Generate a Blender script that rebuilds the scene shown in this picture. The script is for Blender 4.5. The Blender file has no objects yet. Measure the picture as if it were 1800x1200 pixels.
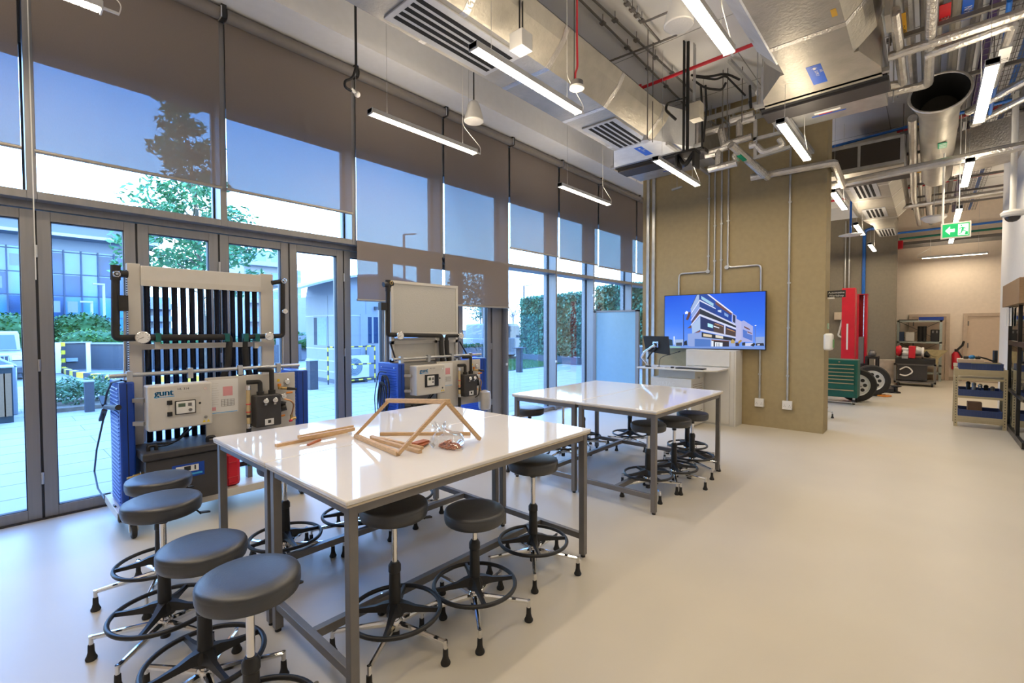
import bpy, bmesh, math, random
from mathutils import Vector, Matrix
random.seed(7)
PI = math.pi
SC = bpy.context.scene
COL = SC.collection

# ------------------------------------------------------------------ camera
FPX = 821.684                                   # focal length in pixels of the 1800 px wide frame
PITCH, YAW, ROLL, EYE = math.radians(-1.59659), math.radians(41.7453), math.radians(-0.12097), 1.6
FWD = Vector((math.cos(PITCH)*math.cos(YAW), math.cos(PITCH)*math.sin(YAW), math.sin(PITCH)))
_r = FWD.cross(Vector((0, 0, 1))).normalized(); _u = _r.cross(FWD)
RGT = _r*math.cos(ROLL) + _u*math.sin(ROLL); UPV = -_r*math.sin(ROLL) + _u*math.cos(ROLL)
CAMP = Vector((0, 0, EYE))
cd = bpy.data.cameras.new('camera'); cam = bpy.data.objects.new('camera', cd); COL.objects.link(cam)
cd.sensor_width = 36; cd.lens = FPX/1800*36; cd.clip_start = .05; cd.clip_end = 400
mw = Matrix((RGT, UPV, -FWD)).transposed().to_4x4(); mw.translation = CAMP; cam.matrix_world = mw
SC.camera = cam

# ------------------------------------------------------------------ sky, exposure
SC.view_settings.view_transform = 'Standard'; SC.view_settings.look = 'None'
SC.view_settings.exposure = 0.08; SC.view_settings.gamma = 1.0; SC.view_settings.use_curve_mapping = False
w = bpy.data.worlds.new('sky'); SC.world = w; w.use_nodes = True
nt = w.node_tree; nt.nodes.clear()
tc = nt.nodes.new('ShaderNodeTexCoord'); sp = nt.nodes.new('ShaderNodeSeparateXYZ')
rp = nt.nodes.new('ShaderNodeValToRGB'); bg = nt.nodes.new('ShaderNodeBackground'); wo = nt.nodes.new('ShaderNodeOutputWorld')
nz = nt.nodes.new('ShaderNodeTexNoise'); nz.inputs['Scale'].default_value = 2.5; nz.inputs['Detail'].default_value = 4
mx = nt.nodes.new('ShaderNodeMath'); mx.operation = 'MULTIPLY_ADD'; mx.inputs[1].default_value = .08; 
nt.links.new(tc.outputs['Generated'], sp.inputs[0]); nt.links.new(tc.outputs['Generated'], nz.inputs['Vector'])
nt.links.new(nz.outputs['Fac'], mx.inputs[0]); nt.links.new(sp.outputs['Z'], mx.inputs[2])
nt.links.new(mx.outputs[0], rp.inputs[0]); nt.links.new(rp.outputs[0], bg.inputs[0]); nt.links.new(bg.outputs[0], wo.inputs[0])
cr = rp.color_ramp
cr.elements[0].position = 0.0; cr.elements[0].color = (.50, .76, 1.0, 1)
cr.elements[1].position = 1.0; cr.elements[1].color = (.15, .36, .95, 1)
e = cr.elements.new(.22); e.color = (.49, .75, 1.0, 1)
e = cr.elements.new(.46); e.color = (.17, .42, 1.0, 1)
SKY = 10.5
bg.inputs[1].default_value = SKY
LAMP = 64.0          # radiance of the tube diffusers
cy = SC.cycles
cy.max_bounces = 8; cy.diffuse_bounces = 4; cy.glossy_bounces = 4; cy.transparent_max_bounces = 24; cy.transmission_bounces = 6
cy.use_denoising = True; cy.caustics_reflective = False; cy.caustics_refractive = False
cy.sample_clamp_indirect = 6.0; cy.use_adaptive_sampling = True; cy.adaptive_threshold = .02

# ------------------------------------------------------------------ pixel of the frame -> point on a plane of the room
def P(x, y, X=None, Y=None, Z=None):
    d = FWD + RGT*((x-900)/FPX) - UPV*((y-600)/FPX)
    if X is not None: t = X/d.x
    elif Y is not None: t = Y/d.y
    else: t = (Z-EYE)/d.z
    return CAMP + d*t

# ------------------------------------------------------------------ materials
def lin(h):
    h = h.lstrip('#'); out = []
    for i in (0, 2, 4):
        c = int(h[i:i+2], 16)/255
        out.append(c/12.92 if c <= .04045 else ((c+.055)/1.055)**2.4)
    return tuple(out)
MATS = {}
def mat(name, col, rough=.5, metal=0.0, var=.06, scale=12, bump=0.0, bscale=None, emit=None, estr=0.0, coat=0.0, spec=.5, stretch=None):
    if name in MATS: return MATS[name]
    if isinstance(col, str): col = lin(col)
    m = bpy.data.materials.new(name); m.use_nodes = True; t = m.node_tree; N = t.nodes; L = t.links
    b = N['Principled BSDF']; b.inputs['Roughness'].default_value = rough; b.inputs['Metallic'].default_value = metal
    b.inputs['Specular IOR Level'].default_value = spec
    if coat: b.inputs['Coat Weight'].default_value = coat; b.inputs['Coat Roughness'].default_value = .08
    tx = N.new('ShaderNodeTexCoord'); n = N.new('ShaderNodeTexNoise'); n.inputs['Scale'].default_value = scale; n.inputs['Detail'].default_value = 3
    src = tx.outputs['Object']
    if stretch:
        mp = N.new('ShaderNodeMapping'); mp.inputs['Scale'].default_value = stretch; L.new(src, mp.inputs[0]); src = mp.outputs[0]
    L.new(src, n.inputs['Vector'])
    r = N.new('ShaderNodeValToRGB'); r.color_ramp.elements[0].position = .3; r.color_ramp.elements[1].position = .7
    r.color_ramp.elements[0].color = tuple(min(1, c*(1-var)) for c in col)+(1,)
    r.color_ramp.elements[1].color = tuple(min(1, c*(1+var)) for c in col)+(1,)
    L.new(n.outputs['Fac'], r.inputs[0]); L.new(r.outputs[0], b.inputs['Base Color'])
    if bump:
        n2 = N.new('ShaderNodeTexNoise'); n2.inputs['Scale'].default_value = bscale or scale; n2.inputs['Detail'].default_value = 4; L.new(src, n2.inputs['Vector'])
        bp = N.new('ShaderNodeBump'); bp.inputs['Strength'].default_value = bump; bp.inputs['Distance'].default_value = .02
        L.new(n2.outputs['Fac'], bp.inputs['Height']); L.new(bp.outputs[0], b.inputs['Normal'])
    if emit is not None:
        b.inputs['Emission Color'].default_value = (lin(emit) if isinstance(emit, str) else emit)+(1,); b.inputs['Emission Strength'].default_value = estr
    MATS[name] = m; return m
def glass_mat(name, tint=(.97, .985, 1), refl=.9):
    m = bpy.data.materials.new(name); m.use_nodes = True; t = m.node_tree; t.nodes.clear()
    o = t.nodes.new('ShaderNodeOutputMaterial'); mx = t.nodes.new('ShaderNodeMixShader'); tr = t.nodes.new('ShaderNodeBsdfTransparent'); gl = t.nodes.new('ShaderNodeBsdfGlossy')
    fr = t.nodes.new('ShaderNodeFresnel'); fr.inputs[0].default_value = 1.45; ml = t.nodes.new('ShaderNodeMath'); ml.operation = 'MULTIPLY'; ml.inputs[1].default_value = refl
    tr.inputs[0].default_value = tint+(1,); gl.inputs['Roughness'].default_value = .01; gl.inputs[0].default_value = (.9, .95, 1, 1)
    t.links.new(fr.outputs[0], ml.inputs[0]); t.links.new(ml.outputs[0], mx.inputs[0]); t.links.new(tr.outputs[0], mx.inputs[1]); t.links.new(gl.outputs[0], mx.inputs[2]); t.links.new(mx.outputs[0], o.inputs[0])
    MATS[name] = m; return m
def mesh_mat(name, col, openness, tint=(1, 1, 1), transl=.0):
    """woven sunscreen cloth: part of the light passes straight through the holes"""
    m = bpy.data.materials.new(name); m.use_nodes = True; t = m.node_tree; t.nodes.clear()
    o = t.nodes.new('ShaderNodeOutputMaterial'); mx = t.nodes.new('ShaderNodeMixShader'); tr = t.nodes.new('ShaderNodeBsdfTransparent'); df = t.nodes.new('ShaderNodeBsdfDiffuse')
    tx = t.nodes.new('ShaderNodeTexCoord'); wv = t.nodes.new('ShaderNodeTexNoise'); wv.inputs['Scale'].default_value = 60
    mp = t.nodes.new('ShaderNodeMapping'); mp.inputs['Scale'].default_value = (6, 1, 1); t.links.new(tx.outputs['Object'], mp.inputs[0]); t.links.new(mp.outputs[0], wv.inputs['Vector'])
    ma = t.nodes.new('ShaderNodeMath'); ma.operation = 'MULTIPLY_ADD'; ma.inputs[1].default_value = .08; ma.inputs[2].default_value = openness-.04
    t.links.new(wv.outputs['Fac'], ma.inputs[0])
    df.inputs[0].default_value = tuple(col)+(1,); tr.inputs[0].default_value = tint+(1,)
    sh = df
    if transl:
        tl = t.nodes.new('ShaderNodeBsdfTranslucent'); tl.inputs[0].default_value = tuple(col)+(1,); m2 = t.nodes.new('ShaderNodeMixShader'); m2.inputs[0].default_value = transl
        t.links.new(df.outputs[0], m2.inputs[1]); t.links.new(tl.outputs[0], m2.inputs[2]); sh = m2
    t.links.new(ma.outputs[0], mx.inputs[0]); t.links.new(sh.outputs[0], mx.inputs[1]); t.links.new(tr.outputs[0], mx.inputs[2]); t.links.new(mx.outputs[0], o.inputs[0])
    MATS[name] = m; return m

# ------------------------------------------------------------------ mesh builder
ORG = {}
def frame_of(d):
    d = Vector(d).normalized(); a = Vector((0, 0, 1)) if abs(d.z) < .95 else Vector((1, 0, 0))
    u = d.cross(a).normalized(); return u, d.cross(u).normalized()
class MB:
    def __init__(self): self.b = bmesh.new(); self.mats = []; self.mi = 0
    def use(self, m):
        if m not in self.mats: self.mats.append(m)
        self.mi = self.mats.index(m); return self
    def face(self, vs):
        try: f = self.b.faces.new(vs); f.material_index = self.mi; return f
        except ValueError: return None
    def poly(self, pts): self.face([self.b.verts.new(Vector(p)) for p in pts]); return self
    def box(self, x0, x1, y0, y1, z0, z1):
        v = [self.b.verts.new((x, y, z)) for x in (x0, x1) for y in (y0, y1) for z in (z0, z1)]
        for q in ((0, 1, 3, 2), (4, 6, 7, 5), (0, 4, 5, 1), (2, 3, 7, 6), (0, 2, 6, 4), (1, 5, 7, 3)): self.face([v[i] for i in q])
        return self
    def bar(self, p0, p1, wd, ht, up=(0, 0, 1)):
        p0 = Vector(p0); p1 = Vector(p1); d = (p1-p0).normalized(); up = Vector(up)
        if abs(d.dot(up)) > .98: up = Vector((1, 0, 0))
        s = d.cross(up).normalized(); t = s.cross(d)
        r = []
        for p in (p0, p1): r.append([self.b.verts.new(p+s*a*wd/2+t*c*ht/2) for a, c in ((-1, -1), (1, -1), (1, 1), (-1, 1))])
        for i in range(4): self.face([r[0][i], r[0][(i+1) % 4], r[1][(i+1) % 4], r[1][i]])
        self.face(r[0][::-1]); self.face(r[1]); return self
    def rings(self, rs, cap=True, closed=False):
        vs = [[self.b.verts.new(Vector(p)) for p in r] for r in rs]; n = len(vs[0]); m = len(vs)
        for k in range(m if closed else m-1):
            a, c = vs[k], vs[(k+1) % m]
            for i in range(n): self.face([a[i], a[(i+1) % n], c[(i+1) % n], c[i]])
        if cap and not closed: self.face(vs[0][::-1]); self.face(vs[-1])
        return self
    def cyl(self, p0, p1, r, r2=None, n=14, cap=True):
        p0 = Vector(p0); p1 = Vector(p1); r2 = r if r2 is None else r2; u, v = frame_of(p1-p0)
        ang = [2*PI*i/n for i in range(n)]
        return self.rings([[p0+(u*math.cos(a)+v*math.sin(a))*r for a in ang], [p1+(u*math.cos(a)+v*math.sin(a))*r2 for a in ang]], cap)
    def tube(self, pts, r, n=8, closed=False, bend=0.0, flat=1.0):
        pts = [Vector(p) for p in pts]
        if bend:
            out = [pts[0]]
            for i in range(1, len(pts)-1):
                a, c = (pts[i-1]-pts[i]), (pts[i+1]-pts[i]); t = min(bend, a.length*.49, c.length*.49)
                A = pts[i]+a.normalized()*t; B = pts[i]+c.normalized()*t
                for k in range(5):
                    s = k/4; out.append(A*(1-s)**2+pts[i]*2*s*(1-s)+B*s*s)
            out.append(pts[-1]); pts = out
        rs = []; u = None; m = len(pts)
        for i, p in enumerate(pts):
            if closed: d = pts[(i+1) % m]-pts[i-1]
            else: d = pts[min(i+1, m-1)]-pts[max(i-1, 0)]
            d.normalize()
            if u is None: u, v = frame_of(d)
            else: u = (u-d*u.dot(d)).normalized(); v = d.cross(u)
            rs.append([p+(u*math.cos(2*PI*k/n)+v*math.sin(2*PI*k/n)*flat)*r for k in range(n)])
        return self.rings(rs, True, closed)
    def lathe(self, prof, c=(0, 0, 0), axis=(0, 0, 1), n=28, cap=True):
        c = Vector(c); ax = Vector(axis).normalized(); u, v = frame_of(ax)
        return self.rings([[c+ax*z+(u*math.cos(2*PI*k/n)+v*math.sin(2*PI*k/n))*max(r, 1e-4) for k in range(n)] for r, z in prof], cap)
    def prism(self, pts, d):
        pts = [Vector(p) for p in pts]; d = Vector(d); return self.rings([pts, [p+d for p in pts]])
    def torus(self, c, R, r, n=40, k=8, axis=(0, 0, 1), flat=1.0):
        c = Vector(c); u, v = frame_of(axis); ax = Vector(axis).normalized()
        rs = []
        for i in range(n):
            a = 2*PI*i/n; d = u*math.cos(a)+v*math.sin(a)
            rs.append([c+d*(R+r*math.cos(2*PI*j/k))+ax*r*flat*math.sin(2*PI*j/k) for j in range(k)])
        return self.rings(rs, False, True)
    def sphere(self, c, r, n=12, sz=1.0, sx=1.0, sy=1.0):
        c = Vector(c); prof = [(math.sin(PI*i/n), -math.cos(PI*i/n)) for i in range(n+1)]
        return self.rings([[c+Vector((math.cos(2*PI*k/(2*n))*max(q, .02)*r*sx, math.sin(2*PI*k/(2*n))*max(q, .02)*r*sy, z*r*sz)) for k in range(2*n)] for q, z in prof])
    def text(self, s, o, right, up, size, depth=.0, align='LEFT'):
        cu = bpy.data.curves.new('t', 'FONT'); cu.body = s; cu.size = size; cu.align_x = align; cu.resolution_u = 2
        ob = bpy.data.objects.new('t', cu); COL.objects.link(ob); dg = bpy.context.evaluated_depsgraph_get(); me = ob.evaluated_get(dg).to_mesh()
        o = Vector(o); R = Vector(right).normalized(); U = Vector(up).normalized()
        vs = [self.b.verts.new(o+R*q.co.x+U*q.co.y) for q in me.vertices]
        for p in me.polygons: self.face([vs[i] for i in p.vertices])
        ob.to_mesh_clear(); bpy.data.objects.remove(ob); bpy.data.curves.remove(cu); return self
    def done(self, name, m=None, parent=None, smooth=True, bev=0.0, ang=35, fix=True):
        b = self.b
        if fix: bmesh.ops.recalc_face_normals(b, faces=b.faces)
        if parent is not None: off = ORG.get(parent.name, Vector((0, 0, 0)))
        else:
            xs = [v.co for v in b.verts]
            off = Vector(((min(c.x for c in xs)+max(c.x for c in xs))/2, (min(c.y for c in xs)+max(c.y for c in xs))/2, min(c.z for c in xs)))
        for v in b.verts: v.co -= off
        for f in b.faces: f.smooth = smooth
        if smooth:
            lim = math.radians(ang)
            for e in b.edges:
                if len(e.link_faces) == 2 and e.calc_face_angle(0) > lim: e.smooth = False
        me = bpy.data.meshes.new(name); b.to_mesh(me); b.free()
        for k in (self.mats or [m]): me.materials.append(k)
        o = bpy.data.objects.new(name, me); COL.objects.link(o)
        if parent is not None: o.parent = parent; ORG[o.name] = off
        else: o.location = off; ORG[o.name] = off
        if bev:
            md = o.modifiers.new('bevel', 'BEVEL'); md.width = bev; md.segments = 2; md.limit_method = 'ANGLE'; md.angle_limit = math.radians(40); md.harden_normals = False
        return o
def tag(o, label, cat, group=None, kind=None):
    o['label'] = label; o['category'] = cat
    if group: o['group'] = group
    if kind: o['kind'] = kind
    return o
def thing(name, label, cat, loc=(0, 0, 0), group=None):
    o = bpy.data.objects.new(name, None); COL.objects.link(o); o.empty_display_size = .1
    o.location = loc; ORG[o.name] = Vector(loc); return tag(o, label, cat, group)
def struct(o): o['kind'] = 'structure'; return o
def dup(o, loc=None, rotz=None, label=None, parent=None, group=None):
    c = o.copy(); COL.objects.link(c); c.parent = parent
    if loc is not None: c.location = loc
    if rotz is not None: c.rotation_euler = (0, 0, rotz)
    if label: c['label'] = label
    if group: c['group'] = group
    for ch in list(o.children): dup(ch, parent=c)
    return c
def box(name, m, x0, x1, y0, y1, z0, z1, parent=None, bev=0.0):
    return MB().box(min(x0, x1), max(x0, x1), min(y0, y1), max(y0, y1), min(z0, z1), max(z0, z1)).done(name, m, parent, bev=bev)
# ------------------------------------------------------------------ palette
FLOOR = mat('floor_resin', (.59, .545, .46), .38, var=.045, scale=.9, bump=.02, bscale=60, spec=.45)
OLIVE = mat('olive_wall', (.345, .275, .15), .75, var=.05, scale=14, bump=.06, bscale=90)
OLIVED = mat('olive_grey_wall', (.21, .185, .14), .75, var=.05, scale=14, bump=.05, bscale=90)
BEIGE = mat('beige_wall', (.80, .69, .58), .8, var=.03)
WHITEW = mat('white_wall', (.72, .73, .75), .7, var=.02)
CEILW = mat('ceiling_white', (.84, .84, .85), .85, var=.03, scale=2)
SOFF = mat('soffit_white', (.74, .75, .77), .8, var=.02)
ALU = mat('anodised_frame', (.245, .24, .245), .42, metal=.3, var=.05, scale=5, stretch=(8, 8, .4))
ALUD = mat('black_gasket', (.012, .013, .016), .6)
GLASS = glass_mat('window_glass', refl=.32)
CLOTH = mesh_mat('sunscreen_cloth', (.30, .255, .23), .25, (.68, .87, 1.0), .06)
ROLLM = mat('roller_tube', (.20, .18, .165), .6, var=.04)
BOTM = mat('blind_bar', (.42, .38, .33), .35, metal=.5)
STEEL = mat('grey_steel', (.19, .18, .175), .42, metal=.35, var=.06)
GALV = mat('galvanised', (.50, .51, .52), .38, metal=.75, var=.10, scale=9)
FOIL = mat('foil_wrap', (.62, .60, .57), .28, metal=.85, var=.12, scale=7, bump=.55, bscale=38)
FOILB = mat('foil_duct', (.42, .395, .34), .42, metal=.45, var=.10, scale=5, bump=.22, bscale=30)
CHROME = mat('chrome', (.80, .80, .80), .10, metal=1, var=.02)
VINYL = mat('black_vinyl', (.026, .029, .036), .42, var=.12, scale=30, bump=.05, bscale=160, spec=.9)
BPLAS = mat('black_plastic', (.014, .014, .015), .42, var=.1)
BRUB = mat('black_rubber', (.018, .017, .017), .75, var=.1)
WPLAS = mat('white_plastic', (.78, .77, .74), .35, var=.02)
TOP = mat('white_acrylic', (.80, .775, .75), .05, var=.015, scale=2, spec=.42)
TOPE = mat('laminate_edge', (.66, .56, .42), .4, var=.05)
LAMPM = mat('lamp_diffuser', (.9, .88, .8), .4, emit=(1.0, .83, .60), estr=LAMP, var=.01)
UPL = mat('added_ceiling_glow', (.9, .88, .8), .4, emit=(1.0, .83, .60), estr=LAMP*.55, var=.01)  # upward glow added to brighten the ceiling
LAMPH = mat('lamp_housing', (.62, .62, .62), .4, var=.03)
RED = mat('red_paint', (.60, .012, .03), .35, var=.08, scale=4)
BLUEP = mat('blue_paint', (.008, .055, .36), .34, var=.06)
BLACKW = mat('black_wire', (.010, .010, .011), .5)

# ------------------------------------------------------------------ shell
YW = 5.63                                       # glass line of the window wall
H = 5.35
struct(MB().poly(((-3.6, -4.2, 0), (19.6, -4.2, 0), (19.6, YW+.1, 0), (-3.6, YW+.1, 0))).done('floor', FLOOR))
struct(box('ceiling', CEILW, -3.6, 19.7, -4.2, 4.87, H, H+.15))
m = MB().box(-3.6, 19.7, 4.87, YW+.30, 4.83, H+.15)
struct(m.done('trim_1', SOFF))                  # bulkhead over the window wall
struct(box('wall_window', mat('spandrel', (.16, .15, .145), .7), -3.6, 19.7, YW+.02, YW+.28, 3.95, 4.83))
struct(box('wall_back', OLIVE, 8.35, 8.76, 1.17, 4.10, 0, H))
struct(box('wall_far_left', OLIVED, 17.8, 18.1, .74, 5.45, 0, 4.97))
struct(box('trim_2', SOFF, 17.8, 18.1, .74, 4.86, 4.97, H))
struct(box('wall_far', BEIGE, 19.4, 19.6, -4.2, YW, 0, H))
struct(box('baseboard_far', mat('baseboard', (.40, .31, .23), .6), 19.37, 19.4, -4.2, -.35, 0, .11))
struct(box('wall_right', WHITEW, 9.0, 12.84, -1.32, -1.0, 0, H))
struct(box('wall_side', WHITEW, 9.0, 9.2, -4.2, -1.32, 0, H))
struct(box('wall_rear', BEIGE, -3.8, -3.6, -4.2, YW+.3, 0, H+.15))
struct(box('wall_right_rear', WHITEW, -3.6, 19.6, -4.4, -4.2, 0, H))
# panel joints of the white ceiling
m = MB()
for k in range(13): m.box(-3+k*1.8, -2.99+k*1.8, -4.1, 4.86, H-.004, H)
for k in range(7): m.box(-3.5, 19.3, -3.6+k*1.4, -3.59+k*1.4, H-.004, H)
struct(m.done('trim_3', mat('joint_grey', (.40, .40, .40), .9)))

# ------------------------------------------------------------------ window wall
ED = [-1.20, .261, 1.640, 3.097, 4.515, 5.960, 7.377, 8.740, 10.46, 12.0]
ZT0, ZT1 = 2.655, 2.72
for i in range(len(ED)-1):
    a, c = ED[i], ED[i+1]
    w_ = struct(thing('window_%d' % (i+1), 'pane above the transom in the tall window wall', 'window', ((a+c)/2, YW, ZT1)))
    for k in ('label', 'category'): del w_[k]
    m = MB().use(ALU)
    m.box(a+.03, c-.03, 5.42, YW+.09, ZT0, ZT1)                       # transom
    hw_ = .03 if i < 4 else .022
    m.box(c-hw_, c+hw_, 5.42, YW+.09, ZT0 if i < 4 else 0.0, 4.83)    # mullion
    if i == 0: m.box(a-.03, a+.03, 5.42, YW+.09, 0, 4.83)
    m.done('frame', None, w_, bev=.003)
    MB().box(a+.03, c-.03, YW, YW+.012, ZT1, 3.97).done('pane', GLASS, w_)
    m = MB().use(ALUD)
    for z0, z1 in (((ZT1, 3.95),) if i < 5 else ((ZT1, 3.95), (.07, ZT0))): m.box(c-.03-.014, c-.03, YW-.03, YW, z0, z1).box(a+.03, a+.04, YW-.02, YW, z0, z1)
    m.done('gasket', None, w_)
    if i >= 5:
        m = MB().use(ALU).box(a+.03, c-.03, 5.47, YW+.06, 0, .07).done('sill', None, w_)
        MB().box(a+.03, c-.03, YW, YW+.012, .07, ZT0).done('pane', GLASS, w_)
# folding glass doors under the transom
struct(box('trim_4', ALU, -1.23, 5.93, 5.54, YW+.05, 2.60, ZT0))     # head rail of the folding doors
DB = [-.39, .28, .943, 1.625, 2.341, 3.018, 3.66, 4.31, 4.955, 5.69]
for i in range(len(DB)-1):
    a, c = DB[i]+.008, DB[i+1]-.008
    d_ = struct(thing('door_%d' % (i+1), 'x', 'door', ((a+c)/2, YW, 0)))
    for k in ('label', 'category'): del d_[k]
    m = MB().use(ALU); y0, y1 = 5.55, YW+.02; t = .083
    m.box(a, a+t, y0, y1, .012, 2.59); m.box(c-t, c, y0, y1, .012, 2.59)
    m.box(a+t, c-t, y0, y1, .012, .095); m.box(a+t, c-t, y0, y1, 2.51, 2.59)
    m.done('door_frame', None, d_, bev=.003)
    MB().box(a+t, c-t, YW-.02, YW-.008, .095, 2.51).done('pane', GLASS, d_)
    MB().use(ALUD).box(a+t, a+t+.006, 5.56, YW-.02, .095, 2.51).box(c-t-.006, c-t, 5.56, YW-.02, .095, 2.51).box(a+t, c-t, 5.56, YW-.02, 2.503, 2.51).box(a+t, c-t, 5.56, YW-.02, .095, .10).done('glazing_bead', None, d_)
    m = MB().use(ALUD); m.box(c, c+.016, 5.56, YW+.01, .012, 2.59); m.done('gasket', None, d_)
    if i % 2 == 0:
        m = MB().use(GALV)
        for z in (.35, 1.3, 2.25): m.cyl((c+.008, 5.545, z-.05), (c+.008, 5.545, z+.05), .011, n=8)
        m.done('hinge', None, d_)
struct(box('trim_5', ALU, 5.698, 5.93, 5.53, YW+.06, 0, 2.6))
struct(box('trim_6', mat('door_track', (.03, .03, .035), .5), -1.23, 5.93, 5.53, YW+.06, 0.0, .012))
struct(box('trim_7', ALU, -3.6, -1.23, 5.46, YW+.06, 0, 4.83))
struct(box('trim_8', ALU, 12.03, 19.4, 5.46, YW+.06, 0, 4.83))
# small clutch boxes of the door edges
for k, (px, py) in enumerate(((891, 640), (978, 635), (1043, 519))):
    q = P(px, py, Y=5.41); o = box('blind_switch', WPLAS, q.x-.012, q.x+.012, 5.40, 5.425, q.z-.02, q.z+.02)
    tag(o, ['small white switch low on the mullion behind the far table', 'small white switch on the mullion left of the whiteboard hedge view', 'small white chain clip high beside the daylight-tinted whiteboard'][k], 'switch')

# roller blinds
BL = [(-1.2, .205, 3.04), (.286, 1.612, 3.035), (1.668, 3.06, 3.035), (3.118, 4.50, 1.965), (4.55, 5.965, 1.955), (6.01, 7.40, 2.985), (7.45, 8.85, 2.97), (8.90, 10.62, 2.95), (10.67, 12.3, 2.94)]
BLAB = ['half lowered grey sunscreen blind at the left edge of the window wall', 'half lowered grey sunscreen blind above the leftmost wide door pane', 'half lowered grey sunscreen blind above the evacuated tube solar trainer',
        'long sunscreen blind hanging behind the flat white solar collector', 'long sunscreen blind just right of the flat white solar collector', 'short blind over the window with the street lamp and hedge corner',
        'short blind above the middle of the green hedge', 'short blind above the daylight-tinted whiteboard', 'narrow sliver of blind beside the olive wall']
for i, (a, c, zb) in enumerate(BL):
    t = thing('roller_blind', BLAB[i], 'blind', ((a+c)/2, 5.385, zb), 'sunscreen roller blinds')
    MB().cyl((a, 5.345, 4.755), (c, 5.345, 4.755), .062, n=20).done('roller', ROLLM, t)
    MB().box(a, c, 5.3965, 5.398, zb, 4.755).done('cloth', CLOTH, t)
    m = MB().cyl((a-.005, 5.397, zb), (c+.005, 5.397, zb), .016, n=10); m.done('bottom_bar', BOTM, t)
    m = MB().use(BPLAS).box(c+.0, c+.045, 5.29, 5.40, 4.70, 4.835).use(CHROME).box(c-.012, c+.0, 5.275, 5.40, 4.69, 4.80); m.done('bracket', None, t)
    if i == 1: MB().tube([(a-.02, 5.375, 4.7), (a-.02, 5.37, 2.0)], .004, 5).done('chain', WPLAS, t)

# ------------------------------------------------------------------ right side: sliding door, header
q0 = P(1774, 505, Y=-.93); q1 = P(1774, 540, Y=-.93)
o = thing('sliding_door', 'dark framed glass sliding door with brown header at the right edge', 'door', (9.6, -.95, 0))
hx = q0.x
box('header', mat('brown_timber', (.27, .17, .09), .5, var=.15, scale=20, stretch=(1, 1, 12)), 8.9, hx, -1.0, -.86, q1.z, q0.z+.02, o, bev=.004)
DK = mat('door_black', (.008, .008, .009), .3)
zt = q1.z+.02; dx = hx-.08
m = MB().use(DK).box(dx-.06, dx, -.975, -.925, 0.01, zt).box(8.95, dx, -.975, -.925, .01, .09).box(8.95, dx, -.975, -.925, 1.33, 1.40).box(8.95, dx, -.975, -.925, .62, .66).box(9.54, 9.60, -.975, -.925, .01, zt)
m.done('door_frame', None, o)
box('door_glass', glass_mat('dark_glass', (.05, .05, .05), 1.4), 8.95, dx-.06, -.955, -.945, .09, zt, o)
for k in range(3):
    b_ = P(1783+k*4.5, 0, Y=-.92).x
    box('notice', WPLAS, b_-.10, b_+.10, -.924, -.920, 1.62, 1.90, o)
# far doors in the beige wall
for nm, px0, px1 in (('door_21', 1700, 1757), ('door_22', 1604, 1662)):
    a = P(px0, 600, X=19.35); c = P(px1, 600, X=19.35); y0, y1 = min(a.y, c.y), max(a.y, c.y)
    zt = 1.93
    d_ = struct(thing(nm, 'x', 'door', (19.35, (y0+y1)/2, 0)))
    for k in ('label', 'category'): del d_[k]
    DM = mat('flush_door', (.60, .47, .36), .55, var=.03)
    box('door_leaf', DM, 19.35, 19.395, y0, y1, 0.01, zt, d_)
    m = MB().use(mat('door_trim', (.55, .43, .33), .5)); m.box(19.32, 19.395, y0-.09, y0, 0, zt+.09).box(19.32, 19.395, y1, y1+.09, 0, zt+.09).box(19.32, 19.395, y0, y1, zt, zt+.09); m.done('door_frame', None, d_)
    m = MB().use(STEEL)
    for z in (.3, 1.0, 1.65): m.box(19.325, 19.35, y1-.03, y1+.02, z, z+.14)
    m.done('hinge', None, d_)
# ------------------------------------------------------------------ tables
def table(x0, x1, y0, y1, label, z=.90):
    t = thing('work_table', label, 'table', ((x0+x1)/2, (y0+y1)/2, 0), 'white topped work tables')
    m = MB().use(TOP).box(x0, x1, y0+.002, y1-.002, z-.022, z); m.done('tabletop', None, t, bev=.006)
    MB().use(TOPE).box(x0+.004, x1-.004, y0+.006, y1-.006, z-.031, z-.0225).done('edge_board', None, t)
    s = .042; i = .02; zt = z-.031
    for lx in (x0+i, x1-i-s):
        for ly in (y0+i, y1-i-s):
            l = MB().use(STEEL).box(lx, lx+s, ly, ly+s, .018, zt).done('leg', None, t, bev=.003)
            MB().use(BRUB).cyl((lx+s/2, ly+s/2, 0), (lx+s/2, ly+s/2, .018), .016).done('glide', None, l)
    for ly in (y0+i, y1-i-s): MB().use(STEEL).box(x0+i+s, x1-i-s, ly+.004, ly+s-.004, zt-.042, zt).done('apron', None, t, bev=.002)
    for lx in (x0+i, x1-i-s): MB().use(STEEL).box(lx+.004, lx+s-.004, y0+i+s, y1-i-s, zt-.042, zt).done('apron', None, t, bev=.002)
    for lx in (x0+i, x1-i-s): MB().use(STEEL).box(lx+.004, lx+s-.004, y0+i+s, y1-i-s, .125, .167).done('end_rail', None, t, bev=.002)
    ym = (y0+y1)/2
    MB().use(STEEL).box(x0+i+s-.004, x1-i-s+.004, ym-.02, ym+.02, .125, .167).done('stretcher', None, t, bev=.002)
    return t
T1 = (.95, 2.785, 1.745, 2.594, 3.443); T2 = (3.735, 5.44, 1.70, 2.52, 3.34)
table(T1[0], T1[1], T1[2], T1[3], 'nearest white topped table, wooden frame standing on it')
table(T1[0], T1[1], T1[3], T1[4], 'white topped table in front of the solar trainers, behind the nearest table')
table(T2[0], T2[1], T2[2], T2[3], 'far white topped table on the open floor side, three stools at its front edge')
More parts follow.
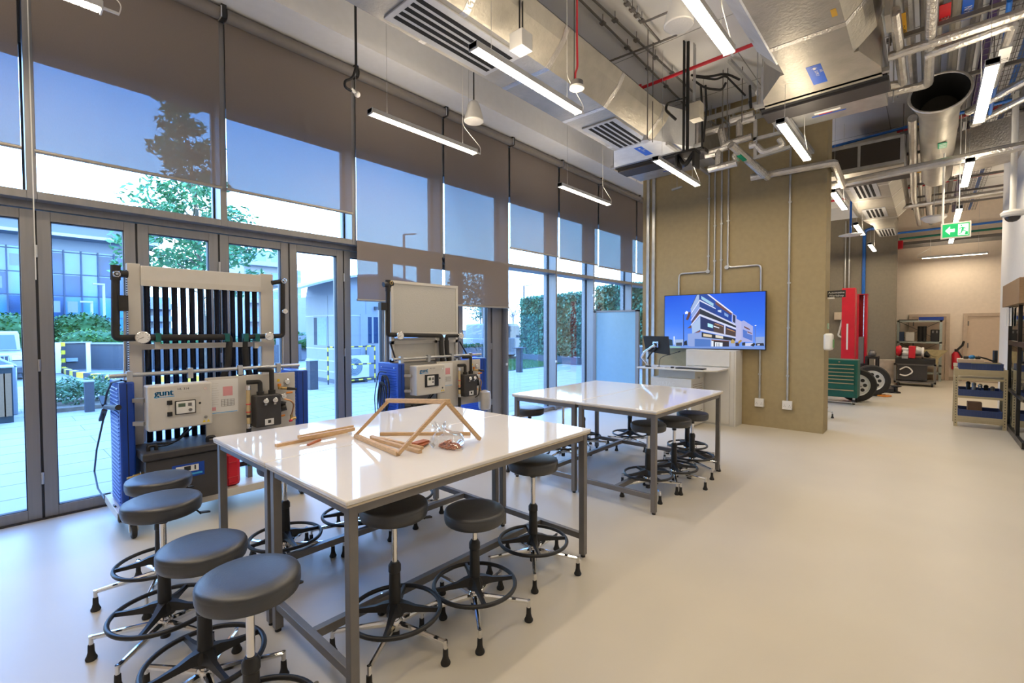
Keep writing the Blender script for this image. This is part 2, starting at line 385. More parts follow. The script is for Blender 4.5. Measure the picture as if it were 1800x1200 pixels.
table(T2[0], T2[1], T2[3], T2[4], 'far white topped table on the window side')

# ------------------------------------------------------------------ stools
def make_stool():
    t = thing('lab_stool', 'x', 'stool', (0, 0, 0), 'black swivel stools with foot rings')
    Hh = .70
    pr = [(.03, -.075), (.150, -.076), (.162, -.068), (.167, -.05), (.1675, -.024), (.166, -.021), (.1675, -.018), (.163, -.008), (.152, -.002), (.11, .004), (.001, .006)]
    s = MB().lathe([(r, z+Hh) for r, z in pr], n=40).done('seat', VINYL, t, ang=60)
    c = MB().use(CHROME).cyl((0, 0, Hh-.56), (0, 0, Hh-.115), .0145, n=16).done('gas_post', None, t)
    m = MB().use(BPLAS).cyl((0, 0, Hh-.125), (0, 0, Hh-.075), .021, n=14).box(-.07, .07, -.045, .045, Hh-.09, Hh-.074); m.done('seat_plate', None, t)
    MB().use(BPLAS).tube([(.04, -.02, Hh-.085), (.14, -.03, Hh-.10), (.16, -.032, Hh-.125)], .005, 6).bar((.158, -.032, Hh-.118), (.20, -.034, Hh-.125), .022, .008).done('height_lever', None, t)
    m = MB().use(BPLAS); m.lathe([(.036, .185), (.033, .20), (.030, .23), (.027, .38), (.031, .385), (.031, .415), (.020, .432), (.015, .432)], n=18); m.done('column_sleeve', None, t)
    m = MB().use(BPLAS).torus((0, 0, .185), .2245, .0115, n=56, k=8)
    m.done('foot_ring', None, t, ang=70)
    m = MB().use(BPLAS)
    for k in range(4):
        a = PI/4+k*PI/2; d = Vector((math.cos(a), math.sin(a), 0)); n_ = Vector((-d.y, d.x, 0)); rs = []
        for r, hw, z, hh in ((.02, .032, .205, .026), (.06, .022, .203, .020), (.10, .016, .194, .014), (.17, .0115, .187, .010), (.220, .012, .185, .009)):
            o = d*r+Vector((0, 0, z)); rs.append([o-n_*hw-Vector((0, 0, hh)), o+n_*hw-Vector((0, 0, hh)), o+n_*hw*.6+Vector((0, 0, hh)), o-n_*hw*.6+Vector((0, 0, hh))])
        m.rings(rs)
    m.lathe([(.045, .165), (.046, .20), (.034, .225)], n=18); m.done('ring_spider', None, t)
    MB().use(BPLAS).cyl((.04, -.01, .17), (.075, -.02, .165), .006).lathe([(.012, 0), (.021, .004), (.021, .02), (.012, .026)], (.075, -.02, .165), (1, -.25, -.1), n=10).done('clamp_knob', None, t)
    MB().use(CHROME).lathe([(.024, .085), (.034, .10), (.036, .135), (.028, .150), (.02, .165)], n=18).done('hub', None, t)
    MB().use(BPLAS).cyl((0, 0, .045), (0, 0, .09), .022).done('post_end', None, t)
    for k in range(5):
        a = k*2*PI/5; d = Vector((math.cos(a), math.sin(a), 0)); n_ = Vector((-d.y, d.x, 0)); rs = []
        for r, hw, z, hh in ((.02, .017, .118, .017), (.10, .014, .117, .015), (.22, .0115, .112, .012), (.302, .0105, .108, .0105)):
            o = d*r+Vector((0, 0, z)); q = []
            for j in range(8):
                f = 2*PI*j/8+PI/8; q.append(o+n_*hw*math.cos(f)*1.05+Vector((0, 0, hh*math.sin(f)*1.05)))
            rs.append(q)
        e_ = d*.302
        m = MB().use(CHROME).rings(rs).cyl(e_+Vector((0, 0, .118)), e_+Vector((0, 0, .06)), .0098, n=10); l = m.done('leg', None, t)
        MB().use(BRUB).lathe([(.021, 0), (.0235, .004), (.0235, .012), (.018, .022), (.0135, .04), (.0125, .074), (.009, .078)], e_, n=14).done('foot', None, l)
    return t
proto = make_stool()
STOOLS = [
 (.60, 1.79, .733, 20, 'nearest black stool at the lower left, seat largest in view'),
 (.593, 2.306, .685, 50, 'second black stool from the front in the row at the left table end'),
 (.565, 2.862, .752, 8, 'third black stool from the front in the row at the left table end'),
 (.674, 3.484, .705, 30, 'black stool farthest back at the left table end, by the black storage tank'),
 (1.335, 1.985, .735, -2, 'tall black stool tucked beside the nearest table leg'),
 (1.771, 1.862, .609, 15, 'low black stool at the middle of the nearest table front edge'),
 (2.40, 1.956, .736, 5, 'black stool under the right corner of the nearest table'),
 (1.323, 3.258, .71, 40, 'black stool seen under the nearest table, its post beside the double legs'),
 (1.838, 3.27, .69, 12, 'black stool under the nearest table, behind the front corner leg'),
 (2.35, 3.32, .70, 33, 'black stool under the nearest table, only foot ring and feet showing by the tall stool'),
 (4.25, 2.02, .685, 10, 'black stool at the left front corner leg of the far table'),
 (4.641, 1.925, .685, -8, 'middle black stool of the three at the front edge of the far table'),
 (5.20, 1.95, .665, 25, 'right black stool of the three at the front edge of the far table'),
 (5.632, 2.173, .81, 0, 'black stool beyond the right end of the far table, before the lectern rack'),
 (4.124, 3.411, .693, 22, 'black stool at the left rear corner of the far table, near the tall mullion'),
 (4.638, 3.306, .78, 44, 'black stool under the rear edge of the far table, left of its double legs'),
 (5.209, 3.391, .72, 14, 'black stool behind the far table, foot ring beside the inner legs'),
 (5.737, 2.992, .72, 30, 'black stool behind the right half of the far table, seat hidden by the top'),
]
STRY = {'seat', 'gas_post', 'seat_plate', 'height_lever'}
for i, (x, y, h, yaw, lab) in enumerate(STOOLS):
    s = proto if i == 0 else dup(proto, (0, 0, 0))
    s.location = (x, y, 0); s.rotation_euler = (0, 0, math.radians(yaw)); s['label'] = lab
    for ch in s.children:
        if ch.name.split('.')[0] in STRY: ch.location = (0, 0, h-.70)

# ------------------------------------------------------------------ wooden frame and scraps on the nearest table
WOOD = mat('pine', (.58, .38, .20), .55, var=.18, scale=30, stretch=(1, 1, 10)); WOODR = mat('red_wood', (.42, .13, .05), .5, var=.15)
zt = .90
fl = Vector((1.556, 2.737, zt+.014)); fr = Vector((1.485, 2.165, zt+.014)); fx = Vector((2.018, 2.072, zt+.014))
aR = Vector((1.742, 2.06, 1.182)); aL = Vector((1.70, 2.575, 1.140))
t = thing('wooden_model', 'bare pine tent-shaped model frame standing on the nearest table', 'model', (1.7, 2.4, zt))
MB().bar(aL+(aL-aR).normalized()*.02, aR-(aL-aR).normalized()*.02, .026, .026).done('ridge_beam', WOOD, t, bev=.002)
for a, c in ((fl, aL), (fr, aR), (fx, aR)): MB().bar(a, c+(c-a).normalized()*.012, .024, .02).done('leg', WOOD, t, bev=.002)
MB().bar(fl, fr, .026, .026).done('base_beam', WOOD, t, bev=.002)
sticks = [((1.122, 2.88), (1.60, 2.93), .030, .018, WOOD, 'long flat pine stick lying toward the left end of the nearest table'),
          ((1.25, 2.86), (1.62, 2.86), .020, .022, WOOD, 'short pine stick lying across the long flat stick'),
          ((1.30, 2.99), (1.70, 3.02), .018, .022, WOOD, 'thin pine stick at the back of the stick pile'),
          ((1.26, 2.765), (1.37, 2.835), .016, .012, WOODR, 'short reddish stick apart from the pine pile'),
          ((1.70, 2.68), (2.10, 2.24), .024, .020, WOOD, 'long pine stick lying behind the plastic bag'),
          ((1.60, 2.62), (1.60, 2.12), .026, .020, WOOD, 'pine stick lying inside the tent-shaped frame'),
          ((1.62, 2.66), (1.66, 2.18), .022, .018, WOOD, 'second pine stick lying against the one inside the frame')]
for i, (a, c, wd, ht, mt, lab) in enumerate(sticks):
    z = zt+ht/2 + (.019 if i == 1 else 0)
    tag(MB().bar((a[0], a[1], z), (c[0], c[1], z), wd, ht).done('wood_stick', mt, bev=.0015), lab, 'stick', 'loose sticks on the nearest table')
for i, (x, y, a, z) in enumerate(((1.715, 2.27, .3, 0), (1.72, 2.25, .5, .009), (1.71, 2.262, .15, .018))):
    d = Vector((math.cos(a), math.sin(a), 0))
    tag(MB().bar(Vector((x, y, zt+.0045+z))-d*.05, Vector((x, y, zt+.0045+z))+d*.05, .05, .008).done('wood_block', WOODR), ['lowest reddish wood slat beside the plastic bag', 'middle reddish wood slat beside the plastic bag', 'topmost reddish wood slat beside the plastic bag'][i], 'wood', 'reddish slats')
t = thing('plastic_bag', 'clear plastic bag of pink wood pieces on the nearest table', 'bag', (1.80, 2.12, zt))
BAG = glass_mat('clear_film', (.95, .955, .96), .5)
m = MB(); rs = []
for k in range(9):
    z = (0.0, .02, .05, .075, .085, .095, .11, .125, .135)[k]; R = (.105, .12, .11, .085, .05, .03, .035, .05, .055)[k]; off = (0, 0, 0, -.01, -.03, -.045, -.055, -.06, -.07)[k]
    rs.append([(1.80+off*.3+math.cos(a)*R*(.72+.2*math.sin(3*a+k)), 2.11-off*1.0+math.sin(a)*R*(.95+.15*math.cos(4*a+2*k)), zt+.001+z+.008*math.sin(5*a+k)*(z > .03)) for a in [2*PI*j/22 for j in range(22)]])
m.rings(rs, cap=False); m.done('film', BAG, t, ang=25)
PINK = mat('pink_wood', (.62, .30, .20), .6, var=.25, scale=60)
m = MB()
for k in range(70):
    a = random.random()*6.28; r = random.random()**.5*.075; z = .006+random.random()*.05*(1-r/.08); c = Vector((1.80+.7*r*math.cos(a), 2.10+r*math.sin(a), zt+z)); d = Vector((random.uniform(-1, 1), random.uniform(-1, 1), random.uniform(-.3, .3))).normalized()
    m.bar(c-d*.014, c+d*.014, .009, .006)
o = m.done('wood_pieces', PINK, t); o['kind'] = 'stuff'

# ------------------------------------------------------------------ linear pendant lamps
def make_lamp():
    t = thing('linear_lamp', 'x', 'lamp', (0, 0, 0), 'linear pendant lamps'); L = .75
    m = MB().use(LAMPH); m.box(-L, L, -.046, .046, .012, .062); m.box(-L-.0, -L+.012, -.048, .048, 0, .064); m.box(L-.012, L, -.048, .048, 0, .064); m.done('housing', None, t, bev=.004)
    m = MB().use(LAMPM)
    n = 30; st = 2*(L-.016)/n
    for k in range(n):
        for j in range(3): m.poly(((-L+.016+k*st+.004, -.043+j*.029, .010), (-L+.016+(k+1)*st-.004, -.043+j*.029, .010), (-L+.016+(k+1)*st-.004, -.043+j*.029+.026, .010), (-L+.016+k*st+.004, -.043+j*.029+.026, .010)))
    m.done('diffuser', None, t, fix=False, smooth=False)
    MB().use(UPL).poly(((-L+.05, -.026, .0635), (L-.05, -.026, .0635), (L-.05, .026, .0635), (-L+.05, .026, .0635))).done('added_uplight', None, t, fix=False, smooth=False)  # glowing top strip, added only to throw light on the ceiling
    m = MB().use(GALV).cyl((-L*.72, 0, .06), (-L*.72, 0, H-3.83), .0022, n=5).cyl((L*.72, 0, .06), (L*.72, 0, H-3.83), .0022, n=5); m.done('suspension_wire', None, t)
    m = MB().use(WPLAS).cyl((L, 0, .035), (L+.09, 0, .035), .011, n=8).tube([(L+.09, 0, .035), (L+.11, .01, .12), (L*.72, 0, .3), (L*.72, .003, H-3.83)], .004, 5, bend=.05); m.done('flex_cord', None, t)
    return t
lp = make_lamp()
LZ = 3.80
LAMPS = [(-.17, 4.33, 'linear lamp cut off at the top left corner, in front of the blinds'), (3.41, 4.33, 'linear lamp hanging in front of the long sunscreen blind'), (6.72, 4.33, 'linear lamp in front of the short far blinds'),
 (3.35, 2.73, 'linear lamp under the long air duct with two grilles'), (6.65, 2.73, 'linear lamp at the end of the long duct, before the olive wall'),
 (3.28, 1.24, 'linear lamp running out of the top edge, left of the large foil duct'), (6.50, 1.24, 'linear lamp beside the foil pipes, in front of the olive wall'),
 (6.42, -.36, 'linear lamp at the upper right, beside the open round duct'), (9.98, 1.22, 'linear lamp peeking past the right edge of the olive wall'), (9.52, -.37, 'linear lamp under the long insulated pipe at right'),
 (13.2, 1.22, 'linear lamp before the dark olive wall, left of the workshop duct'), (16.4, 1.22, 'smallest linear lamp low before the dark olive wall'), (12.8, -.38, 'linear lamp just above the green exit sign'), (16.1, -.38, 'linear lamp just below the green exit sign'),
 (-.17, 2.73, 'added unseen linear lamp above the viewer, window side'), (-.17, 1.24, 'added unseen linear lamp above the viewer, middle'), (-.17, -.36, 'added unseen linear lamp above the viewer, open side'), (3.2, -1.9, 'added unseen linear lamp over the open floor at the right'), (6.4, -1.9, 'added unseen linear lamp over the open floor farther right'),  # unseen lamps extending the rows, added to light the near room
 (10.0, 2.9, 'added unseen linear lamp behind the olive wall, nearest of that row'), (13.2, 2.9, 'added unseen linear lamp behind the olive wall, second of that row'), (16.4, 2.9, 'added unseen linear lamp behind the olive wall, last of that row'), (16.2, -2.3, 'added unseen linear lamp past the white wall near the beige wall'), (13.6, -2.5, 'added unseen linear lamp behind the white wall')]  # hidden lamps added to light the far workshop and beige wall
for i, (x, y, lab) in enumerate(LAMPS):
    o = lp if i == 0 else dup(lp)
    o.location = (x, y, LZ); o['label'] = lab
q = P(1620, 455, X=18.7)
o = dup(lp); o.location = (18.7, (P(1620, 455, X=18.7).y+P(1737, 446, X=18.7).y)/2, q.z); o.rotation_euler = (0, 0, PI/2); o['label'] = 'linear lamp hung crossways in front of the beige wall'
s_ = abs(P(1620, 455, X=18.7).y-P(1737, 446, X=18.7).y)/1.5; o.scale = (s_, 1, 1)
# ------------------------------------------------------------------ solar thermal trainers
CREAM = mat('cream_sheet', (.60, .575, .53), .42, var=.02); CREAM2 = mat('cream_panel', (.56, .53, .48), .5, var=.02)
DGREY = mat('tank_grey', (.040, .038, .040), .62, var=.1, bump=.05, bscale=120)
EVAC = mat('evacuated_tube', (.002, .005, .018), .10, var=.1, spec=.35)
INSUL = mat('pipe_insulation', (.020, .019, .019), .8, var=.12, bump=.1, bscale=60)
BRASS = mat('brass', (.60, .42, .18), .28, metal=1, var=.1); COPPER = mat('copper', (.70, .38, .20), .3, metal=1, var=.1)
PAPER = mat('paper', (.74, .73, .71), .6, var=.01); INKB = mat('ink_blue', (.05, .35, .72), .5); INK = mat('ink_black', (.02, .02, .02), .5); INKR = mat('ink_pink', (.70, .32, .34), .6)
LCD = mat('lcd', (.10, .14, .09), .2); YEL = mat('yellow_paint', (.80, .58, .03), .45); ORNG = mat('orange_plastic', (.75, .25, .03), .4)
FLOWG = mat('flow_tube', (.55, .42, .22), .15, spec=.8); TANKW = mat('worktop_grey', (.62, .60, .56), .35)
XV = Vector((1, 0, 0)); ZV = Vector((0, 0, 1))
def gauge(c, r, parent, axis=(0, -1, 0), name='gauge'):
    m = MB().use(CHROME).lathe([(r, 0), (r*1.05, .004), (r*1.05, .024), (r*.92, .027)], c, axis, n=22); g = m.done(name, None, parent)
    c = Vector(c); ax = Vector(axis)
    m = MB().use(PAPER).lathe([(r*.93, .0280), (.0, .0285)], c, axis, n=22, cap=False)
    m.use(INK)
    u, v = frame_of(ax)
    for k in range(9):
        a = math.radians(-120+30*k); d = XV*math.sin(a)+ZV*math.cos(a); p = c+ax*.0292
        m.bar(p+d*r*.66, p+d*r*.84, r*.05, .0006, ax)
    d = (XV*-.7+ZV*-.35).normalized(); m.bar(c+ax*.0296-d*r*.15, c+ax*.0296+d*r*.6, r*.07, .0006, ax)
    m.done('dial', None, g); return g
def base_unit(dx, t, kind):
    def bx(n, m, a, b, c, d, e, f, par=t, bev=0.0): return box(n, m, a+dx, b+dx, c, d, e, f, par, bev)
    # trolley
    m = MB().use(CREAM)
    m.box(.62+dx, 2.09+dx, 4.50, 4.545, .15, .215).box(.62+dx, 2.09+dx, 5.12, 5.165, .15, .215)
    for x in (.62, 2.045): m.box(x+dx, x+.045+dx, 4.50, 5.165, .15, .215)
    m.use(TANKW).box(.66+dx, 2.05+dx, 4.545, 5.12, .195, .214); m.done('trolley_frame', None, t, bev=.003)
    for x in (.71, 2.0):
        for y in (4.56, 5.10):
            m = MB().use(CREAM).box(x-.045+dx, x+.045+dx, y-.04, y+.04, .138, .15)
            m.prism([(x-.028+dx, y-.035, .138), (x-.028+dx, y+.03, .138), (x-.028+dx, y-.02, .05), (x-.028+dx, y-.045, .05)], (.006, 0, 0)).prism([(x+.022+dx, y-.035, .138), (x+.022+dx, y+.03, .138), (x+.022+dx, y-.02, .05), (x+.022+dx, y-.045, .05)], (.006, 0, 0))
            c = m.done('caster', None, t)
            m = MB().use(BRUB).lathe([(.035, -.017), (.052, -.016), (.056, -.008), (.056, .008), (.052, .016), (.035, .017)], (x+dx, y-.03, .056), (1, 0, 0), n=22).use(STEEL).lathe([(.034, -.018), (.034, .018)], (x+dx, y-.03, .056), (1, 0, 0), n=18); m.done('wheel', None, c)
    # blue end housings with louvres
    for k, (x0, x1) in enumerate(((.652, .745), (1.995, 2.10))):
        h_ = bx('end_housing', BLUEP, x0, x1, 4.58, 5.0, .216, 1.195, bev=.012)
        m = MB().use(BLUEP)
        for j in range(30): m.prism([(x0+dx-.0008, 4.62, .26+j*.03), (x0+dx-.006, 4.62, .272+j*.03), (x0+dx-.0008, 4.62, .276+j*.03)], (0, .34, 0))
        m.use(BLACKW).box((x0+x1)/2-.003+dx, (x0+x1)/2+.003+dx, 4.579, 4.582, .23, 1.18).done('louvre', None, h_)
        m = MB().use(CHROME)
        for y in (4.66, 4.92): m.sphere((x0+dx, y, 1.14), .009, 5)
        m.done('bolt', None, h_)
    # steel rail across the top
    m = MB().use(GALV).cyl((.60+dx, 4.62, 1.245), (2.03+dx, 4.62, 1.245), .0165, n=12); m.done('cross_rail', None, t)
    for x in (.72, 1.12, 1.50, 1.83): bx('rail_clamp', GALV, x-.018, x+.018, 4.597, 4.643, 1.19, 1.275)
    # control box
    c_ = bx('control_box', CREAM, .795, 1.225, 4.42, 4.565, .815, 1.165, bev=.012)
    f = 4.4195
    m = MB().use(INKB).text('gunt', (.835+dx, f, 1.085), XV, ZV, .068).text('gunt', (.838+dx, f, 1.085), XV, ZV, .068).text('gunt', (.841+dx, f, 1.086), XV, ZV, .068).box(.835+dx, .965+dx, f-.0004, f, 1.072, 1.077).use(INK).text('HL 314', (.985+dx, f, 1.118), XV, ZV, .026); m.use(CREAM2)
    m.box(.985+dx, 1.15+dx, f-.0005, f, 1.103, 1.107).box(.985+dx, 1.13+dx, f-.0005, f, 1.092, 1.096); m.done('lettering', None, c_)
    if kind == 1:
        bx('display_plate', CREAM2, .93, 1.14, f-.003, f, .91, 1.055, c_)
        d_ = bx('controller', BPLAS, .965, 1.105, f-.012, f-.002, .925, 1.035, c_, bev=.004); bx('controller_face', WPLAS, .972, 1.098, f-.017, f-.011, .932, 1.028, d_, bev=.006)
        bx('display', LCD, .985, 1.032, f-.0185, f-.016, .985, 1.013, d_); m = MB().use(STEEL).lathe([(.013, 0), (.012, .006)], (1.065+dx, f-.0165, .957), (0, -1, 0)).box(1.05+dx, 1.075+dx, f-.0185, f-.016, .988, 1.012); m.done('dial_knob', None, d_)
        for z in (.922, 1.012): bx('switch', BPLAS, .915, .948, f-.012, f, z-.002, z+.032, c_, bev=.002)
    else:
        d_ = bx('controller', BPLAS, .91, 1.11, f-.012, f, .91, 1.055, c_, bev=.003); bx('controller_face', WPLAS, .935, 1.04, f-.02, f-.011, .925, 1.04, d_, bev=.004)
        bx('display', LCD, .95, .985, f-.022, f-.019, .99, 1.022, d_); m = MB().use(STEEL).lathe([(.011, 0), (.010, .005)], (1.015+dx, f-.0195, .965), (0, -1, 0)).box(1.0+dx, 1.03+dx, f-.022, f-.019, .99, 1.02); m.done('dial_knob', None, d_)
    for z in (.88, 1.115): MB().use(CHROME).lathe([(.013, 0), (.012, .004)], (1.175+dx, f, z), (0, -1, 0), n=14).done('lock', None, c_)
    MB().use(BPLAS).lathe([(.010, 0), (.009, .004)], (1.135+dx, f, 1.0), (0, -1, 0), n=12).done('key_switch', None, c_)
    m = MB().use(YEL)
    for x in (1.163, 1.193): m.poly(((x-.013+dx, f-.001, .838), (x+.013+dx, f-.001, .838), (x+dx, f-.001, .860)))
    m.done('warning_sign', None, c_)
    for z in (.87, 1.05): MB().use(GALV).bar((.745+dx, 4.585, z), (.80+dx, 4.52, z), .05, .03).done('hinge_arm', None, t)
    # instrument panel
    bx('instrument_panel', CREAM2, 1.215, 1.965, 4.566, 4.588, .60, 1.185, bev=.003)
    s_ = bx('process_diagram', PAPER, 1.235, 1.465, 4.562, 4.566, .87, 1.165)
    m = MB().use(INKR).box(1.345+dx, 1.42+dx, 4.5605, 4.562, 1.02, 1.10).box(1.245+dx, 1.29+dx, 4.5605, 4.562, .90, .93).use(CREAM)
    for k in range(10): m.box(1.25+dx, 1.25+dx+.05+.03*random.random(), 4.5605, 4.562, 1.13-k*.02, 1.134-k*.02)
    m.use(INKB).box(1.245+dx, 1.455+dx, 4.5605, 4.562, .876, .881).use(STEEL)
    for k in range(5): m.box(1.33+dx+k*.025, 1.332+dx+k*.025, 4.5605, 4.562, .93, .99).box(1.33+dx, 1.43+dx, 4.5605, 4.562, .93+k*.014, .932+k*.014)
    m.done('diagram_print', None, s_)
    # pump station
    p_ = bx('pump_station', DGREY, 1.565, 1.785, 4.44, 4.562, .72, 1.005, bev=.012)
    for x in (1.645, 1.725):
        gauge((x+dx, 4.44, .955), .022, p_)
        bx('knob', WPLAS, x-.006, x+.012, 4.434, 4.44, .915, .923, p_)
    bx('maker_plate', PAPER, 1.64, 1.715, 4.437, 4.44, .735, .79, p_); bx('maker_mark', INK, 1.665, 1.69, 4.4355, 4.437, .752, .778, p_)
    m = MB().use(INSUL).tube([(1.52+dx, 4.52, 1.125), (1.625+dx, 4.50, 1.125), (1.625+dx, 4.50, 1.0)], .020, 10, bend=.02).cyl((1.625+dx, 4.50, 1.0), (1.625+dx, 4.50, 1.035), .030)
    m.done('supply_pipe', None, t)
    m = MB().use(INSUL).tube([(1.64+dx, 4.58, 1.225), (1.725+dx, 4.50, 1.225), (1.725+dx, 4.50, 1.0)], .020, 10, bend=.02).cyl((1.725+dx, 4.50, 1.0), (1.725+dx, 4.50, 1.04), .030); m.done('return_pipe', None, t)
    m = MB().use(FLOWG).cyl((1.525+dx, 4.50, .76), (1.525+dx, 4.50, 1.06), .016).use(CHROME).cyl((1.525+dx, 4.50, 1.06), (1.525+dx, 4.50, 1.10), .022).cyl((1.525+dx, 4.50, .72), (1.525+dx, 4.50, .76), .022).use(RED).cyl((1.525+dx, 4.50, .86), (1.525+dx, 4.50, .868), .02).cyl((1.525+dx, 4.50, .93), (1.525+dx, 4.50, .938), .02).use(BPLAS).cyl((1.525+dx, 4.50, .815), (1.525+dx, 4.50, .84), .017).cyl((1.525+dx, 4.50, .60), (1.525+dx, 4.50, .72), .02)
    m.done('flow_meter', None, t)
    gauge((1.885+dx, 4.566, 1.10), .024, t)
    bx('warning_sticker', YEL, 1.80, 1.822, 4.563, 4.566, 1.105, 1.128)
    m = MB().use(BRASS).cyl((1.80+dx, 4.53, 1.05), (1.87+dx, 4.50, 1.04), .013).cyl((1.80+dx, 4.52, 1.04), (1.80+dx, 4.52, 1.085), .012).use(ORNG).cyl((1.80+dx, 4.52, 1.065), (1.80+dx, 4.52, 1.09), .016).use(BPLAS).cyl((1.86+dx, 4.50, 1.042), (1.94+dx, 4.47, 1.03), .016, .010); m.done('safety_valve', None, t)
    gauge((1.825+dx, 4.50, .975), .024, t)
    m = MB().use(COPPER).tube([(1.835+dx, 4.50, .945), (1.90+dx, 4.50, .92), (1.925+dx, 4.50, .88), (1.90+dx, 4.50, .78)], .0075, 8, bend=.03).use(BRASS).cyl((1.90+dx, 4.50, .75), (1.90+dx, 4.50, .79), .014).cyl((1.885+dx, 4.49, .745), (1.935+dx, 4.49, .755), .013).use(RED).cyl((1.87+dx, 4.48, .735), (1.895+dx, 4.48, .738), .011); m.done('copper_line', None, t)
    m = MB().use(BPLAS).cyl((1.80+dx, 4.50, .86), (1.845+dx, 4.48, .87), .03).cyl((1.80+dx, 4.50, .91), (1.84+dx, 4.48, .90), .02).use(ORNG).cyl((1.785+dx, 4.49, .79), (1.83+dx, 4.48, .795), .009).cyl((1.85+dx, 4.49, 1.0), (1.90+dx, 4.47, 1.005), .009); m.done('pump_motor', None, t)
    # insulated drain pipe over the trolley bed
    m = MB().use(INSUL).cyl((1.35+dx, 4.75, .345), (1.98+dx, 4.75, .345), .022).use(mat('green_clip', (.0, .10, .09), .4)).box(1.585+dx, 1.625+dx, 4.72, 4.78, .32, .372).use(STEEL).box(1.585+dx, 1.625+dx, 4.72, 4.78, .214, .32); m.done('drain_pipe', None, t)
    # storage tank
    k_ = bx('storage_tank', DGREY, .775, 1.285, 4.43, 4.90, .216, .59, bev=.012); bx('lid', DGREY, .755, 1.305, 4.41, 4.92, .592, .652, k_, bev=.012)
    for x in (.83, 1.23): MB().use(BPLAS).tube([(x+dx-.02, 4.52, .65), (x+dx-.02, 4.52, .69), (x+dx+.03, 4.52, .69), (x+dx+.03, 4.52, .65)], .014, 8, bend=.015).done('lid_handle', None, k_)
    bx('sticker', BLUEP, .94, 1.16, 4.427, 4.43, .41, .52, k_); m = MB().use(PAPER).box(.965+dx, 1.12+dx, 4.4255, 4.427, .455, .505).use(INK).box(1.02+dx, 1.065+dx, 4.424, 4.4255, .465, .50).box(1.09+dx, 1.1+dx, 4.424, 4.4255, .465, .50).use(INKB).box(.965+dx, 1.145+dx, 4.4255, 4.427, .425, .44); m.done('sticker_print', None, k_)
    m = MB().use(BRASS).cyl((.775+dx, 4.50, .49), (.71+dx, 4.48, .485), .014).cyl((.71+dx, 4.48, .485), (.67+dx, 4.47, .482), .009).cyl((.735+dx, 4.49, .49), (.735+dx, 4.49, .455), .007).use(CHROME).torus((.755+dx, 4.493, .49), .016, .004, 16, 6, (1, 0, 0)); m.done('tap', None, k_)
    m = MB().use(BRASS).cyl((.76+dx, 4.50, .24), (.66+dx, 4.45, .225), .012).cyl((.72+dx, 4.48, .235), (.72+dx, 4.48, .275), .006); m.done('drain_tap', None, k_)
    m = MB().use(BLACKW)
    rr = random.Random(3)
    for k in range(4):
        pts = [(.80+dx+rr.random()*.05, 4.55, .70), (.86+dx+k*.03, 4.5+rr.random()*.1, .664+k*.008), (1.0+dx, 4.47+rr.random()*.1, .675+rr.random()*.03), (1.05+dx+rr.random()*.1, 4.52, .80)]
        m.tube(pts, .0055, 6, bend=.06)
    m.done('cable_loop', None, t)

# ---- first trainer: evacuated tubes
t = thing('solar_trainer', 'solar trainer with rows of dark evacuated tubes at the left, behind the black stools', 'machine', (1.38, 4.8, 0), 'solar thermal trainers'); U1 = t
base_unit(0, t, 1)
Yc = 4.84
L0 = P(223, 464, Y=Yc).x; L1 = P(246, 464, Y=Yc).x; R0 = P(458, 490, Y=Yc).x; R1 = P(480, 490, Y=Yc).x; zt = P(228, 462, Y=Yc).z; zh0 = P(240, 501, Y=Yc).z
for a, c in ((L0, L1), (R0, R1)): box('collector_post', CREAM2, a, c, Yc, Yc+.06, .60, zt, t, bev=.004)
box('manifold', CREAM, L1, R0, Yc-.02, Yc+.10, zh0, zt-.015, t, bev=.006)
m = MB().use(CREAM2).box(L1, R0, Yc-.025, Yc-.02, zh0-.004, zh0+.045); m.done('manifold_lip', None, t)
n = 14
for k in range(n):
    x = L1+.045+(R0-L1-.09)*k/(n-1)
    m = MB().use(EVAC).lathe([(.0, -.024), (.014, -.018), (.021, -.004), (.0225, .02), (.0225, zh0-.40), (.0225, zh0-.38)], (x, Yc+.04, .40), n=16); m.done('evacuated_tube', None, t)
box('tube_rail', CREAM2, L0, R1, Yc-.012, Yc-.002, P(230, 615, Y=Yc).z, P(230, 605, Y=Yc).z, t); box('tube_rail', CREAM2, L0, R1, Yc+.06, Yc+.07, .56, .60, t)
m = MB().use(BPLAS)
x = L0-.004
for k in range(60): m.box(x-.006, x+.004, Yc+.0, Yc+.02, .95+k*.019, .958+k*.019)
m.done('rack_strip', None, t)
Yp = 4.74
def pp(x, y, Y=Yp): return P(x, y, Y=Y)
m = MB().use(INSUL).tube([pp(225, 482), pp(203, 480), pp(203, 594), pp(404, 592), pp(402, 620)], .027, 12, bend=.03).cyl(pp(203, 492), pp(203, 466), .032).tube([pp(402, 612), pp(401, 640), pp(392, 664)], .028, 12).box(pp(216, 535).x-.03, pp(216, 535).x+.03, Yp-.03, Yp+.03, pp(216, 540).z-.03, pp(216, 528).z+.04)
m.done('collector_pipe', None, t)
m = MB().use(INSUL).tube([pp(478, 497), pp(497, 494), pp(497, 590), pp(431, 592), pp(431, 620)], .022, 12, bend=.03).tube([pp(431, 612), pp(433, 640), pp(441, 662)], .027, 12); m.done('collector_pipe', None, t)
m = MB().use(CHROME)
for a, y in ((204, 482), (497, 494)): q = pp(a, y); m.torus(q+Vector((0, -.03, 0)), .020, .007, 18, 6, (0, 1, 0)); m.cyl(q, q+Vector((0, -.045, 0)), .010)
m.done('vent_ring', None, t)
for a, y, r in ((250, 593, .048), (472, 591, .038), (500, 547, .024)): gauge(pp(a, y, Yp-.03), r, t)
for a in (277, 398, 431, 451): q = pp(a, 593); box('pipe_clip', mat('green_clip', (.0, .10, .09), .4), q.x-.018, q.x+.018, Yp-.034, Yp+.034, q.z-.036, q.z+.036, t)
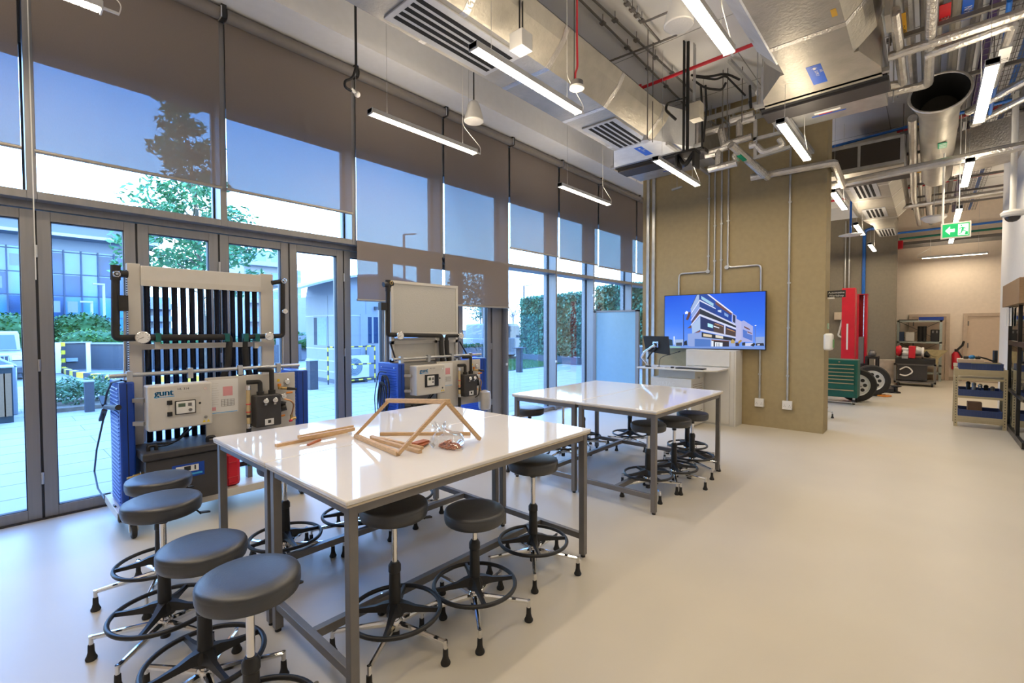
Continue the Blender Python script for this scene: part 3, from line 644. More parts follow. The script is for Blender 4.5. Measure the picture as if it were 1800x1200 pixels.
for a in (277, 451): q = pp(a, 593); box('clip_stand', CREAM2, q.x-.018, q.x+.018, Yp, Yp+.04, P(a, 612, Y=Yp).z, q.z-.03, t)
m = MB().use(GALV).cyl(pp(219, 545), pp(219, 668), .008).cyl(pp(497, 592), pp(497, 650), .008); m.done('sensor_rod', None, t)
Xs = .63
def px_(x, y): return P(x, y, X=Xs)
m = MB().use(BLACKW).tube([Vector((.70, 4.62, 1.20)), px_(213, 668), px_(196, 672), px_(188, 690), px_(184, 712), px_(181, 740), px_(170, 790), px_(166, 828), px_(172, 858), px_(186, 880), px_(203, 890)], .0075, 8).cyl(px_(187, 715), px_(208, 716), .02).bar(px_(178, 697), px_(184, 712), .035, .02).bar(px_(178, 738), px_(184, 720), .035, .02); m.done('power_cable', None, t)

# ---- second trainer: flat plate collector
DX = 2.50
t = thing('solar_trainer', 'solar trainer with a flat white collector plate, behind the two white tables', 'machine', (1.38+DX, 4.8, 0), 'solar thermal trainers')
base_unit(DX, t, 2)
Yc = 4.70
FLAT = mat('collector_glass', (.50, .49, .46), .22, var=.03, scale=80, bump=.25, bscale=140, coat=.4)
a = P(683, 492, Y=Yc); b_ = P(805, 502, Y=Yc); c = P(688, 590, Y=Yc); X0, X1, Z1, Z0 = a.x+.03, b_.x, a.z, c.z
fr_ = MB().use(CREAM)
fr_.box(X0, X1, Yc, Yc+.09, Z1-.035, Z1).box(X0, X1, Yc, Yc+.09, Z0, Z0+.035).box(X0, X0+.035, Yc, Yc+.09, Z0+.035, Z1-.035).box(X1-.035, X1, Yc, Yc+.09, Z0+.035, Z1-.035); fr_.done('collector_frame', None, t, bev=.004)
box('collector_plate', FLAT, X0+.03, X1-.03, Yc+.012, Yc+.08, Z0+.03, Z1-.03, t)
zb = 1.20
m = MB().use(CREAM).box(X0+.02, X1+.02, Yc+.03, Yc+.07, zb, zb+.035).box(X0+.02, X1+.02, Yc+.03, Yc+.07, Z0-.10, Z0-.065).box(X0+.02, X0+.06, Yc+.03, Yc+.07, .6, Z0).box(X1-.02, X1+.02, Yc+.03, Yc+.07, .6, Z0).box((X0+X1)/2+.15, (X0+X1)/2+.19, Yc+.03, Yc+.07, zb, Z0); m.done('collector_stand', None, t)
box('backing_plate', FLAT, X0+.06, X1-.02, Yc+.05, Yc+.065, .62, Z0-.03, t)
Yp = 4.64
m = MB().use(INSUL).tube([pp(686, 502, Yp), pp(682, 502, Yp), pp(682, 588, Yp), pp(776, 590, Yp), pp(776, 602, Yp)], .026, 12, bend=.02).cyl(pp(682, 492, Yp), pp(682, 512, Yp), .030).tube([pp(775, 598, Yp), pp(776, 620, Yp), pp(779, 640, Yp)], .030, 12); m.done('collector_pipe', None, t)
m = MB().use(INSUL).tube([pp(806, 590, Yp), pp(785, 590, Yp), pp(785, 602, Yp)], .022, 12, bend=.02).tube([pp(785, 598, Yp), pp(786, 620, Yp), pp(791, 640, Yp)], .030, 12); m.done('collector_pipe', None, t)
m = MB().use(BRASS).torus(pp(688, 497, Yp-.03), .016, .006, 16, 6, (0, 1, 0)); m.done('vent_ring', None, t)
MB().use(BPLAS).cyl(pp(674, 500, Yp), pp(690, 498, Yp), .030).done('pipe_plug', None, t); MB().use(BPLAS).cyl(pp(686, 602, Yp), pp(696, 634, Yp), .010).done('stay_rod', None, t); MB().use(BPLAS).cyl(pp(808, 600, Yp), pp(827, 634, Yp), .010).done('stay_rod', None, t)
for q in ((702, 590, .046), (809, 590, .040)): gauge(pp(q[0], q[1], Yp-.03), q[2], t)
m = MB().use(GALV).cyl(pp(677, 540, Yp), pp(677, 636, Yp), .010).use(BPLAS).box(pp(674, 540, Yp).x-.05, pp(674, 540, Yp).x+.03, Yp-.03, Yp+.03, pp(674, 545, Yp).z, pp(674, 532, Yp).z); m.done('sensor_rod', None, t)
m = MB().use(BLACKW)
for k in range(7):
    c0 = Vector((DX+.618-.004*k, 4.78+.012*k, .86-.02*k)); rx = .07+.012*(k % 3); rz = .19+.02*(k % 4)
    m.tube([c0+Vector((.004*math.sin(3*a), rx*math.cos(a), rz*math.sin(a))) for a in [2*PI*j/22 for j in range(22)]], .006, 6, closed=True)
m.tube([(DX+.625, 4.78, 1.08), (DX+.60, 4.9, 1.10), (DX+.60, 5.0, .8), (DX+.62, 5.0, .24)], .006, 6, bend=.08)
m.done('coiled_cable', None, t)
m = MB().use(mat('vessel', (.62, .60, .58), .3, metal=.4)).lathe([(.02, 0), (.075, .02), (.085, .06), (.085, .20), (.075, .25), (.02, .275)], (DX+1.93, 4.45, .50), n=22); m.done('expansion_vessel', None, t)
m = MB().use(INSUL).tube([(DX+1.79, 4.45, .98), (DX+1.82, 4.43, .86), (DX+1.80, 4.43, .72), (DX+1.74, 4.43, .70)], .008, 8, bend=.05); m.done('hose', None, t)

# red canister on the first trainer's bed
t = thing('jerrycan', 'red plastic canister on the bed of the left solar trainer, beside the table leg', 'canister', (1.42, 4.62, .214))
m = MB().use(RED).box(1.345, 1.475, 4.55, 4.74, .216, .515); o = m.done('body', None, t, bev=.035)
m = MB().use(RED).tube([(1.41, 4.58, .50), (1.41, 4.60, .555), (1.41, 4.68, .555), (1.41, 4.70, .50)], .012, 8, bend=.03); m.done('handle', None, t)
MB().use(BPLAS).cyl((1.375, 4.60, .51), (1.375, 4.60, .54), .02).done('cap', None, t)
for z in (.27, .46): MB().use(RED).tube([(1.375, 4.548, z-.03), (1.44, 4.548, z-.03), (1.445, 4.548, z+.03), (1.37, 4.548, z+.03)], .004, 6, closed=True).done('embossing', None, t)
# ------------------------------------------------------------------ things on and before the olive wall
XW = 8.35
def conduit(pts, lab, r=.015, clips=(), name='conduit', bend=.07):
    t = thing(name, lab, 'conduit', pts[0], 'steel conduits on the olive wall')
    MB().use(GALV).tube(pts, r, 8, bend=bend).done('tube', None, t)
    for c in clips: MB().use(GALV).box(XW-.035, XW, c[0]-.022, c[0]+.022, c[1]-.012, c[1]+.012).done('clip', None, t)
    return t
xc = XW-.022
def wp(x, y): return P(x, y, X=xc)
def tp(x, ztop=H-.01): q = wp(x, 400); return Vector((xc, q.y, ztop))
a = wp(1245, 477); b_ = wp(1194, 489)
conduit([tp(1246), Vector((xc, tp(1246).y, a.z)), Vector((xc, b_.y, a.z)), Vector((xc, b_.y, 2.1))], 'steel conduit on the olive wall that turns left and drops to the screen', clips=((tp(1246).y, wp(1246, 349).z), (tp(1246).y, wp(1245, 450).z), ((a.y+b_.y)/2, a.z)))
y_ = wp(1256, 500).y; conduit([tp(1256), (xc, y_, 2.1)], 'left one of the two straight steel conduits dropping behind the screen', clips=((y_, 3.35), (y_, 2.75)))
y_ = wp(1267.5, 500).y; conduit([tp(1268), (xc, y_, 2.1)], 'right one of the two straight steel conduits dropping behind the screen', clips=((y_, 3.37), (y_, 2.76)))
a = wp(1278, 470); b_ = wp(1338, 470)
t = conduit([tp(1280), Vector((xc, tp(1280).y, a.z)), Vector((xc, b_.y, a.z)), Vector((xc, b_.y, .40))], 'steel conduit on the olive wall turning right, dropping past the screen to a socket', clips=((tp(1280).y, 3.4), ((a.y+b_.y)/2, a.z), (b_.y, .85)))
ys1 = b_.y
y_ = wp(1387, 500).y; conduit([tp(1388), (xc, y_, .40)], 'steel conduit running full height right of the screen', clips=((y_, 3.55), (y_, 2.3), (y_, 1.6), (y_, .85))); ys2 = y_
for q in (wp(1245, 477), wp(1278, 470)):
    tag(MB().use(GALV).lathe([(.034, 0), (.034, .05)], (XW-.05, q.y, q.z), (1, 0, 0), n=18).done('conduit_box', None), 'round steel conduit box %s on the olive wall' % ('left' if q.y > 2.7 else 'right'), 'box', 'round conduit boxes')
for y, lab in ((ys1, 'white wall socket under the screen, at the end of the left conduit'), (ys2, 'white wall socket right of the screen, at the end of the full height conduit')):
    t = thing('wall_socket', lab, 'socket', (XW, y, .32), 'white wall sockets')
    box('back_box', WPLAS, XW-.045, XW, y-.068, y+.068, .32, .455, t, bev=.005); m = MB().use(PAPER).box(XW-.05, XW-.045, y-.064, y+.064, .325, .45).use(INK)
    for s_ in (-.035, .035): m.box(XW-.0515, XW-.05, y+s_-.012, y+s_-.008, .36, .372).box(XW-.0515, XW-.05, y+s_+.008, y+s_+.012, .36, .372).box(XW-.0515, XW-.05, y+s_-.003, y+s_+.003, .383, .393)
    m.done('face_plate', None, t)
for px0, px1, lab in ((1137, 1142, 'left one of the two vertical steel channels at the end of the olive wall'), (1146.5, 1152, 'right one of the two vertical steel channels at the end of the olive wall')):
    a = wp(px0, 400).y; c = wp(px1, 400).y
    m = MB().use(GALV).box(XW-.04, XW-.001, min(a, c), max(a, c), 0, H-.02)
    tag(m.done('steel_channel', None, bev=.006), lab, 'channel', 'vertical steel channels')
# television
TV0 = P(1167.5, 520.5, X=8.22); TV1 = P(1347, 615, X=8.22)
y0, y1, z0, z1 = 1.935, 3.61, 1.245, 2.19
t = thing('television', 'large wall screen showing a modern building under blue sky', 'television', (8.24, (y0+y1)/2, z0))
box('bezel', BPLAS, 8.215, 8.27, y0, y1, z0, z1, t, bev=.004); box('wall_bracket', STEEL, 8.27, XW, 2.5, 3.05, 1.5, 1.95, t)
def em(name, c, s=1.0): return mat(name, (.02, .02, .02), .25, var=.01, emit=c, estr=s)
sk = bpy.data.materials.new('screen_sky'); sk.use_nodes = True; N = sk.node_tree.nodes; L = sk.node_tree.links; pb = N['Principled BSDF']; pb.inputs['Base Color'].default_value = (.02, .02, .02, 1); pb.inputs['Roughness'].default_value = .2
g_ = N.new('ShaderNodeTexCoord'); s_ = N.new('ShaderNodeSeparateXYZ'); r_ = N.new('ShaderNodeValToRGB'); mr = N.new('ShaderNodeMapRange'); L.new(g_.outputs['Object'], s_.inputs[0]); L.new(s_.outputs['Z'], mr.inputs[0]); mr.inputs[1].default_value = 0; mr.inputs[2].default_value = z1-z0; L.new(mr.outputs[0], r_.inputs[0])
r_.color_ramp.elements[0].color = lin('#6f9cf0')+(1,); r_.color_ramp.elements[1].color = lin('#0052e0')+(1,); e = r_.color_ramp.elements.new(.45); e.color = lin('#2a70ee')+(1,)
L.new(r_.outputs[0], pb.inputs['Emission Color']); pb.inputs['Emission Strength'].default_value = 1.0
box('screen', sk, 8.212, 8.215, y0+.012, y1-.012, z0+.014, z1-.012, t)
PICT = [
 ('#9fb4dc', [(585, 162), (622, 158), (628, 245), (490, 440), (488, 360)]), ('#10203c', [(578, 165), (588, 164), (492, 372), (484, 372)]),
 ('#0a3c98', [(620, 160), (755, 156), (1140, 445), (1120, 600), (620, 352)]), ('#e8e6f2', [(748, 156), (780, 156), (1152, 440), (1146, 462)]), ('#6b4038', [(880, 266), (1142, 462), (1125, 480), (880, 310)]),
 ('#9cc8e0', [(655, 180), (850, 300), (845, 348), (655, 228)]), ('#c8dcf4', [(915, 405), (970, 400), (970, 445), (915, 425)]), ('#7fa4dc', [(1020, 440), (1085, 480), (1080, 520), (1020, 485)]),
 ('#d8def2', [(630, 238), (882, 372), (882, 388), (630, 262)]), ('#d8def2', [(630, 238), (630, 265), (495, 470), (495, 440)]), ('#0d3686', [(626, 264), (880, 392), (880, 470), (626, 362)]), ('#8ea6d8', [(626, 275), (626, 350), (500, 530), (497, 480)]),
 ('#ccd0ea', [(630, 354), (1210, 630), (1210, 656), (630, 380)]), ('#ccd0ea', [(630, 354), (630, 380), (492, 580), (490, 555)]), ('#1c2230', [(630, 380), (1210, 656), (1210, 692), (630, 468)]), ('#583a3c', [(630, 384), (630, 468), (505, 632), (497, 590)]),
 ('#d2d6ee', [(630, 464), (1210, 686), (1210, 716), (630, 496)]), ('#d2d6ee', [(630, 464), (630, 496), (490, 660), (488, 636)]), ('#6d5148', [(430, 690), (495, 640), (500, 690)]), ('#583630', [(410, 555), (455, 430), (485, 440), (480, 490), (445, 565)]),
 ('#17275e', [(640, 500), (1206, 718), (1202, 832), (640, 702)]), ('#4a3a38', [(850, 600), (1200, 738), (1196, 822), (850, 748)]), ('#b8845c', [(870, 608), (1000, 655), (1000, 668), (870, 622)]), ('#b8845c', [(1060, 690), (1185, 735), (1185, 750), (1060, 706)]), ('#aee8f6', [(755, 608), (840, 636), (838, 690), (755, 664)]), ('#dfe4f4', [(850, 650), (940, 680), (938, 694), (850, 666)]), ('#c4c8e6', [(1014, 640), (1040, 650), (1036, 786), (1012, 778)]),
 ('#a7bfe2', [(502, 648), (638, 502), (640, 712), (512, 778)]), ('#ccd0ea', [(640, 700), (1206, 826), (1206, 850), (640, 734)]), ('#7c5248', [(508, 786), (640, 714), (640, 745), (520, 798)]),
 ('#8fa4da', [(440, 780), (655, 752), (1200, 892), (1200, 990), (545, 1002), (440, 960)]), ('#22242e', [(660, 750), (1196, 852), (1192, 892), (660, 832)]), ('#d8c8ac', [(685, 775), (820, 795), (820, 835), (685, 818)]), ('#dcd4c4', [(880, 795), (1000, 815), (1000, 855), (880, 838)]), ('#4d76c0', [(550, 858), (800, 870), (800, 990), (550, 990)]),
 ('#8a5a4c', [(815, 868), (1098, 890), (1098, 904), (815, 886)]), ('#2a2632', [(820, 884), (1092, 900), (1092, 986), (820, 986)]), ('#dfe6f2', [(815, 890), (848, 892), (848, 986), (815, 986)]), ('#e4eaf4', [(872, 908), (992, 920), (990, 986), (872, 986)]), ('#2c3038', [(895, 925), (905, 925), (905, 980), (895, 980)]), ('#2c3038', [(930, 928), (940, 928), (940, 980), (930, 980)]),
 ('#aab0de', [(1140, 445), (1212, 492), (1212, 690), (1190, 620), (1140, 590)]), ('#1a2c56', [(1155, 470), (1195, 495), (1192, 610), (1155, 590)]), ('#b2b4de', [(1210, 540), (1290, 582), (1292, 905), (1196, 900)]), ('#a4aade', [(1290, 580), (1330, 568), (1472, 660), (1470, 905), (1290, 905)]), ('#70443c', [(1332, 655), (1422, 702), (1420, 722), (1334, 680)]), ('#70443c', [(1385, 738), (1458, 768), (1455, 782), (1385, 755)]), ('#4f74c8', [(1312, 708), (1380, 735), (1380, 775), (1465, 800), (1462, 892), (1315, 832)]),
 ('#6f90d4', [(135, 978), (1660, 982), (1664, 1024), (140, 1004)]), ('#8cbca0', [(140, 975), (330, 982), (330, 998), (142, 998)]), ('#0d2a38', [(125, 862), (195, 872), (205, 965), (132, 962)]), ('#9fb6dc', [(240, 870), (370, 868), (365, 965), (240, 965)]), ('#3a3e48', [(255, 920), (350, 915), (350, 968), (255, 968)]), ('#1c2430', [(380, 905), (425, 880), (435, 960), (380, 960)]), ('#8ea4d4', [(1515, 830), (1655, 825), (1655, 960), (1515, 940)]),
 ('#3a2c38', [(1195, 920), (1255, 915), (1255, 972), (1195, 972)]), ('#b89c54', [(1120, 890), (1150, 865), (1185, 890), (1180, 930), (1125, 930)]), ('#a8863c', [(1235, 905), (1280, 870), (1300, 890), (1250, 940)]), ('#c8cce8', [(1340, 930), (1470, 920), (1480, 972), (1340, 972)]), ('#20242e', [(1430, 960), (1490, 918), (1510, 945), (1480, 980)]), ('#2a2e3a', [(1300, 920), (1350, 910), (1350, 965), (1300, 965)]), ('#2a2e3a', [(1515, 930), (1640, 925), (1650, 970), (1520, 965)]), ('#d0d4ea', [(1540, 945), (1580, 940), (1580, 960), (1540, 962)]),
 ('#25408c', [(366, 470), (380, 470), (384, 970), (370, 970)]), ('#eef2fc', [(395, 440), (420, 418), (450, 432), (440, 462), (400, 466)]), ('#5a70b8', [(1503, 655), (1510, 655), (1514, 900), (1506, 900)]), ('#eef2fc', [(1500, 640), (1525, 638), (1525, 654), (1500, 656)]), ('#dfe8f4', [(215, 820), (235, 818), (230, 950), (220, 950)])]
m = MB()
for k, (c, pts) in enumerate(PICT):
    m.use(em('screen_'+c[1:], c, 1.0)); x = 8.2118-.00012*k
    m.poly([P(1160+a/9, 500+b/9, X=x) for a, b in pts])
m.done('picture', None, t, smooth=False, fix=False)

# tall white cabinet behind the lectern, lectern, desk things
LECW = mat('lectern_white', (.66, .645, .60), .45, var=.015); LECG = mat('lectern_grey', (.56, .555, .53), .45, var=.015)
t = thing('tall_cabinet', 'tall white panelled cabinet standing against the olive wall under the screen', 'cabinet', (8.15, 2.68, 0))
yr = P(1297, 747, X=8.0).y
box('body', LECW, 8.0, 8.345, 2.31, 3.12, 0, 1.235, t, bev=.003)
m = MB().use(LECG).box(7.992, 8.0, 2.40, 2.404, .02, 1.22).box(7.992, 8.0, 2.335, 2.339, .02, 1.22).box(7.992, 8.0, 2.404, 3.1, .96, .965); m.done('panel_joint', None, t)
box('door', LECW, 7.985, 8.0, 2.405, 2.98, .03, .955, t, bev=.002); box('flap', LECW, 7.985, 8.0, 2.405, 2.98, .97, 1.215, t, bev=.002)
t = thing('lectern', 'white teaching lectern with louvred rack and wide desk behind the far table', 'lectern', (7.7, 3.0, 0))
yn = P(1215, 700, X=7.40).y; yl = P(1144, 690, X=7.40).y
box('rack', LECW, 7.40, 7.96, yn, yl, .03, .785, t, bev=.004); box('plinth', LECG, 7.44, 7.94, yn+.03, yl-.03, 0, .03, t)
box('neck', LECG, 7.50, 7.96, yn-.02, yl-.09, .785, .93, t, bev=.003)
m = MB().use(mat('louvre_brown', (.28, .20, .13), .5))
for z in (.62, .655, .69, .18, .215, .25): m.bar((7.46, yn-.001, z), (7.88, yn-.001, z), .003, .007)
m.done('vent_slot', None, t)
MB().use(CHROME).cyl((7.62, yn-.02, .80), (7.62, yn-.045, .80), .014).done('lock', None, t)
MB().use(PAPER).text('VERTAC', (7.398, yl-.10, .665), (0, -1, 0), (0, 0, 1), .085).done('lettering', None, t, smooth=False, fix=False)
za = .945; A = P(1117, 644, Z=za); B = P(1245, 651, Z=za); Cc = P(1282, 647.5, Z=za)
m = MB().use(LECW).prism([(7.33, 3.70, za-.022), (7.33, 2.60, za-.022), (7.46, 2.42, za-.022), (7.98, 2.42, za-.022), (7.98, 3.70, za-.022)], (0, 0, .022)); m.done('desk_top', None, t, bev=.003)
zd = za
t = thing('monitor', 'black computer monitor seen from behind on a chrome arm, on the lectern desk', 'monitor', (7.5, 3.45, zd))
a, b_, c, d = [P(x, y, X=7.42) for x, y in ((1130, 590), (1173.5, 591), (1176.5, 624), (1135, 617))]
m = MB().use(BPLAS); of = Vector((.05, 0, 0)); m.rings([[a, b_, c, d], [a+of, b_+of, c+of, d+of]]); m.done('screen_housing', None, t, bev=.004)
cn = (a+b_+c+d)/4
m = MB().use(CHROME).box(cn.x-.03, cn.x-.005, cn.y-.05, cn.y+.05, cn.z-.05, cn.z+.05).use(BPLAS).box(cn.x-.034, cn.x-.03, cn.y-.025, cn.y+.025, cn.z-.025, cn.z+.025); m.done('mount_plate', None, t)
m = MB().use(CHROME).tube([cn+Vector((-.05, 0, 0)), Vector((7.40, 3.60, 1.20)), Vector((7.42, 3.66, 1.11))], .020, 10, bend=.03).tube([(7.42, 3.66, 1.11), (7.46, 3.58, 1.0), (7.47, 3.56, zd)], .018, 10, bend=.03).use(BPLAS).tube([cn+Vector((-.04, -.02, -.04)), Vector((7.42, 3.52, 1.14)), Vector((7.43, 3.55, 1.08))], .014, 8, bend=.03).cyl((7.47, 3.56, zd), (7.47, 3.56, zd+.02), .05); m.done('arm', None, t)
t = thing('microphone', 'thin black gooseneck microphone on the lectern desk', 'microphone', (7.45, 3.2, zd))
pts = [P(1158, 641, X=7.45), P(1160, 630, X=7.45), P(1166, 626, X=7.45), P(1180, 622, X=7.45), P(1192, 618.5, X=7.45)]; pts[0].z = zd
m = MB().use(BPLAS).tube(pts, .005, 7, bend=.03).cyl((pts[0].x, pts[0].y, zd), (pts[0].x, pts[0].y, zd+.012), .03); m.done('gooseneck', None, t)
MB().use(BPLAS).cyl(pts[-1], pts[-1]+Vector((0, -.035, .014)), .010).done('capsule', None, t)
tag(MB().use(BPLAS).box(7.40, 7.56, 2.62, 3.06, zd, zd+.018).done('keyboard', None, bev=.004), 'black keyboard lying on the lectern desk', 'keyboard')
tag(MB().use(BPLAS).sphere((7.45, 3.13, zd+.012), .03, 8, .5, 1.3, 1).done('mouse', None), 'black mouse beside the keyboard on the lectern desk', 'mouse')
tag(box('paper_sheet', PAPER, 7.42, 7.6, 3.25, 3.40, zd, zd+.008), 'white papers on the lectern desk by the microphone', 'paper')
# whiteboard screen, the blue of the daylight put into its colour
t = thing('whiteboard', 'pale mobile board coloured daylight blue, standing beside the olive wall', 'whiteboard', (8.27, 4.62, 0))
WB = mat('board_daylight_blue', (.26, .48, .66), .25, var=.02)  # base colour carries the blue daylight on the board
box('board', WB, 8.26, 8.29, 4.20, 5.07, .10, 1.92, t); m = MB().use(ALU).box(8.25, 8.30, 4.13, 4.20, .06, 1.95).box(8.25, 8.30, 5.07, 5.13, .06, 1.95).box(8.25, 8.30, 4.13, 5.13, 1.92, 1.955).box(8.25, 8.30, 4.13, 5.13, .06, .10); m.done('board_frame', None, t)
for y in (4.16, 5.10): MB().use(STEEL).box(8.05, 8.50, y-.02, y+.02, .03, .06).cyl((8.08, y, 0), (8.08, y, .03), .02).cyl((8.47, y, 0), (8.47, y, .03), .02).done('foot', None, t)

# ------------------------------------------------------------------ signs and boxes on the end of the olive wall
t = thing('hanging_sign', 'black sign reading Automotive Workshop sticking out from the olive wall', 'sign', (8.55, 1.1, 2.1))
a = P(1450, 513, X=8.55); b_ = P(1486.5, 522, X=8.55); zt_, zb_ = a.z+.015, b_.z
box('board', BPLAS, 8.545, 8.565, b_.y, 1.17, zb_, zt_, t); yt = (b_.y+1.16)/2+.005
m = MB().use(PAPER).text('Automotive', (8.543, yt, zb_+.56*(zt_-zb_)), (0, -1, 0), (0, 0, 1), .40*(zt_-zb_), align='CENTER').text('Workshop', (8.543, yt, zb_+.14*(zt_-zb_)), (0, -1, 0), (0, 0, 1), .40*(zt_-zb_), align='CENTER'); m.done('lettering', None, t, smooth=False, fix=False)
box('clamp', WPLAS, 8.54, 8.57, 1.08, 1.168, zb_-.02, zb_+.005, t)
a = P(1455, 573, Y=1.168); tag(box('notice_card', mat('pale_green', (.45, .62, .45), .5), a.x-.05, a.x+.05, 1.155, 1.17, a.z-.045, a.z+.045), 'small pale green card on the end of the olive wall', 'sign')
a = P(1456, 600, Y=1.12); t = thing('dispenser', 'white rounded dispenser box low on the end of the olive wall', 'dispenser', (a.x, 1.12, a.z-.13))
box('body', WPLAS, a.x-.10, a.x+.08, 1.06, 1.17, a.z-.13, a.z+.12, t, bev=.03); box('window', mat('green_label', (.10, .35, .10), .4), a.x-.03, a.x+.07, 1.053, 1.062, a.z-.09, a.z+.03, t)

# ------------------------------------------------------------------ workshop behind the olive wall
GREEN = mat('tool_green', (.006, .105, .075), .35, var=.08)
XF = 11.9; ya = P(1507, 680, X=XF).y; zt_ = P(1507, 633, X=XF).z; zb_ = P(1507, 700, X=XF).z
t = thing('tool_cabinet', 'green drawer tool cabinet on castors past the olive wall', 'cabinet', (12.1, ya+.4, 0))
box('body', GREEN, XF, XF+.5, ya, ya+.85, zb_, zt_, t, bev=.006)
zz = [642, 649, 655.5, 662, 668, 674.7, 686.7, 699]; zs = [P(1500, v, X=XF).z for v in zz]
for k in range(7):
    d_ = box('drawer', GREEN, XF-.012, XF, ya+.05, ya+.80, zs[k+1]+.022, zs[k]+.004, t); box('pull', mat('pull_bar', (.62, .50, .30), .3, metal=.7), XF-.03, XF-.01, ya+.06, ya+.79, zs[k]-.006, zs[k]+.012, d_)
box('lock', CHROME, XF-.006, XF, ya+.3, ya+.33, zt_-.06, zt_-.03, t); box('push_handle', CHROME, XF-.05, XF-.03, ya-.04, ya+.85, zb_-.10, zb_-.085, t)
for y in (ya+.06, ya+.78):
    for x in (XF+.06, XF+.44):
        c = MB().use(WPLAS).box(x-.03, x+.03, y-.02, y+.02, .08, zb_).done('caster', None, t); MB().use(BRUB).lathe([(.03, -.022), (.055, -.02), (.055, .02), (.03, .022)], (x, y, .056), (0, 1, 0), n=18).done('wheel', None, c)
def wheel(c, R, w_, yaw, t):
    t0 = t; c = Vector(c); ax = Vector((math.cos(yaw), math.sin(yaw), 0))
    t = MB().use(BRUB).lathe([(R*.66, -w_/2), (R*.92, -w_/2), (R, -w_*.32), (R, w_*.32), (R*.92, w_/2), (R*.66, w_/2)], c+Vector((0, 0, R)), ax, n=36, cap=False).done('wheel', None, t0)
    cc = c+Vector((0, 0, R)); u, v = frame_of(ax)
    m = MB().use(mat('alloy', (.70, .70, .68), .3, metal=.4)).lathe([(R*.67, -w_*.45), (R*.60, -w_*.40), (R*.60, w_*.4), (R*.67, w_*.45)], cc, ax, n=36, cap=False).lathe([(R*.60, -w_*.33), (R*.5, -w_*.38), (.0, -w_*.36)], cc, ax, n=36, cap=False); m.done('rim', None, t)
    m = MB().use(BPLAS)
    for k in range(8):
        a = k*PI/4; p = cc+(u*math.cos(a)+v*math.sin(a))*R*.40-ax*w_*.385; m.lathe([(R*.105, 0), (R*.105, .004)], p, -ax, n=12)
    m.lathe([(R*.12, 0), (R*.12, .006)], cc-ax*w_*.372, -ax, n=14)
    for k in range(4): a = k*PI/2+.4; m.lathe([(R*.03, 0), (R*.03, .006)], cc+(u*math.cos(a)+v*math.sin(a))*R*.22-ax*w_*.38, -ax, n=8)
    m.done('rim_hole', None, t)
CH = thing('vehicle_chassis', 'stripped vehicle chassis with two white alloy wheels beside the green tool cabinet', 'vehicle', (12.9, 1.3, 0))
w1 = P(1513, 707, Z=0); w2 = P(1531, 697, Z=0)
R1 = .36
wheel((w1.x+.15, w1.y+.10, 0), R1, .2, .25, CH); wheel((w2.x+.25, w2.y+.02, 0), R1, .2, .25, CH)
MB().use(BPLAS).cyl((w1.x+.15, w1.y+.10, .36), (w1.x+.30, w1.y+.16, .36), .04).cyl((w2.x+.25, w2.y+.02, .36), (w2.x+.40, w2.y+.16, .36), .04).bar((w1.x+.30, w1.y+.16, .40), (w2.x+.40, w2.y+.16, .40), .08, .08).done('axle_frame', None, CH); MB().use(RED).cyl((w1.x+.3, w1.y+.15, .70), (w1.x+.3, w1.y+.32, .74), .03).use(PAPER).cyl((w1.x+.3, w1.y+.32, .74), (w1.x+.3, w1.y+.5, .76), .03).done('strut', None, CH)
def lift_post(X, p0, p1, ytop, front, lab):
    a = P(p0, 600, X=X).y; c = P(p1, 600, X=X).y; z = P((p0+p1)/2, ytop, X=X).z
    t = thing('lift_post', lab, 'car lift', (X, (a+c)/2, 0)); y0, y1 = min(a, c), max(a, c)
    if front:
        box('column', RED, X, X+.32, y0, y1, 0.02, z, t, bev=.01); q = P(1489, 600, X=X).y; box('scale_strip', PAPER, X-.004, X, q-.018, q+.018, 1.05, 1.7, t)
    else:
        m = MB().use(RED).box(X, X+.3, y0, y0+.05, .02, z).box(X, X+.3, y1-.05, y1, .02, z).box(X+.26, X+.3, y0+.05, y1-.05, .02, z); m.done('column', None, t); box('top_plate', RED, X-.02, X+.32, y0-.01, y1+.01, z, z+.02, t)
        MB().use(CHROME).cyl((X+.12, (y0+y1)/2-.04, .1), (X+.12, (y0+y1)/2-.04, z), .025).done('screw', None, t); box('carriage', STEEL, X-.03, X+.2, y0+.055, y1-.055, .55, 1.35, t); box('arm_bracket', BPLAS, X-.06, X+.05, y0+.02, y1-.02, .35, .62, t)
    box('base_plate', RED, X-.1, X+.45, y0-.1, y1+.1, 0, .02, t); return t
lift_post(14.35, 1478.5, 1502, 506, True, 'nearer red car lift column with a white scale strip')
lift_post(16.0, 1505, 1523, 518, False, 'farther red car lift column with open channel and screw')
# fittings of the dark wall
xf = 17.8
def fw(x, y): return P(x, y, X=xf-.03)
for px0, lab, mt, r in ((1487, 'left steel conduit on the dark far wall above the red lift', GALV, .022), (1494, 'right steel conduit on the dark far wall above the red lift', GALV, .022)):
    q = fw(px0, 400); tag(MB().use(mt).cyl((xf-.03, q.y, 1.3), (xf-.03, q.y, 4.9), r, n=8).done('conduit', None), lab, 'conduit')
q = fw(1519, 450); tag(MB().use(mat('blue_pipe', (.01, .12, .50), .35)).tube([(xf-.05, q.y, 1.5), (xf-.05, q.y, fw(1519, 404).z), (xf-.05, fw(1545, 400).y, fw(1535, 402).z), (xf-.05, fw(1545, 400).y-.2, fw(1545, 400).z)], .045, 8, bend=.15).done('air_pipe', None), 'blue air pipe coming down the dark far wall', 'pipe')
a = fw(1467, 549); b_ = fw(1478, 562); t = thing('switch_box', 'beige electrical box on the dark wall left of the red lift', 'box', (xf, a.y, b_.z))
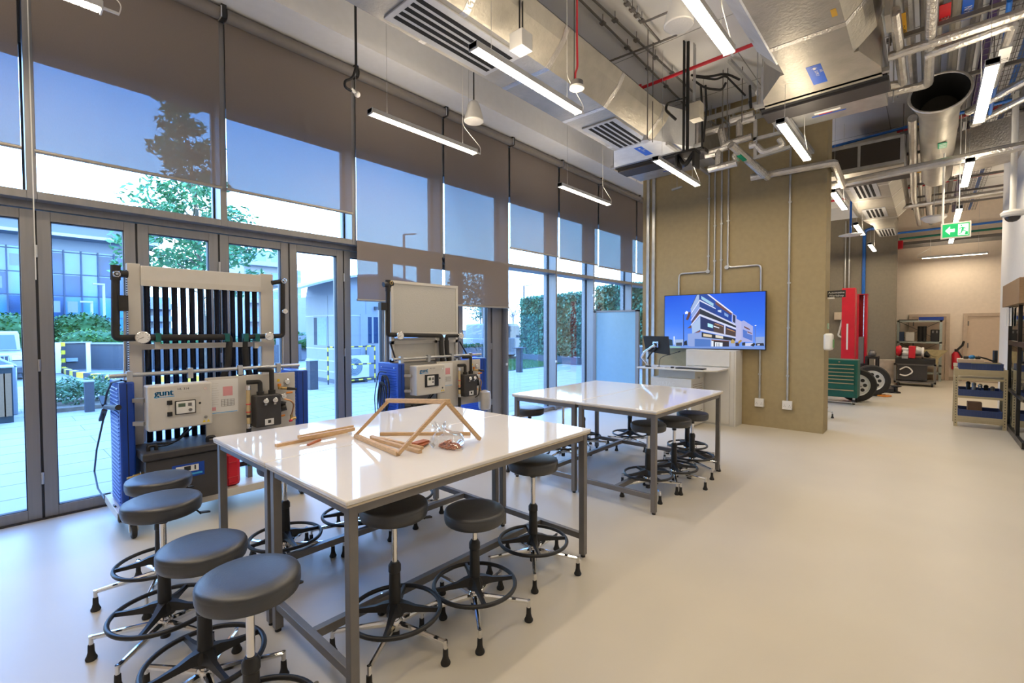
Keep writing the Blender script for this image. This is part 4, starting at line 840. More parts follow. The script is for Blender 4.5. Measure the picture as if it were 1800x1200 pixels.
box('cover', mat('beige_box', (.55, .45, .33), .5), xf-.12, xf, min(a.y, b_.y)-.05, a.y, b_.z, a.z, t, bev=.01); MB().use(WPLAS).tube([(xf-.04, a.y-.2, b_.z), (xf-.04, a.y-.1, b_.z-.5), (xf-.04, a.y-.2, 1.3)], .025, 6, bend=.1).done('cord', None, t)
# low stained wall block, bench, jack
t = struct(box('trim_9', mat('stained_plaster', (.52, .46, .38), .85, var=.35, scale=3), 17.2, 17.5, P(1576, 650, X=17.2).y, P(1536, 650, X=17.2).y, 0, P(1550, 632, X=17.2).z))
t = thing('work_trolley', 'dark steel trolley frame behind the car wheels', 'trolley', (15.9, 1.35, 0))
y0, y1 = P(1544, 650, X=15.9).y, P(1522, 650, X=15.9).y
m = MB().use(BPLAS).box(15.6, 16.2, y0, y1, .78, .83).box(15.6, 16.2, y0, y1, .45, .48)
for y in (y0, y1-.05):
    for x in (15.6, 16.15): m.box(x, x+.05, y, y+.05, 0, .78)
m.done('frame', None, t); MB().use(STEEL).sphere((15.85, (y0+y1)/2, .90), .09, 8).cyl((15.85, (y0+y1)/2, .83), (15.85, (y0+y1)/2, 1.0), .05).done('vice', None, t)
q = P(1570, 690, Z=0); t = thing('floor_jack', 'black floor jack on the floor past the car wheels', 'jack', q)
m = MB().use(BPLAS).box(q.x-.1, q.x+.5, q.y-.02, q.y+.35, 0.02, .10).lathe([(.10, 0), (.09, .03), (.04, .05), (.04, .14), (.11, .16), (.11, .18)], (q.x, q.y-.05, 0), n=16); m.done('body', None, t)
q = P(1545, 696, Z=0); tag(MB().use(ORNG).tube([q, q+Vector((.2, .1, .02)), q+Vector((.1, -.25, .02)), q+Vector((-.15, -.1, .02)), q+Vector((.15, .18, .02)), q+Vector((.3, -.1, .0))], .018, 7, bend=.1).done('air_hose', None), 'orange hose coiled on the floor by the wheels', 'hose')
q = P(1467, 735, Z=0); o = dup(proto, (q.x-.05, q.y+.33, 0), math.radians(-82), 'black stool mostly hidden behind the olive wall end, one foot showing')
# engine trolley
xe = 16.8; y0, y1 = P(1646, 650, X=xe).y, P(1571, 650, X=xe).y; zt_ = P(1600, 634, X=xe).z; zb_ = P(1600, 673, X=xe).z
t = thing('engine_trolley', 'dark grey box trolley carrying a red engine in front of the rack', 'trolley', (xe, (y0+y1)/2, 0))
m = MB().use(DGREY).box(xe, xe+.6, y0+.18, y1-.08, zb_+.08, zt_-.1); m.done('cabinet', None, t)
m = MB().use(STEEL).box(xe-.02, xe+.62, y0, y1, zb_, zb_+.05).box(xe-.02, xe+.62, y0, y1, zt_-.12, zt_-.08)
for y in (y0, y1-.05):
    for x in (xe-.02, xe+.57): m.box(x, x+.05, y, y+.05, zb_, zt_-.08)
m.done('frame', None, t); box('tray', BPLAS, xe-.05, xe+.65, y0+.02, y1-.03, zt_-.08, zt_+.06, t)
for y in (y0+.08, y1-.10):
    for x in (xe+.03, xe+.55): c = MB().use(ORNG if y > .3 else CREAM).box(x-.03, x+.03, y-.04, y+.04, .09, zb_).done('caster', None, t); MB().use(BRUB).lathe([(.03, -.02), (.065, -.018), (.065, .018), (.03, .02)], (x, y, .066), (0, 1, 0), n=16).done('wheel', None, c)
MB().use(PAPER).tube([(xe-.03, y0+.75, zt_-.25), (xe-.03, y0+.6, zt_-.14), (xe-.03, y0+.45, zt_-.3), (xe-.03, y0+.62, zt_-.42), (xe-.03, y0+.75, zt_-.38)], .02, 6, bend=.1).done('cord', None, t)
t = thing('engine', 'red cut-away engine lying on the dark trolley', 'engine', (xe+.3, (y0+y1)/2, zt_+.06)); ze = zt_+.06; ym = (y0+y1)/2
def ey(px): return P(px, 620, X=xe).y
m = MB().use(RED).box(xe+.05, xe+.5, ey(1609), ey(1597), ze+.01, ze+.34).lathe([(.13, 0), (.16, .05), (.12, .12)], (xe+.25, ey(1584), ze+.2), (0, 1, 0), n=18); m.done('engine_block', None, t, bev=.01)
m = MB().use(GALV).cyl((xe+.2, ey(1597), ze+.12), (xe+.2, ey(1586), ze+.14), .09).cyl((xe+.3, ey(1597), ze+.22), (xe+.3, ey(1584), ze+.24), .06).cyl((xe+.25, ey(1609), ze+.20), (xe+.25, ey(1620), ze+.18), .14, .11).box(xe+.05, xe+.45, ey(1596), ey(1585), ze, ze+.06).use(PAPER).cyl((xe+.25, ey(1620), ze+.16), (xe+.25, ey(1624), ze+.16), .15).use(BPLAS).cyl((xe+.25, ey(1624), ze+.14), (xe+.25, ey(1634), ze+.06), .10, .04); m.done('gearbox', None, t)
# rack with boots and boxes
xr = 18.75; y0, y1 = P(1656, 600, X=xr).y, P(1576, 600, X=xr).y; zt_ = P(1610, 563, X=xr).z; zm = P(1610, 600, X=xr).z; zl = P(1610, 640, X=xr).z
RK = mat('rack_green_grey', (.40, .45, .42), .4, metal=.3)
t = thing('storage_rack', 'grey metal rack before the beige wall with boots on its shelf', 'rack', (xr, (y0+y1)/2, 0))
m = MB().use(RK)
for y in (y0, y1-.06):
    for x in (xr, xr+.40): MB().use(RK).box(x, x+.05, y, y+.06, 0, zt_).done('post', None, t)
for z in (zt_, zm, zl, .25): box('shelf', RK, xr, xr+.45, y0, y1, z-.05, z, t)
m = MB().use(STEEL).cyl((xr+.44, y0, zm), (xr+.44, y1, zt_), .008, n=6).cyl((xr+.44, y1, zm), (xr+.44, y0, zt_), .008, n=6).cyl((xr+.44, y0, zl), (xr+.44, y1, zm), .008, n=6).cyl((xr+.44, y1, zl), (xr+.44, y0, zm), .008, n=6); m.done('cross_brace', None, t)
def ry(px): return P(px, 600, X=xr).y
tag(box('flat_box', BLUEP, xr+.02, xr+.4, ry(1658), ry(1614), zt_, zt_+.10), 'flat blue box on top of the grey rack', 'box')
tag(box('dark_tray', DGREY, xr+.02, xr+.4, ry(1613), ry(1579), zt_, zt_+.03), 'thin dark tray on top of the grey rack', 'tray')
tag(box('storage_box', mat('dark_blue_box', (.02, .04, .10), .5), xr+.03, xr+.35, ry(1588.5), ry(1579.5), zm, zm+.29), 'dark blue box at the left end of the rack shelf', 'box')
tag(box('storage_box', mat('white_box', (.70, .66, .62), .6), xr+.03, xr+.35, ry(1607), ry(1590.5), zm, zm+.28, bev=.02), 'white box beside the dark blue one on the rack shelf', 'box')
t = thing('tool_case', 'black tool case at the right end of the rack shelf', 'case', (xr+.2, ry(1643), zm)); box('body', BPLAS, xr+.03, xr+.35, ry(1651.5), ry(1635.5), zm, zm+.36, t, bev=.02); box('latch', STEEL, xr+.02, xr+.03, ry(1648), ry(1645), zm+.26, zm+.33, t); box('latch', STEEL, xr+.02, xr+.03, ry(1641), ry(1638), zm+.26, zm+.33, t)
for k, (pa, pb) in enumerate(((1614, 1619.5), (1620.5, 1627))):
    yb = (ry(pa)+ry(pb))/2; m = MB().use(BRUB)
    m.rings([[(xr+.15+math.cos(q)*.075+o, yb+math.sin(q)*.06, zm+z) for q in [2*PI*j/12 for j in range(12)]] for z, o in ((.06, 0), (.16, .02), (.30, .03), (.46, .03))]).rings([[(xr+.10+math.cos(q)*.13, yb+math.sin(q)*.06*(1 if z < .07 else .8), zm+z) for q in [2*PI*j/12 for j in range(12)]] for z in (0, .03, .07, .11)])
    tag(m.done('rubber_boot', None), ('left' if k == 0 else 'right')+' black rubber boot of the pair on the rack shelf', 'boot', 'pair of boots')
tag(MB().use(BPLAS).box(xr+.03, xr+.3, ry(1600), ry(1580), zl, zl+.16).use(STEEL).box(xr+.02, xr+.31, ry(1599), ry(1581), zl+.20, zl+.25).use(BPLAS).box(xr+.03, xr+.3, ry(1600), ry(1580), zl+.26, zl+.31).use(STEEL).box(xr+.1, xr+.2, ry(1595), ry(1585), zl+.16, zl+.26).done('machine_part', None), 'dark stacked machine part behind the red engine on the rack', 'machine part')
yc0, yc1 = ry(1666), ry(1618); zc = P(1650, 626, X=18.2).z
m = MB().use(mat('canvas', (.52, .44, .26), .85, var=.12)); xs = 18.2
m.rings([[(xs, yc0, z_), (xs-.25, (yc0+yc1)/2+.25, z_), (xs+.05, yc1, z_), (xs+.3, (yc0+yc1)/2, z_)] if z_ > .9 else [(xs+.05, yc0+.28-.12*z_, z_), (xs-.12, (yc0+yc1)/2, z_), (xs+.05, yc1-.35, z_), (xs+.25, (yc0+yc1)/2, z_)] for z_ in (0, .3, .7, .95, zc)]); tag(m.done('canvas_cover', None), 'khaki canvas draped beside the engine trolley', 'cover')
q = P(1681, 640, X=19.0)
t = thing('fire_extinguisher', 'red fire extinguisher hanging on the beige wall behind the bin rack', 'extinguisher', (19.3, q.y, .55))
za = P(1680, 650, X=19.25).z; zb = P(1680, 618, X=19.25).z
m = MB().use(RED).lathe([(.05, 0), (.10, .02), (.10, zb-za-.08), (.05, zb-za)], (19.28, q.y, za), n=18); m.done('cylinder', None, t); MB().use(BPLAS).cyl((19.28, q.y, zb), (19.28, q.y, zb+.08), .04).tube([(19.24, q.y-.02, zb+.05), (19.2, q.y-.13, zb+.2), (19.2, q.y-.16, zb+.32)], .03, 6).tube([(19.22, q.y-.03, zb+.04), (19.18, q.y-.12, zb-.15), (19.2, q.y-.08, za+.1)], .02, 6).done('valve', None, t); box('label_band', PAPER, 19.175, 19.18, q.y-.06, q.y+.06, za+.12, za+.22, t)

# bin rack at the right
BIN = mat('bin_blue', (.035, .065, .20), .45, var=.05); CRM = mat('rack_cream', (.50, .43, .28), .45, var=.05)
xa, xb = 10.45, 10.98; ya, yb = P(1770, 740, X=xa).y, P(1676, 740, X=xa).y
ztp = P(1700, 650, X=xa).z
t = thing('bin_rack', 'cream steel rack holding blue trays beside the sliding door', 'rack', ((xa+xb)/2, (ya+yb)/2, 0))
for y in (ya, yb-.045):
    for x in (xa, xb-.045):
        p_ = MB().use(CRM).box(x, x+.045, y, y+.045, 0, ztp+.02).done('post', None, t)
        m = MB().use(INK)
        if x == xa:
            for k in range(18): m.box(xa-.001, xa, y+.017, y+.028, .05+k*.043, .065+k*.043)
            m.done('slot', None, p_)
lev = [.115, .43, ztp-.17]; tops = []
for k, z in enumerate((P(1720, 733, X=xa).z, P(1720, 697, X=xa).z, P(1720, 665, X=xa).z, P(1720, 650, X=xa).z)):
    hgt = .10 if k in (0, 3) else .035
    m = MB().use(CRM).box(xa-.008, xa+.03, ya+.045, yb-.045, z-hgt, z).box(xa+.03, xb-.01, ya+.01, yb-.01, z-.02, z)
    if k in (0, 3): m.box(xa-.014, xa-.008, ya+.05, yb-.05, z-.06, z-.045)
    m.done('shelf', None, t); tops.append(z)
def tray(z, lab, h=.105, y0=None, y1=None):
    y0 = ya+.05 if y0 is None else y0; y1 = yb-.05 if y1 is None else y1; x0, x1 = xa-.0, xb-.04
    t = thing('tray', lab, 'tray', ((x0+x1)/2, (y0+y1)/2, z), 'blue trays on the cream rack'); m = MB().use(BIN); w_ = .006
    m.box(x0, x1, y0, y1, z, z+.006).box(x0, x0+w_, y0, y1, z+.006, z+h).box(x1-w_, x1, y0, y1, z+.006, z+h).box(x0+w_, x1-w_, y0, y0+w_, z+.006, z+h).box(x0+w_, x1-w_, y1-w_, y1, z+.006, z+h)
    n = 12
    for k in range(n): yy = y0+(k+.5)*(y1-y0)/n; m.box(x0-.004, x0, yy-.002, yy+.002, z+.01, z+h-.012)
    m.box(x0-.008, x0, y0-.004, y1+.004, z+h-.01, z+h); m.done('shell', None, t); return t
tray(tops[0], 'blue ribbed tray on the bottom level of the cream rack'); tray(tops[1], 'blue ribbed tray on the middle level of the cream rack'); tray(tops[3], 'blue ribbed tray on top of the cream rack', .10)
zq = tops[3]
tag(box('wooden_board', mat('pale_board', (.58, .46, .36), .6), xa+.1, xa+.4, P(1732, 620, X=xa).y, P(1684, 620, X=xa).y, zq+.10, zq+.16, bev=.004), 'pale wooden board lying on the top blue tray', 'board')
tag(box('timber_strip', mat('olive_strip', (.42, .36, .20), .6), xa+.02, xa+.08, P(1760, 620, X=xa).y, P(1708, 620, X=xa).y, zq+.055, zq+.115), 'yellowish timber strip in the top blue tray', 'timber')
yk = P(1711, 600, X=xa).y; t = thing('respirator', 'blue respirator mask on the pale board of the cream rack', 'mask', (xa+.25, yk, zq+.16))
m = MB().use(mat('mask_blue', (.02, .20, .48), .4)).sphere((xa+.25, yk, zq+.19), .045, 8, .8); m.done('mask_body', None, t); MB().use(BPLAS).cyl((xa+.25, yk-.10, zq+.18), (xa+.25, yk-.04, zq+.18), .025).cyl((xa+.25, yk+.04, zq+.18), (xa+.25, yk+.10, zq+.18), .025).done('filter', None, t)
ys = [P(x, 600, X=xa).y for x in (1722, 1756, 1755)]
tag(MB().use(BPLAS).tube([(xa+.3, ys[0], zq+.20), (xa+.3, (ys[0]+ys[1])/2, zq+.165), (xa+.3, ys[1], zq+.11)], .014, 6).done('rod', None), 'dark rod leaning over the top blue tray', 'rod')
tag(MB().use(BPLAS).cyl((xa+.42, ys[2], zq+.1), (xa+.42, ys[2], zq+.30), .03).use(ORNG).cyl((xa+.42, ys[2], zq+.012), (xa+.42, ys[2], zq+.1), .03).done('bottle', None), 'black and orange bottle standing in the top blue tray', 'bottle')
for k in range(5):
    y = ya+.15+k*.07; x = xa+.2+.05*(k % 2)
    tag(MB().use((STEEL, BPLAS, CHROME, GALV, BPLAS)[k]).cyl((x, y, tops[1]+.008), (x, y, tops[1]+.12+.015*k), .025).sphere((x, y, tops[1]+.13+.015*k), .03, 6).done('machine_part', None), ['grey', 'black', 'shiny', 'dull galvanised', 'tall black'][k]+' fitting standing in the middle blue tray', 'machine part', 'fittings in the middle tray')
tag(box('cardboard_box', mat('brown_card', (.36, .20, .11), .7), xa+.25, xa+.45, ya+.26, ya+.43, tops[0]+.007, tops[0]+.20), 'brown box standing in the bottom blue tray', 'box')
# ------------------------------------------------------------------ air ducts
LBL = mat('label_blue', (.01, .10, .55), .4); LGRN = mat('label_green', (.0, .28, .14), .4); LRED = mat('label_red', (.55, .02, .03), .4); LYEL = mat('label_yellow', (.75, .42, .03), .4)
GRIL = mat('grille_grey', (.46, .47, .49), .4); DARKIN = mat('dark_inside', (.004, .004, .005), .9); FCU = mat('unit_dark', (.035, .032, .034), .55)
FOILW = mat('foil_bright', (.70, .72, .75), .34, metal=.3, var=.08, scale=5, bump=.25, bscale=30)
def duct(name, lab, x0, x1, yc, hw, z0, bev, grilles, hh=.75):
    """faceted insulated duct along X; bottom flat half width hw, bevels of width bev"""
    t = thing('air_duct', lab, 'duct', ((x0+x1)/2, yc, z0), 'foil wrapped air ducts')
    zt = min(z0+hh, H-.08)
    sec = [(-hw, z0), (hw, z0), (hw+bev*.75, z0+bev*.75), (hw+bev, z0+min(bev*1.6, hh*.8)), (hw+bev*.6, zt), (-hw-bev*.6, zt), (-hw-bev, z0+min(bev*1.6, hh*.8)), (-hw-bev*.75, z0+bev*.75)]
    m = MB().use(FOILB); m.rings([[(x, yc+a, z) for a, z in sec] for x in (x0, x1)]); b = m.done('casing', None, t, ang=10)
    x = x0+.6
    while x < x1-.1:
        MB().use(FOIL).rings([[(xx, yc+a*1.006, z0+(z-z0)*1.006-.003) for a, z in sec] for xx in (x, x+.07)]).done('tape_band', None, t, ang=10); x += 1.15
    for gx0, gx1, gy0, gy1 in grilles:
        g = MB().use(GRIL).box(gx0, gx1, gy0, gy1, z0-.018, z0-.001).done('grille', None, t, bev=.003)
        m = MB().use(DARKIN); n = max(4, round((gy1-gy0-.10)/.075))
        for k in range(n):
            y = gy0+.055+(gy1-gy0-.11)*(k+.5)/n; hh = (gy1-gy0-.11)/n*.30; m.box(gx0+.05, gx1-.05, y-hh, y+hh, z0-.0195, z0-.0175)
        m.done('slot', None, g)
    return t
def label_on_bottom(t, c, ax, along, w_, l_, z, mt=LBL, s='SUPPLY AIR', arrow=1, name='flow_label'):
    """sticker lying on a bottom face, text running along `along`"""
    c = Vector(c); A = Vector(along).normalized(); S = Vector((0, 0, -1)).cross(A)
    q = [c+A*a*l_/2+S*b*w_/2 for a, b in ((-1, -1), (1, -1), (1, 1), (-1, 1))]
    m = MB().use(mt).rings([[p+Vector((0, 0, .002)) for p in q], q]); o = m.done(name, None, t)
    m = MB().use(PAPER); k = Vector((0, 0, -.0012)); h = w_*.42
    if arrow:
        e_ = c+k+A*l_*.40; m.poly([e_, e_-A*h*.5+S*h*.5, e_-A*h*.5-S*h*.5]); m.poly([e_-A*h*.5+S*h*.2, e_-A*h+S*h*.2, e_-A*h-S*h*.2, e_-A*h*.5-S*h*.2])
    words = s.split(' '); hs = w_*.62/max(1, len(words))
    for i, wd in enumerate(words):
        R_ = -A if arrow else A
        m.text(wd, c+k+A*l_*(.22 if arrow else -.42)+S*(w_*.27-i*hs*1.05-hs*.7)*(1 if not arrow else -1)*-1, R_, -S if arrow else S, hs)
    m.done('label_print', None, o, smooth=False, fix=False); return o
Z1 = 4.30
t = duct('d1', 'long foil wrapped air duct with two grilles over the window side', 1.0, 6.42, 3.32, .31, Z1, .26, [(2.34, 3.58, 3.06, 3.57), (5.40, 6.38, 3.04, 3.55)], hh=.40)
m = MB().use(FOILW).rings([[(6.42, 3.01, Z1), (6.42, 3.64, Z1), (6.42, 3.64, Z1+.55), (6.42, 3.01, Z1+.55)], [(7.10, 2.66, Z1), (7.10, 4.02, Z1), (7.10, 4.02, Z1+.5), (7.10, 2.66, Z1+.5)]]); m.done('flared_end', None, t, ang=10)
label_on_bottom(t, (6.72, 3.30, Z1-.002), 0, (-1, 0, 0), .12, .40, Z1)
def fan_unit(lab, x0, y0, y1):
    t = thing('fan_coil_unit', lab, 'air unit', (x0+.5, (y0+y1)/2, Z1), 'fan coil units')
    m = MB().use(GALV).box(x0, x0+.95, y0, y1, Z1+.03, Z1+.50).use(GALV).box(x0+.48, x0+.95, y0, y1, Z1, Z1+.03); m.done('casing', None, t, bev=.004)
    m = MB().use(FCU).box(x0+.14, x0+.47, y0-.05, y1+.02, Z1-.03, Z1+.03).use(DARKIN).box(x0+.05, x0+.14, y0-.04, y1+.02, Z1+.0, Z1+.029); m.done('filter_tray', None, t, bev=.006)
    m = MB().use(GALV).bar((x0-.02, y0-.06, Z1+.02), (x0-.02, y1+.06, Z1+.02), .05, .04).bar((x0+.02, y0-.06, Z1+.05), (x0+.02, y1+.06, Z1+.05), .03, .03); m.done('support_rail', None, t)
    ym = (y0+y1)/2
    m = MB().use(PAPER).box(x0+.60, x0+.66, ym-.15, ym+.12, Z1-.002, Z1).use(LRED).box(x0+.67, x0+.69, ym-.06, ym+.08, Z1-.002, Z1).use(LBL).box(x0+.70, x0+.725, ym-.20, ym+.16, Z1-.002, Z1); m.done('maker_label', None, t)
    m = MB().use(GALV)
    for x in (x0+.05, x0+.9):
        for y in (y0-.05, y1+.05): MB().use(GALV).cyl((x, y, Z1), (x, y, H), .006, n=6).done('drop_rod', None, t)
    return t
fan_unit('dark edged fan coil unit ending the window side duct, before the olive wall', 7.12, 2.62, 4.02)
m = MB().use(GALV).bar((6.52, 2.84, 4.24), (8.3, 2.86, 4.24), .045, .045)
tag(m.done('support_channel', None), 'slotted steel channel crossing under the left fan coil unit', 'channel')
t = duct('d2', 'large foil duct with a blue airflow label over the middle of the room', 2.2, 5.72, .90, .30, Z1, .24, [])
m = MB().use(FOILB).rings([[(5.72, .56, Z1), (5.72, 1.24, Z1), (5.72, 1.24, Z1+.6), (5.72, .56, Z1+.6)], [(6.20, .42, Z1), (6.20, 1.52, Z1), (6.20, 1.52, Z1+.5), (6.20, .42, Z1+.5)], [(6.46, .42, Z1), (6.46, 1.56, Z1), (6.46, 1.56, Z1+.5), (6.46, .42, Z1+.5)]]); m.done('flared_end', None, t, ang=10)
m = MB().use(FOILW).rings([[(x, 1.215, Z1-.004), (x, 1.40, Z1+.20), (x, 1.43, Z1+.45), (x, 1.38, Z1+.45), (x, 1.19, Z1+.004)] for x in (2.2, 5.45)]); m.done('window_lit_facing', None, t)  # window light on this side is put into the paler foil colour
m = MB().use(FOILB).box(5.28, 5.60, .30, .34, Z1+.02, Z1+.55); m.done('end_flap', None, t)
q0 = P(1436, 131, Z=Z1)
label_on_bottom(t, (q0.x, q0.y, Z1-.002), 0, (-1, 0, 0), .13, .46, Z1)
q0 = P(1466, 22, Z=Z1); m = MB().use(LYEL).box(q0.x-.06, q0.x+.06, q0.y-.02, q0.y+.02, Z1-.003, Z1-.001); m.done('tag', None, t)
fan_unit('dark edged fan coil unit ending the large foil duct, above the olive wall end', 6.40, .42, 1.60)
t = duct('d3', 'small far foil duct with grilles over the workshop', 10.7, 14.9, .95, .33, Z1, .22, [(11.0, 12.2, .78, 1.20), (13.4, 14.5, .78, 1.20)])
m = MB().use(FOILB).rings([[(14.9, .62, Z1), (14.9, 1.28, Z1), (14.9, 1.28, Z1+.5), (14.9, .62, Z1+.5)], [(15.6, .72, Z1-.02), (15.6, 1.15, Z1-.02), (15.6, 1.15, Z1+.35), (15.6, .72, Z1+.35)], [(17.6, .72, Z1-.02), (17.6, 1.15, Z1-.02), (17.6, 1.15, Z1+.35), (17.6, .72, Z1+.35)]]); m.done('narrow_end', None, t, ang=10)
g = MB().use(GRIL).box(16.2, 17.5, .75, 1.12, Z1-.04, Z1-.021).done('grille', None, t); m = MB().use(DARKIN)
for k in range(5): y = .80+.066*k; m.box(16.26, 17.44, y-.02, y+.02, Z1-.0415, Z1-.039)
m.done('slot', None, g)
label_on_bottom(t, (10.9+.0, .95, Z1-.002), 0, (-1, 0, 0), .12, .30, Z1) if False else None
t = thing('return_box', 'dark meshed return air box behind the upper end of the olive wall', 'air unit', (10.1, .8, 4.1))
a = P(1468, 290, X=9.7); b_ = P(1590, 238, X=9.7); y0, y1 = b_.y, 1.45
m = MB().use(GALV).box(9.7, 10.7, y0, y1, 4.22, 4.66); m.done('casing', None, t); MESH = mat('filter_mesh', (.035, .028, .024), .8, var=.2, scale=200)
ym = P(1510, 270, X=9.7).y
box('filter_panel', MESH, 9.69, 9.70, y0+.05, ym-.02, 4.27, 4.61, t); box('filter_panel', MESH, 9.69, 9.70, ym+.02, y1-.02, 4.27, 4.61, t)
m = MB().use(FCU).box(10.05, 10.72, y0-.05, y1, 4.20, 4.232); m.use(FOILB).box(9.72, 10.0, y0, y1, 4.19, 4.219); m.done('under_tray', None, t)
# open round duct
t = thing('round_duct', 'open ended round foil duct at the upper right', 'duct', (10, -.05, 4.5))
c0 = P(1652, 165, Z=4.52); ax = Vector((1, .0, 0)); R_ = .33
rs = []; ri = []
for k in range(30):
    a = 2*PI*k/30; y = math.cos(a); z = math.sin(a); rs.append((y, z))
def ring(x, r, slant=0, f=1.0): return [Vector((x+slant*z, c0.y+y*r*f, c0.z+z*r)) for y, z in rs]
xb = c0.x
KR_ = .70
prof = [(xb-.06, .385, .06, 1.15), (xb+.12, .36, .05, 1.06), (xb+.45, .30, .03, 1), (xb+.5, .307, .03, 1), (xb+.55, .30, .02, 1), (xb+1.3, .305, 0, 1), (xb+1.34, .313, 0, 1), (xb+1.38, .305, 0, 1), (xb+4.2, .30, 0, 1)]
m = MB().use(FOILB); m.rings([ring(x, r*KR_, sl, f) for x, r, sl, f in prof], cap=False)
m.use(FOIL).rings([ring(xb-.06, .385*KR_, .06, 1.15), ring(xb-.075, .37*KR_, .06, 1.15), ring(xb-.06, .345*KR_, .06, 1.15)], cap=False)
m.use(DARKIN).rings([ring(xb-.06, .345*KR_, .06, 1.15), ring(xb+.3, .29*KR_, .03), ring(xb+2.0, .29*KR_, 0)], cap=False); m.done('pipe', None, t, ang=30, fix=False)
m = MB().use(mat('damper', (.06, .055, .05), .6)); m.poly(ring(xb+.6, .285*KR_, .02)); m.done('inner_damper', None, t)
lx = P(1658, 255, Z=c0.z-.22).x
m = MB().use(LGRN).box(lx-.14, lx+.14, c0.y-.10, c0.y-.0, c0.z-.226, c0.z-.22).use(PAPER)
for k in range(4): m.box(lx-.10+k*.06, lx-.08+k*.06, c0.y-.095, c0.y-.015, c0.z-.228, c0.z-.226)
m.done('flow_label', None, t)
m = MB().use(FOIL).rings([[(xb+2.6, c0.y-.2, c0.z+.25), (xb+3.3, c0.y-.2, c0.z+.25), (xb+3.3, c0.y-.2, c0.z-.28), (xb+2.6, c0.y-.2, c0.z-.28)], [(xb+2.2, -.995, c0.z+.25), (xb+2.9, -.995, c0.z+.25), (xb+2.9, -.995, c0.z-.28), (xb+2.2, -.995, c0.z-.28)]]); m.done('branch', None, t)

# ------------------------------------------------------------------ pipes
def pipe(name, lab, pts, r, mt, cat='pipe', bend=.0, group=None, extra=None, n=10):
    m = MB().use(mt).tube(pts, r, n, bend=bend)
    if extra: extra(m)
    return tag(m.done(name, None), lab, cat, group)
V = Vector
zp = 4.0
pipe('insulated_pipe', 'long insulated pipe sloping across the right side, just above the exit sign', [V((9.55, 1.35, zp)), V((9.16, -.93, zp)), V((9.13, -.998, zp))], .062, FOIL)
pipe('insulated_pipe', 'foil pipe crossing the olive wall and turning over its right end', [P(1320, 312, Z=zp), P(1466, 286, Z=zp), P(1482, 326, Z=zp-.02)], .055, FOIL, bend=.05)
pipe('insulated_pipe', 'upper cream insulated pipe crossing the top right corner', [P(1562, 100, Z=4.4), P(1800, 22, Z=4.4), P(1900, -12, Z=4.4)], .045, FOIL)
a = P(1782, 42, Z=4.4)
pipe('insulated_pipe', 'lower cream insulated pipe at the top right with a drop elbow and white tag', [P(1627, 98, Z=4.4), a, a+V((1.2, .03, .02)), a+V((1.5, .03, .02))], .042, FOIL, bend=.05, extra=lambda m: m.use(PAPER).box(a.x+.40, a.x+.75, a.y-.03, a.y+.06, 4.36, 4.365).use(INK).text('L2', (a.x+.70, a.y-.02, 4.359), (-1, 0, 0), (0, 1, 0), .07))
pipe('insulated_pipe', 'pipe elbow beside the right fan coil unit', [P(1558, 152, Z=4.45), P(1588, 146, Z=4.45), P(1572, 20, Z=4.45)], .045, FOIL, bend=.05)
pipe('insulated_pipe', 'foil pipe running away above the right fan coil unit, second from it', [P(1558, 165, Z=4.45), P(1632, 148, Z=4.45), P(1640, -20, Z=4.45)], .045, FOIL, bend=.05)
pipe('insulated_pipe', 'cream pipe slanting right of the open round duct', [V((9.0, -.35, 4.55)), V((7.9, -1.1, 4.55)), V((7.0, -1.8, 4.55))], .05, FOIL)
pipe('insulated_pipe', 'second cream pipe slanting right of the open round duct', [V((9.6, -.42, 4.55)), V((8.6, -1.1, 4.55)), V((7.8, -1.7, 4.55))], .045, FOIL)
for k, (px, mt, lab) in enumerate(((1606, FOIL, 'left pale pipe receding over the workshop'), (1632, FOIL, 'right pale pipe receding over the workshop'))):
    q = P(px, 345, Z=4.5); pipe('insulated_pipe', lab, [V((8.6, q.y*8.6/q.x*1.15, 4.5)), V((q.x, q.y, 4.5)), V((17.5, q.y-.05, 4.5))], .055, mt)
pipe('insulated_pipe', 'insulated pipe crossing above the exit sign', [V((14.5, .62, 4.45)), V((14.1, -1.9, 4.45))], .06, FOIL)
pipe('cable_tray', 'grey cable tray on the beige wall above the cross lamp', [V((19.1, .70, P(1600, 430, X=19.1).z)), V((19.1, -3.0, P(1600, 430, X=19.1).z))], .10, STEEL, 'tray', n=4)
q = P(1583, 430, X=19.0); tag(box('fire_bell', RED, 18.95, 19.2, q.y-.06, q.y+.16, q.z-.12, q.z+.12, bev=.02), 'red alarm box at the corner of the beige wall', 'alarm')
pipe('sprinkler_pipe', 'bright red sprinkler pipe crossing the white ceiling', [V((6.24, 3.12, 5.05)), V((6.24, 3.12, 5.0)), V((6.18, 1.4, 5.0)), V((6.1, -1.8, 5.0))], .022, RED)
pipe('sprinkler_pipe', 'dark red sprinkler pipe past the right end of the olive wall', [V((10.9, 2.2, 5.05)), V((10.6, -1.0, 5.05))], .028, RED)
pipe('sprinkler_pipe', 'far red sprinkler pipe over the workshop lamps', [V((15.2, 2.4, 5.0)), V((14.6, -3.0, 5.0))], .03, RED)
pipe('sprinkler_pipe', 'short red pipe behind the top right corner of the large foil duct', [P(1495, 12, Z=4.9), P(1540, -10, Z=4.9), P(1600, -40, Z=4.9)], .03, RED)
pipe('air_pipe', 'blue pipe crossing behind the open round duct', [V((10.2, 1.5, 4.85)), V((9.9, -.2, 4.85)), V((9.8, -.9, 4.85))], .022, MATS['blue_pipe'])
pipe('air_pipe', 'blue pipe dropping beside the lamp at the upper right', [P(1775, 0, Z=4.7), P(1768, 60, Z=4.7), P(1740, 200, Z=4.5)], .022, MATS['blue_pipe'])
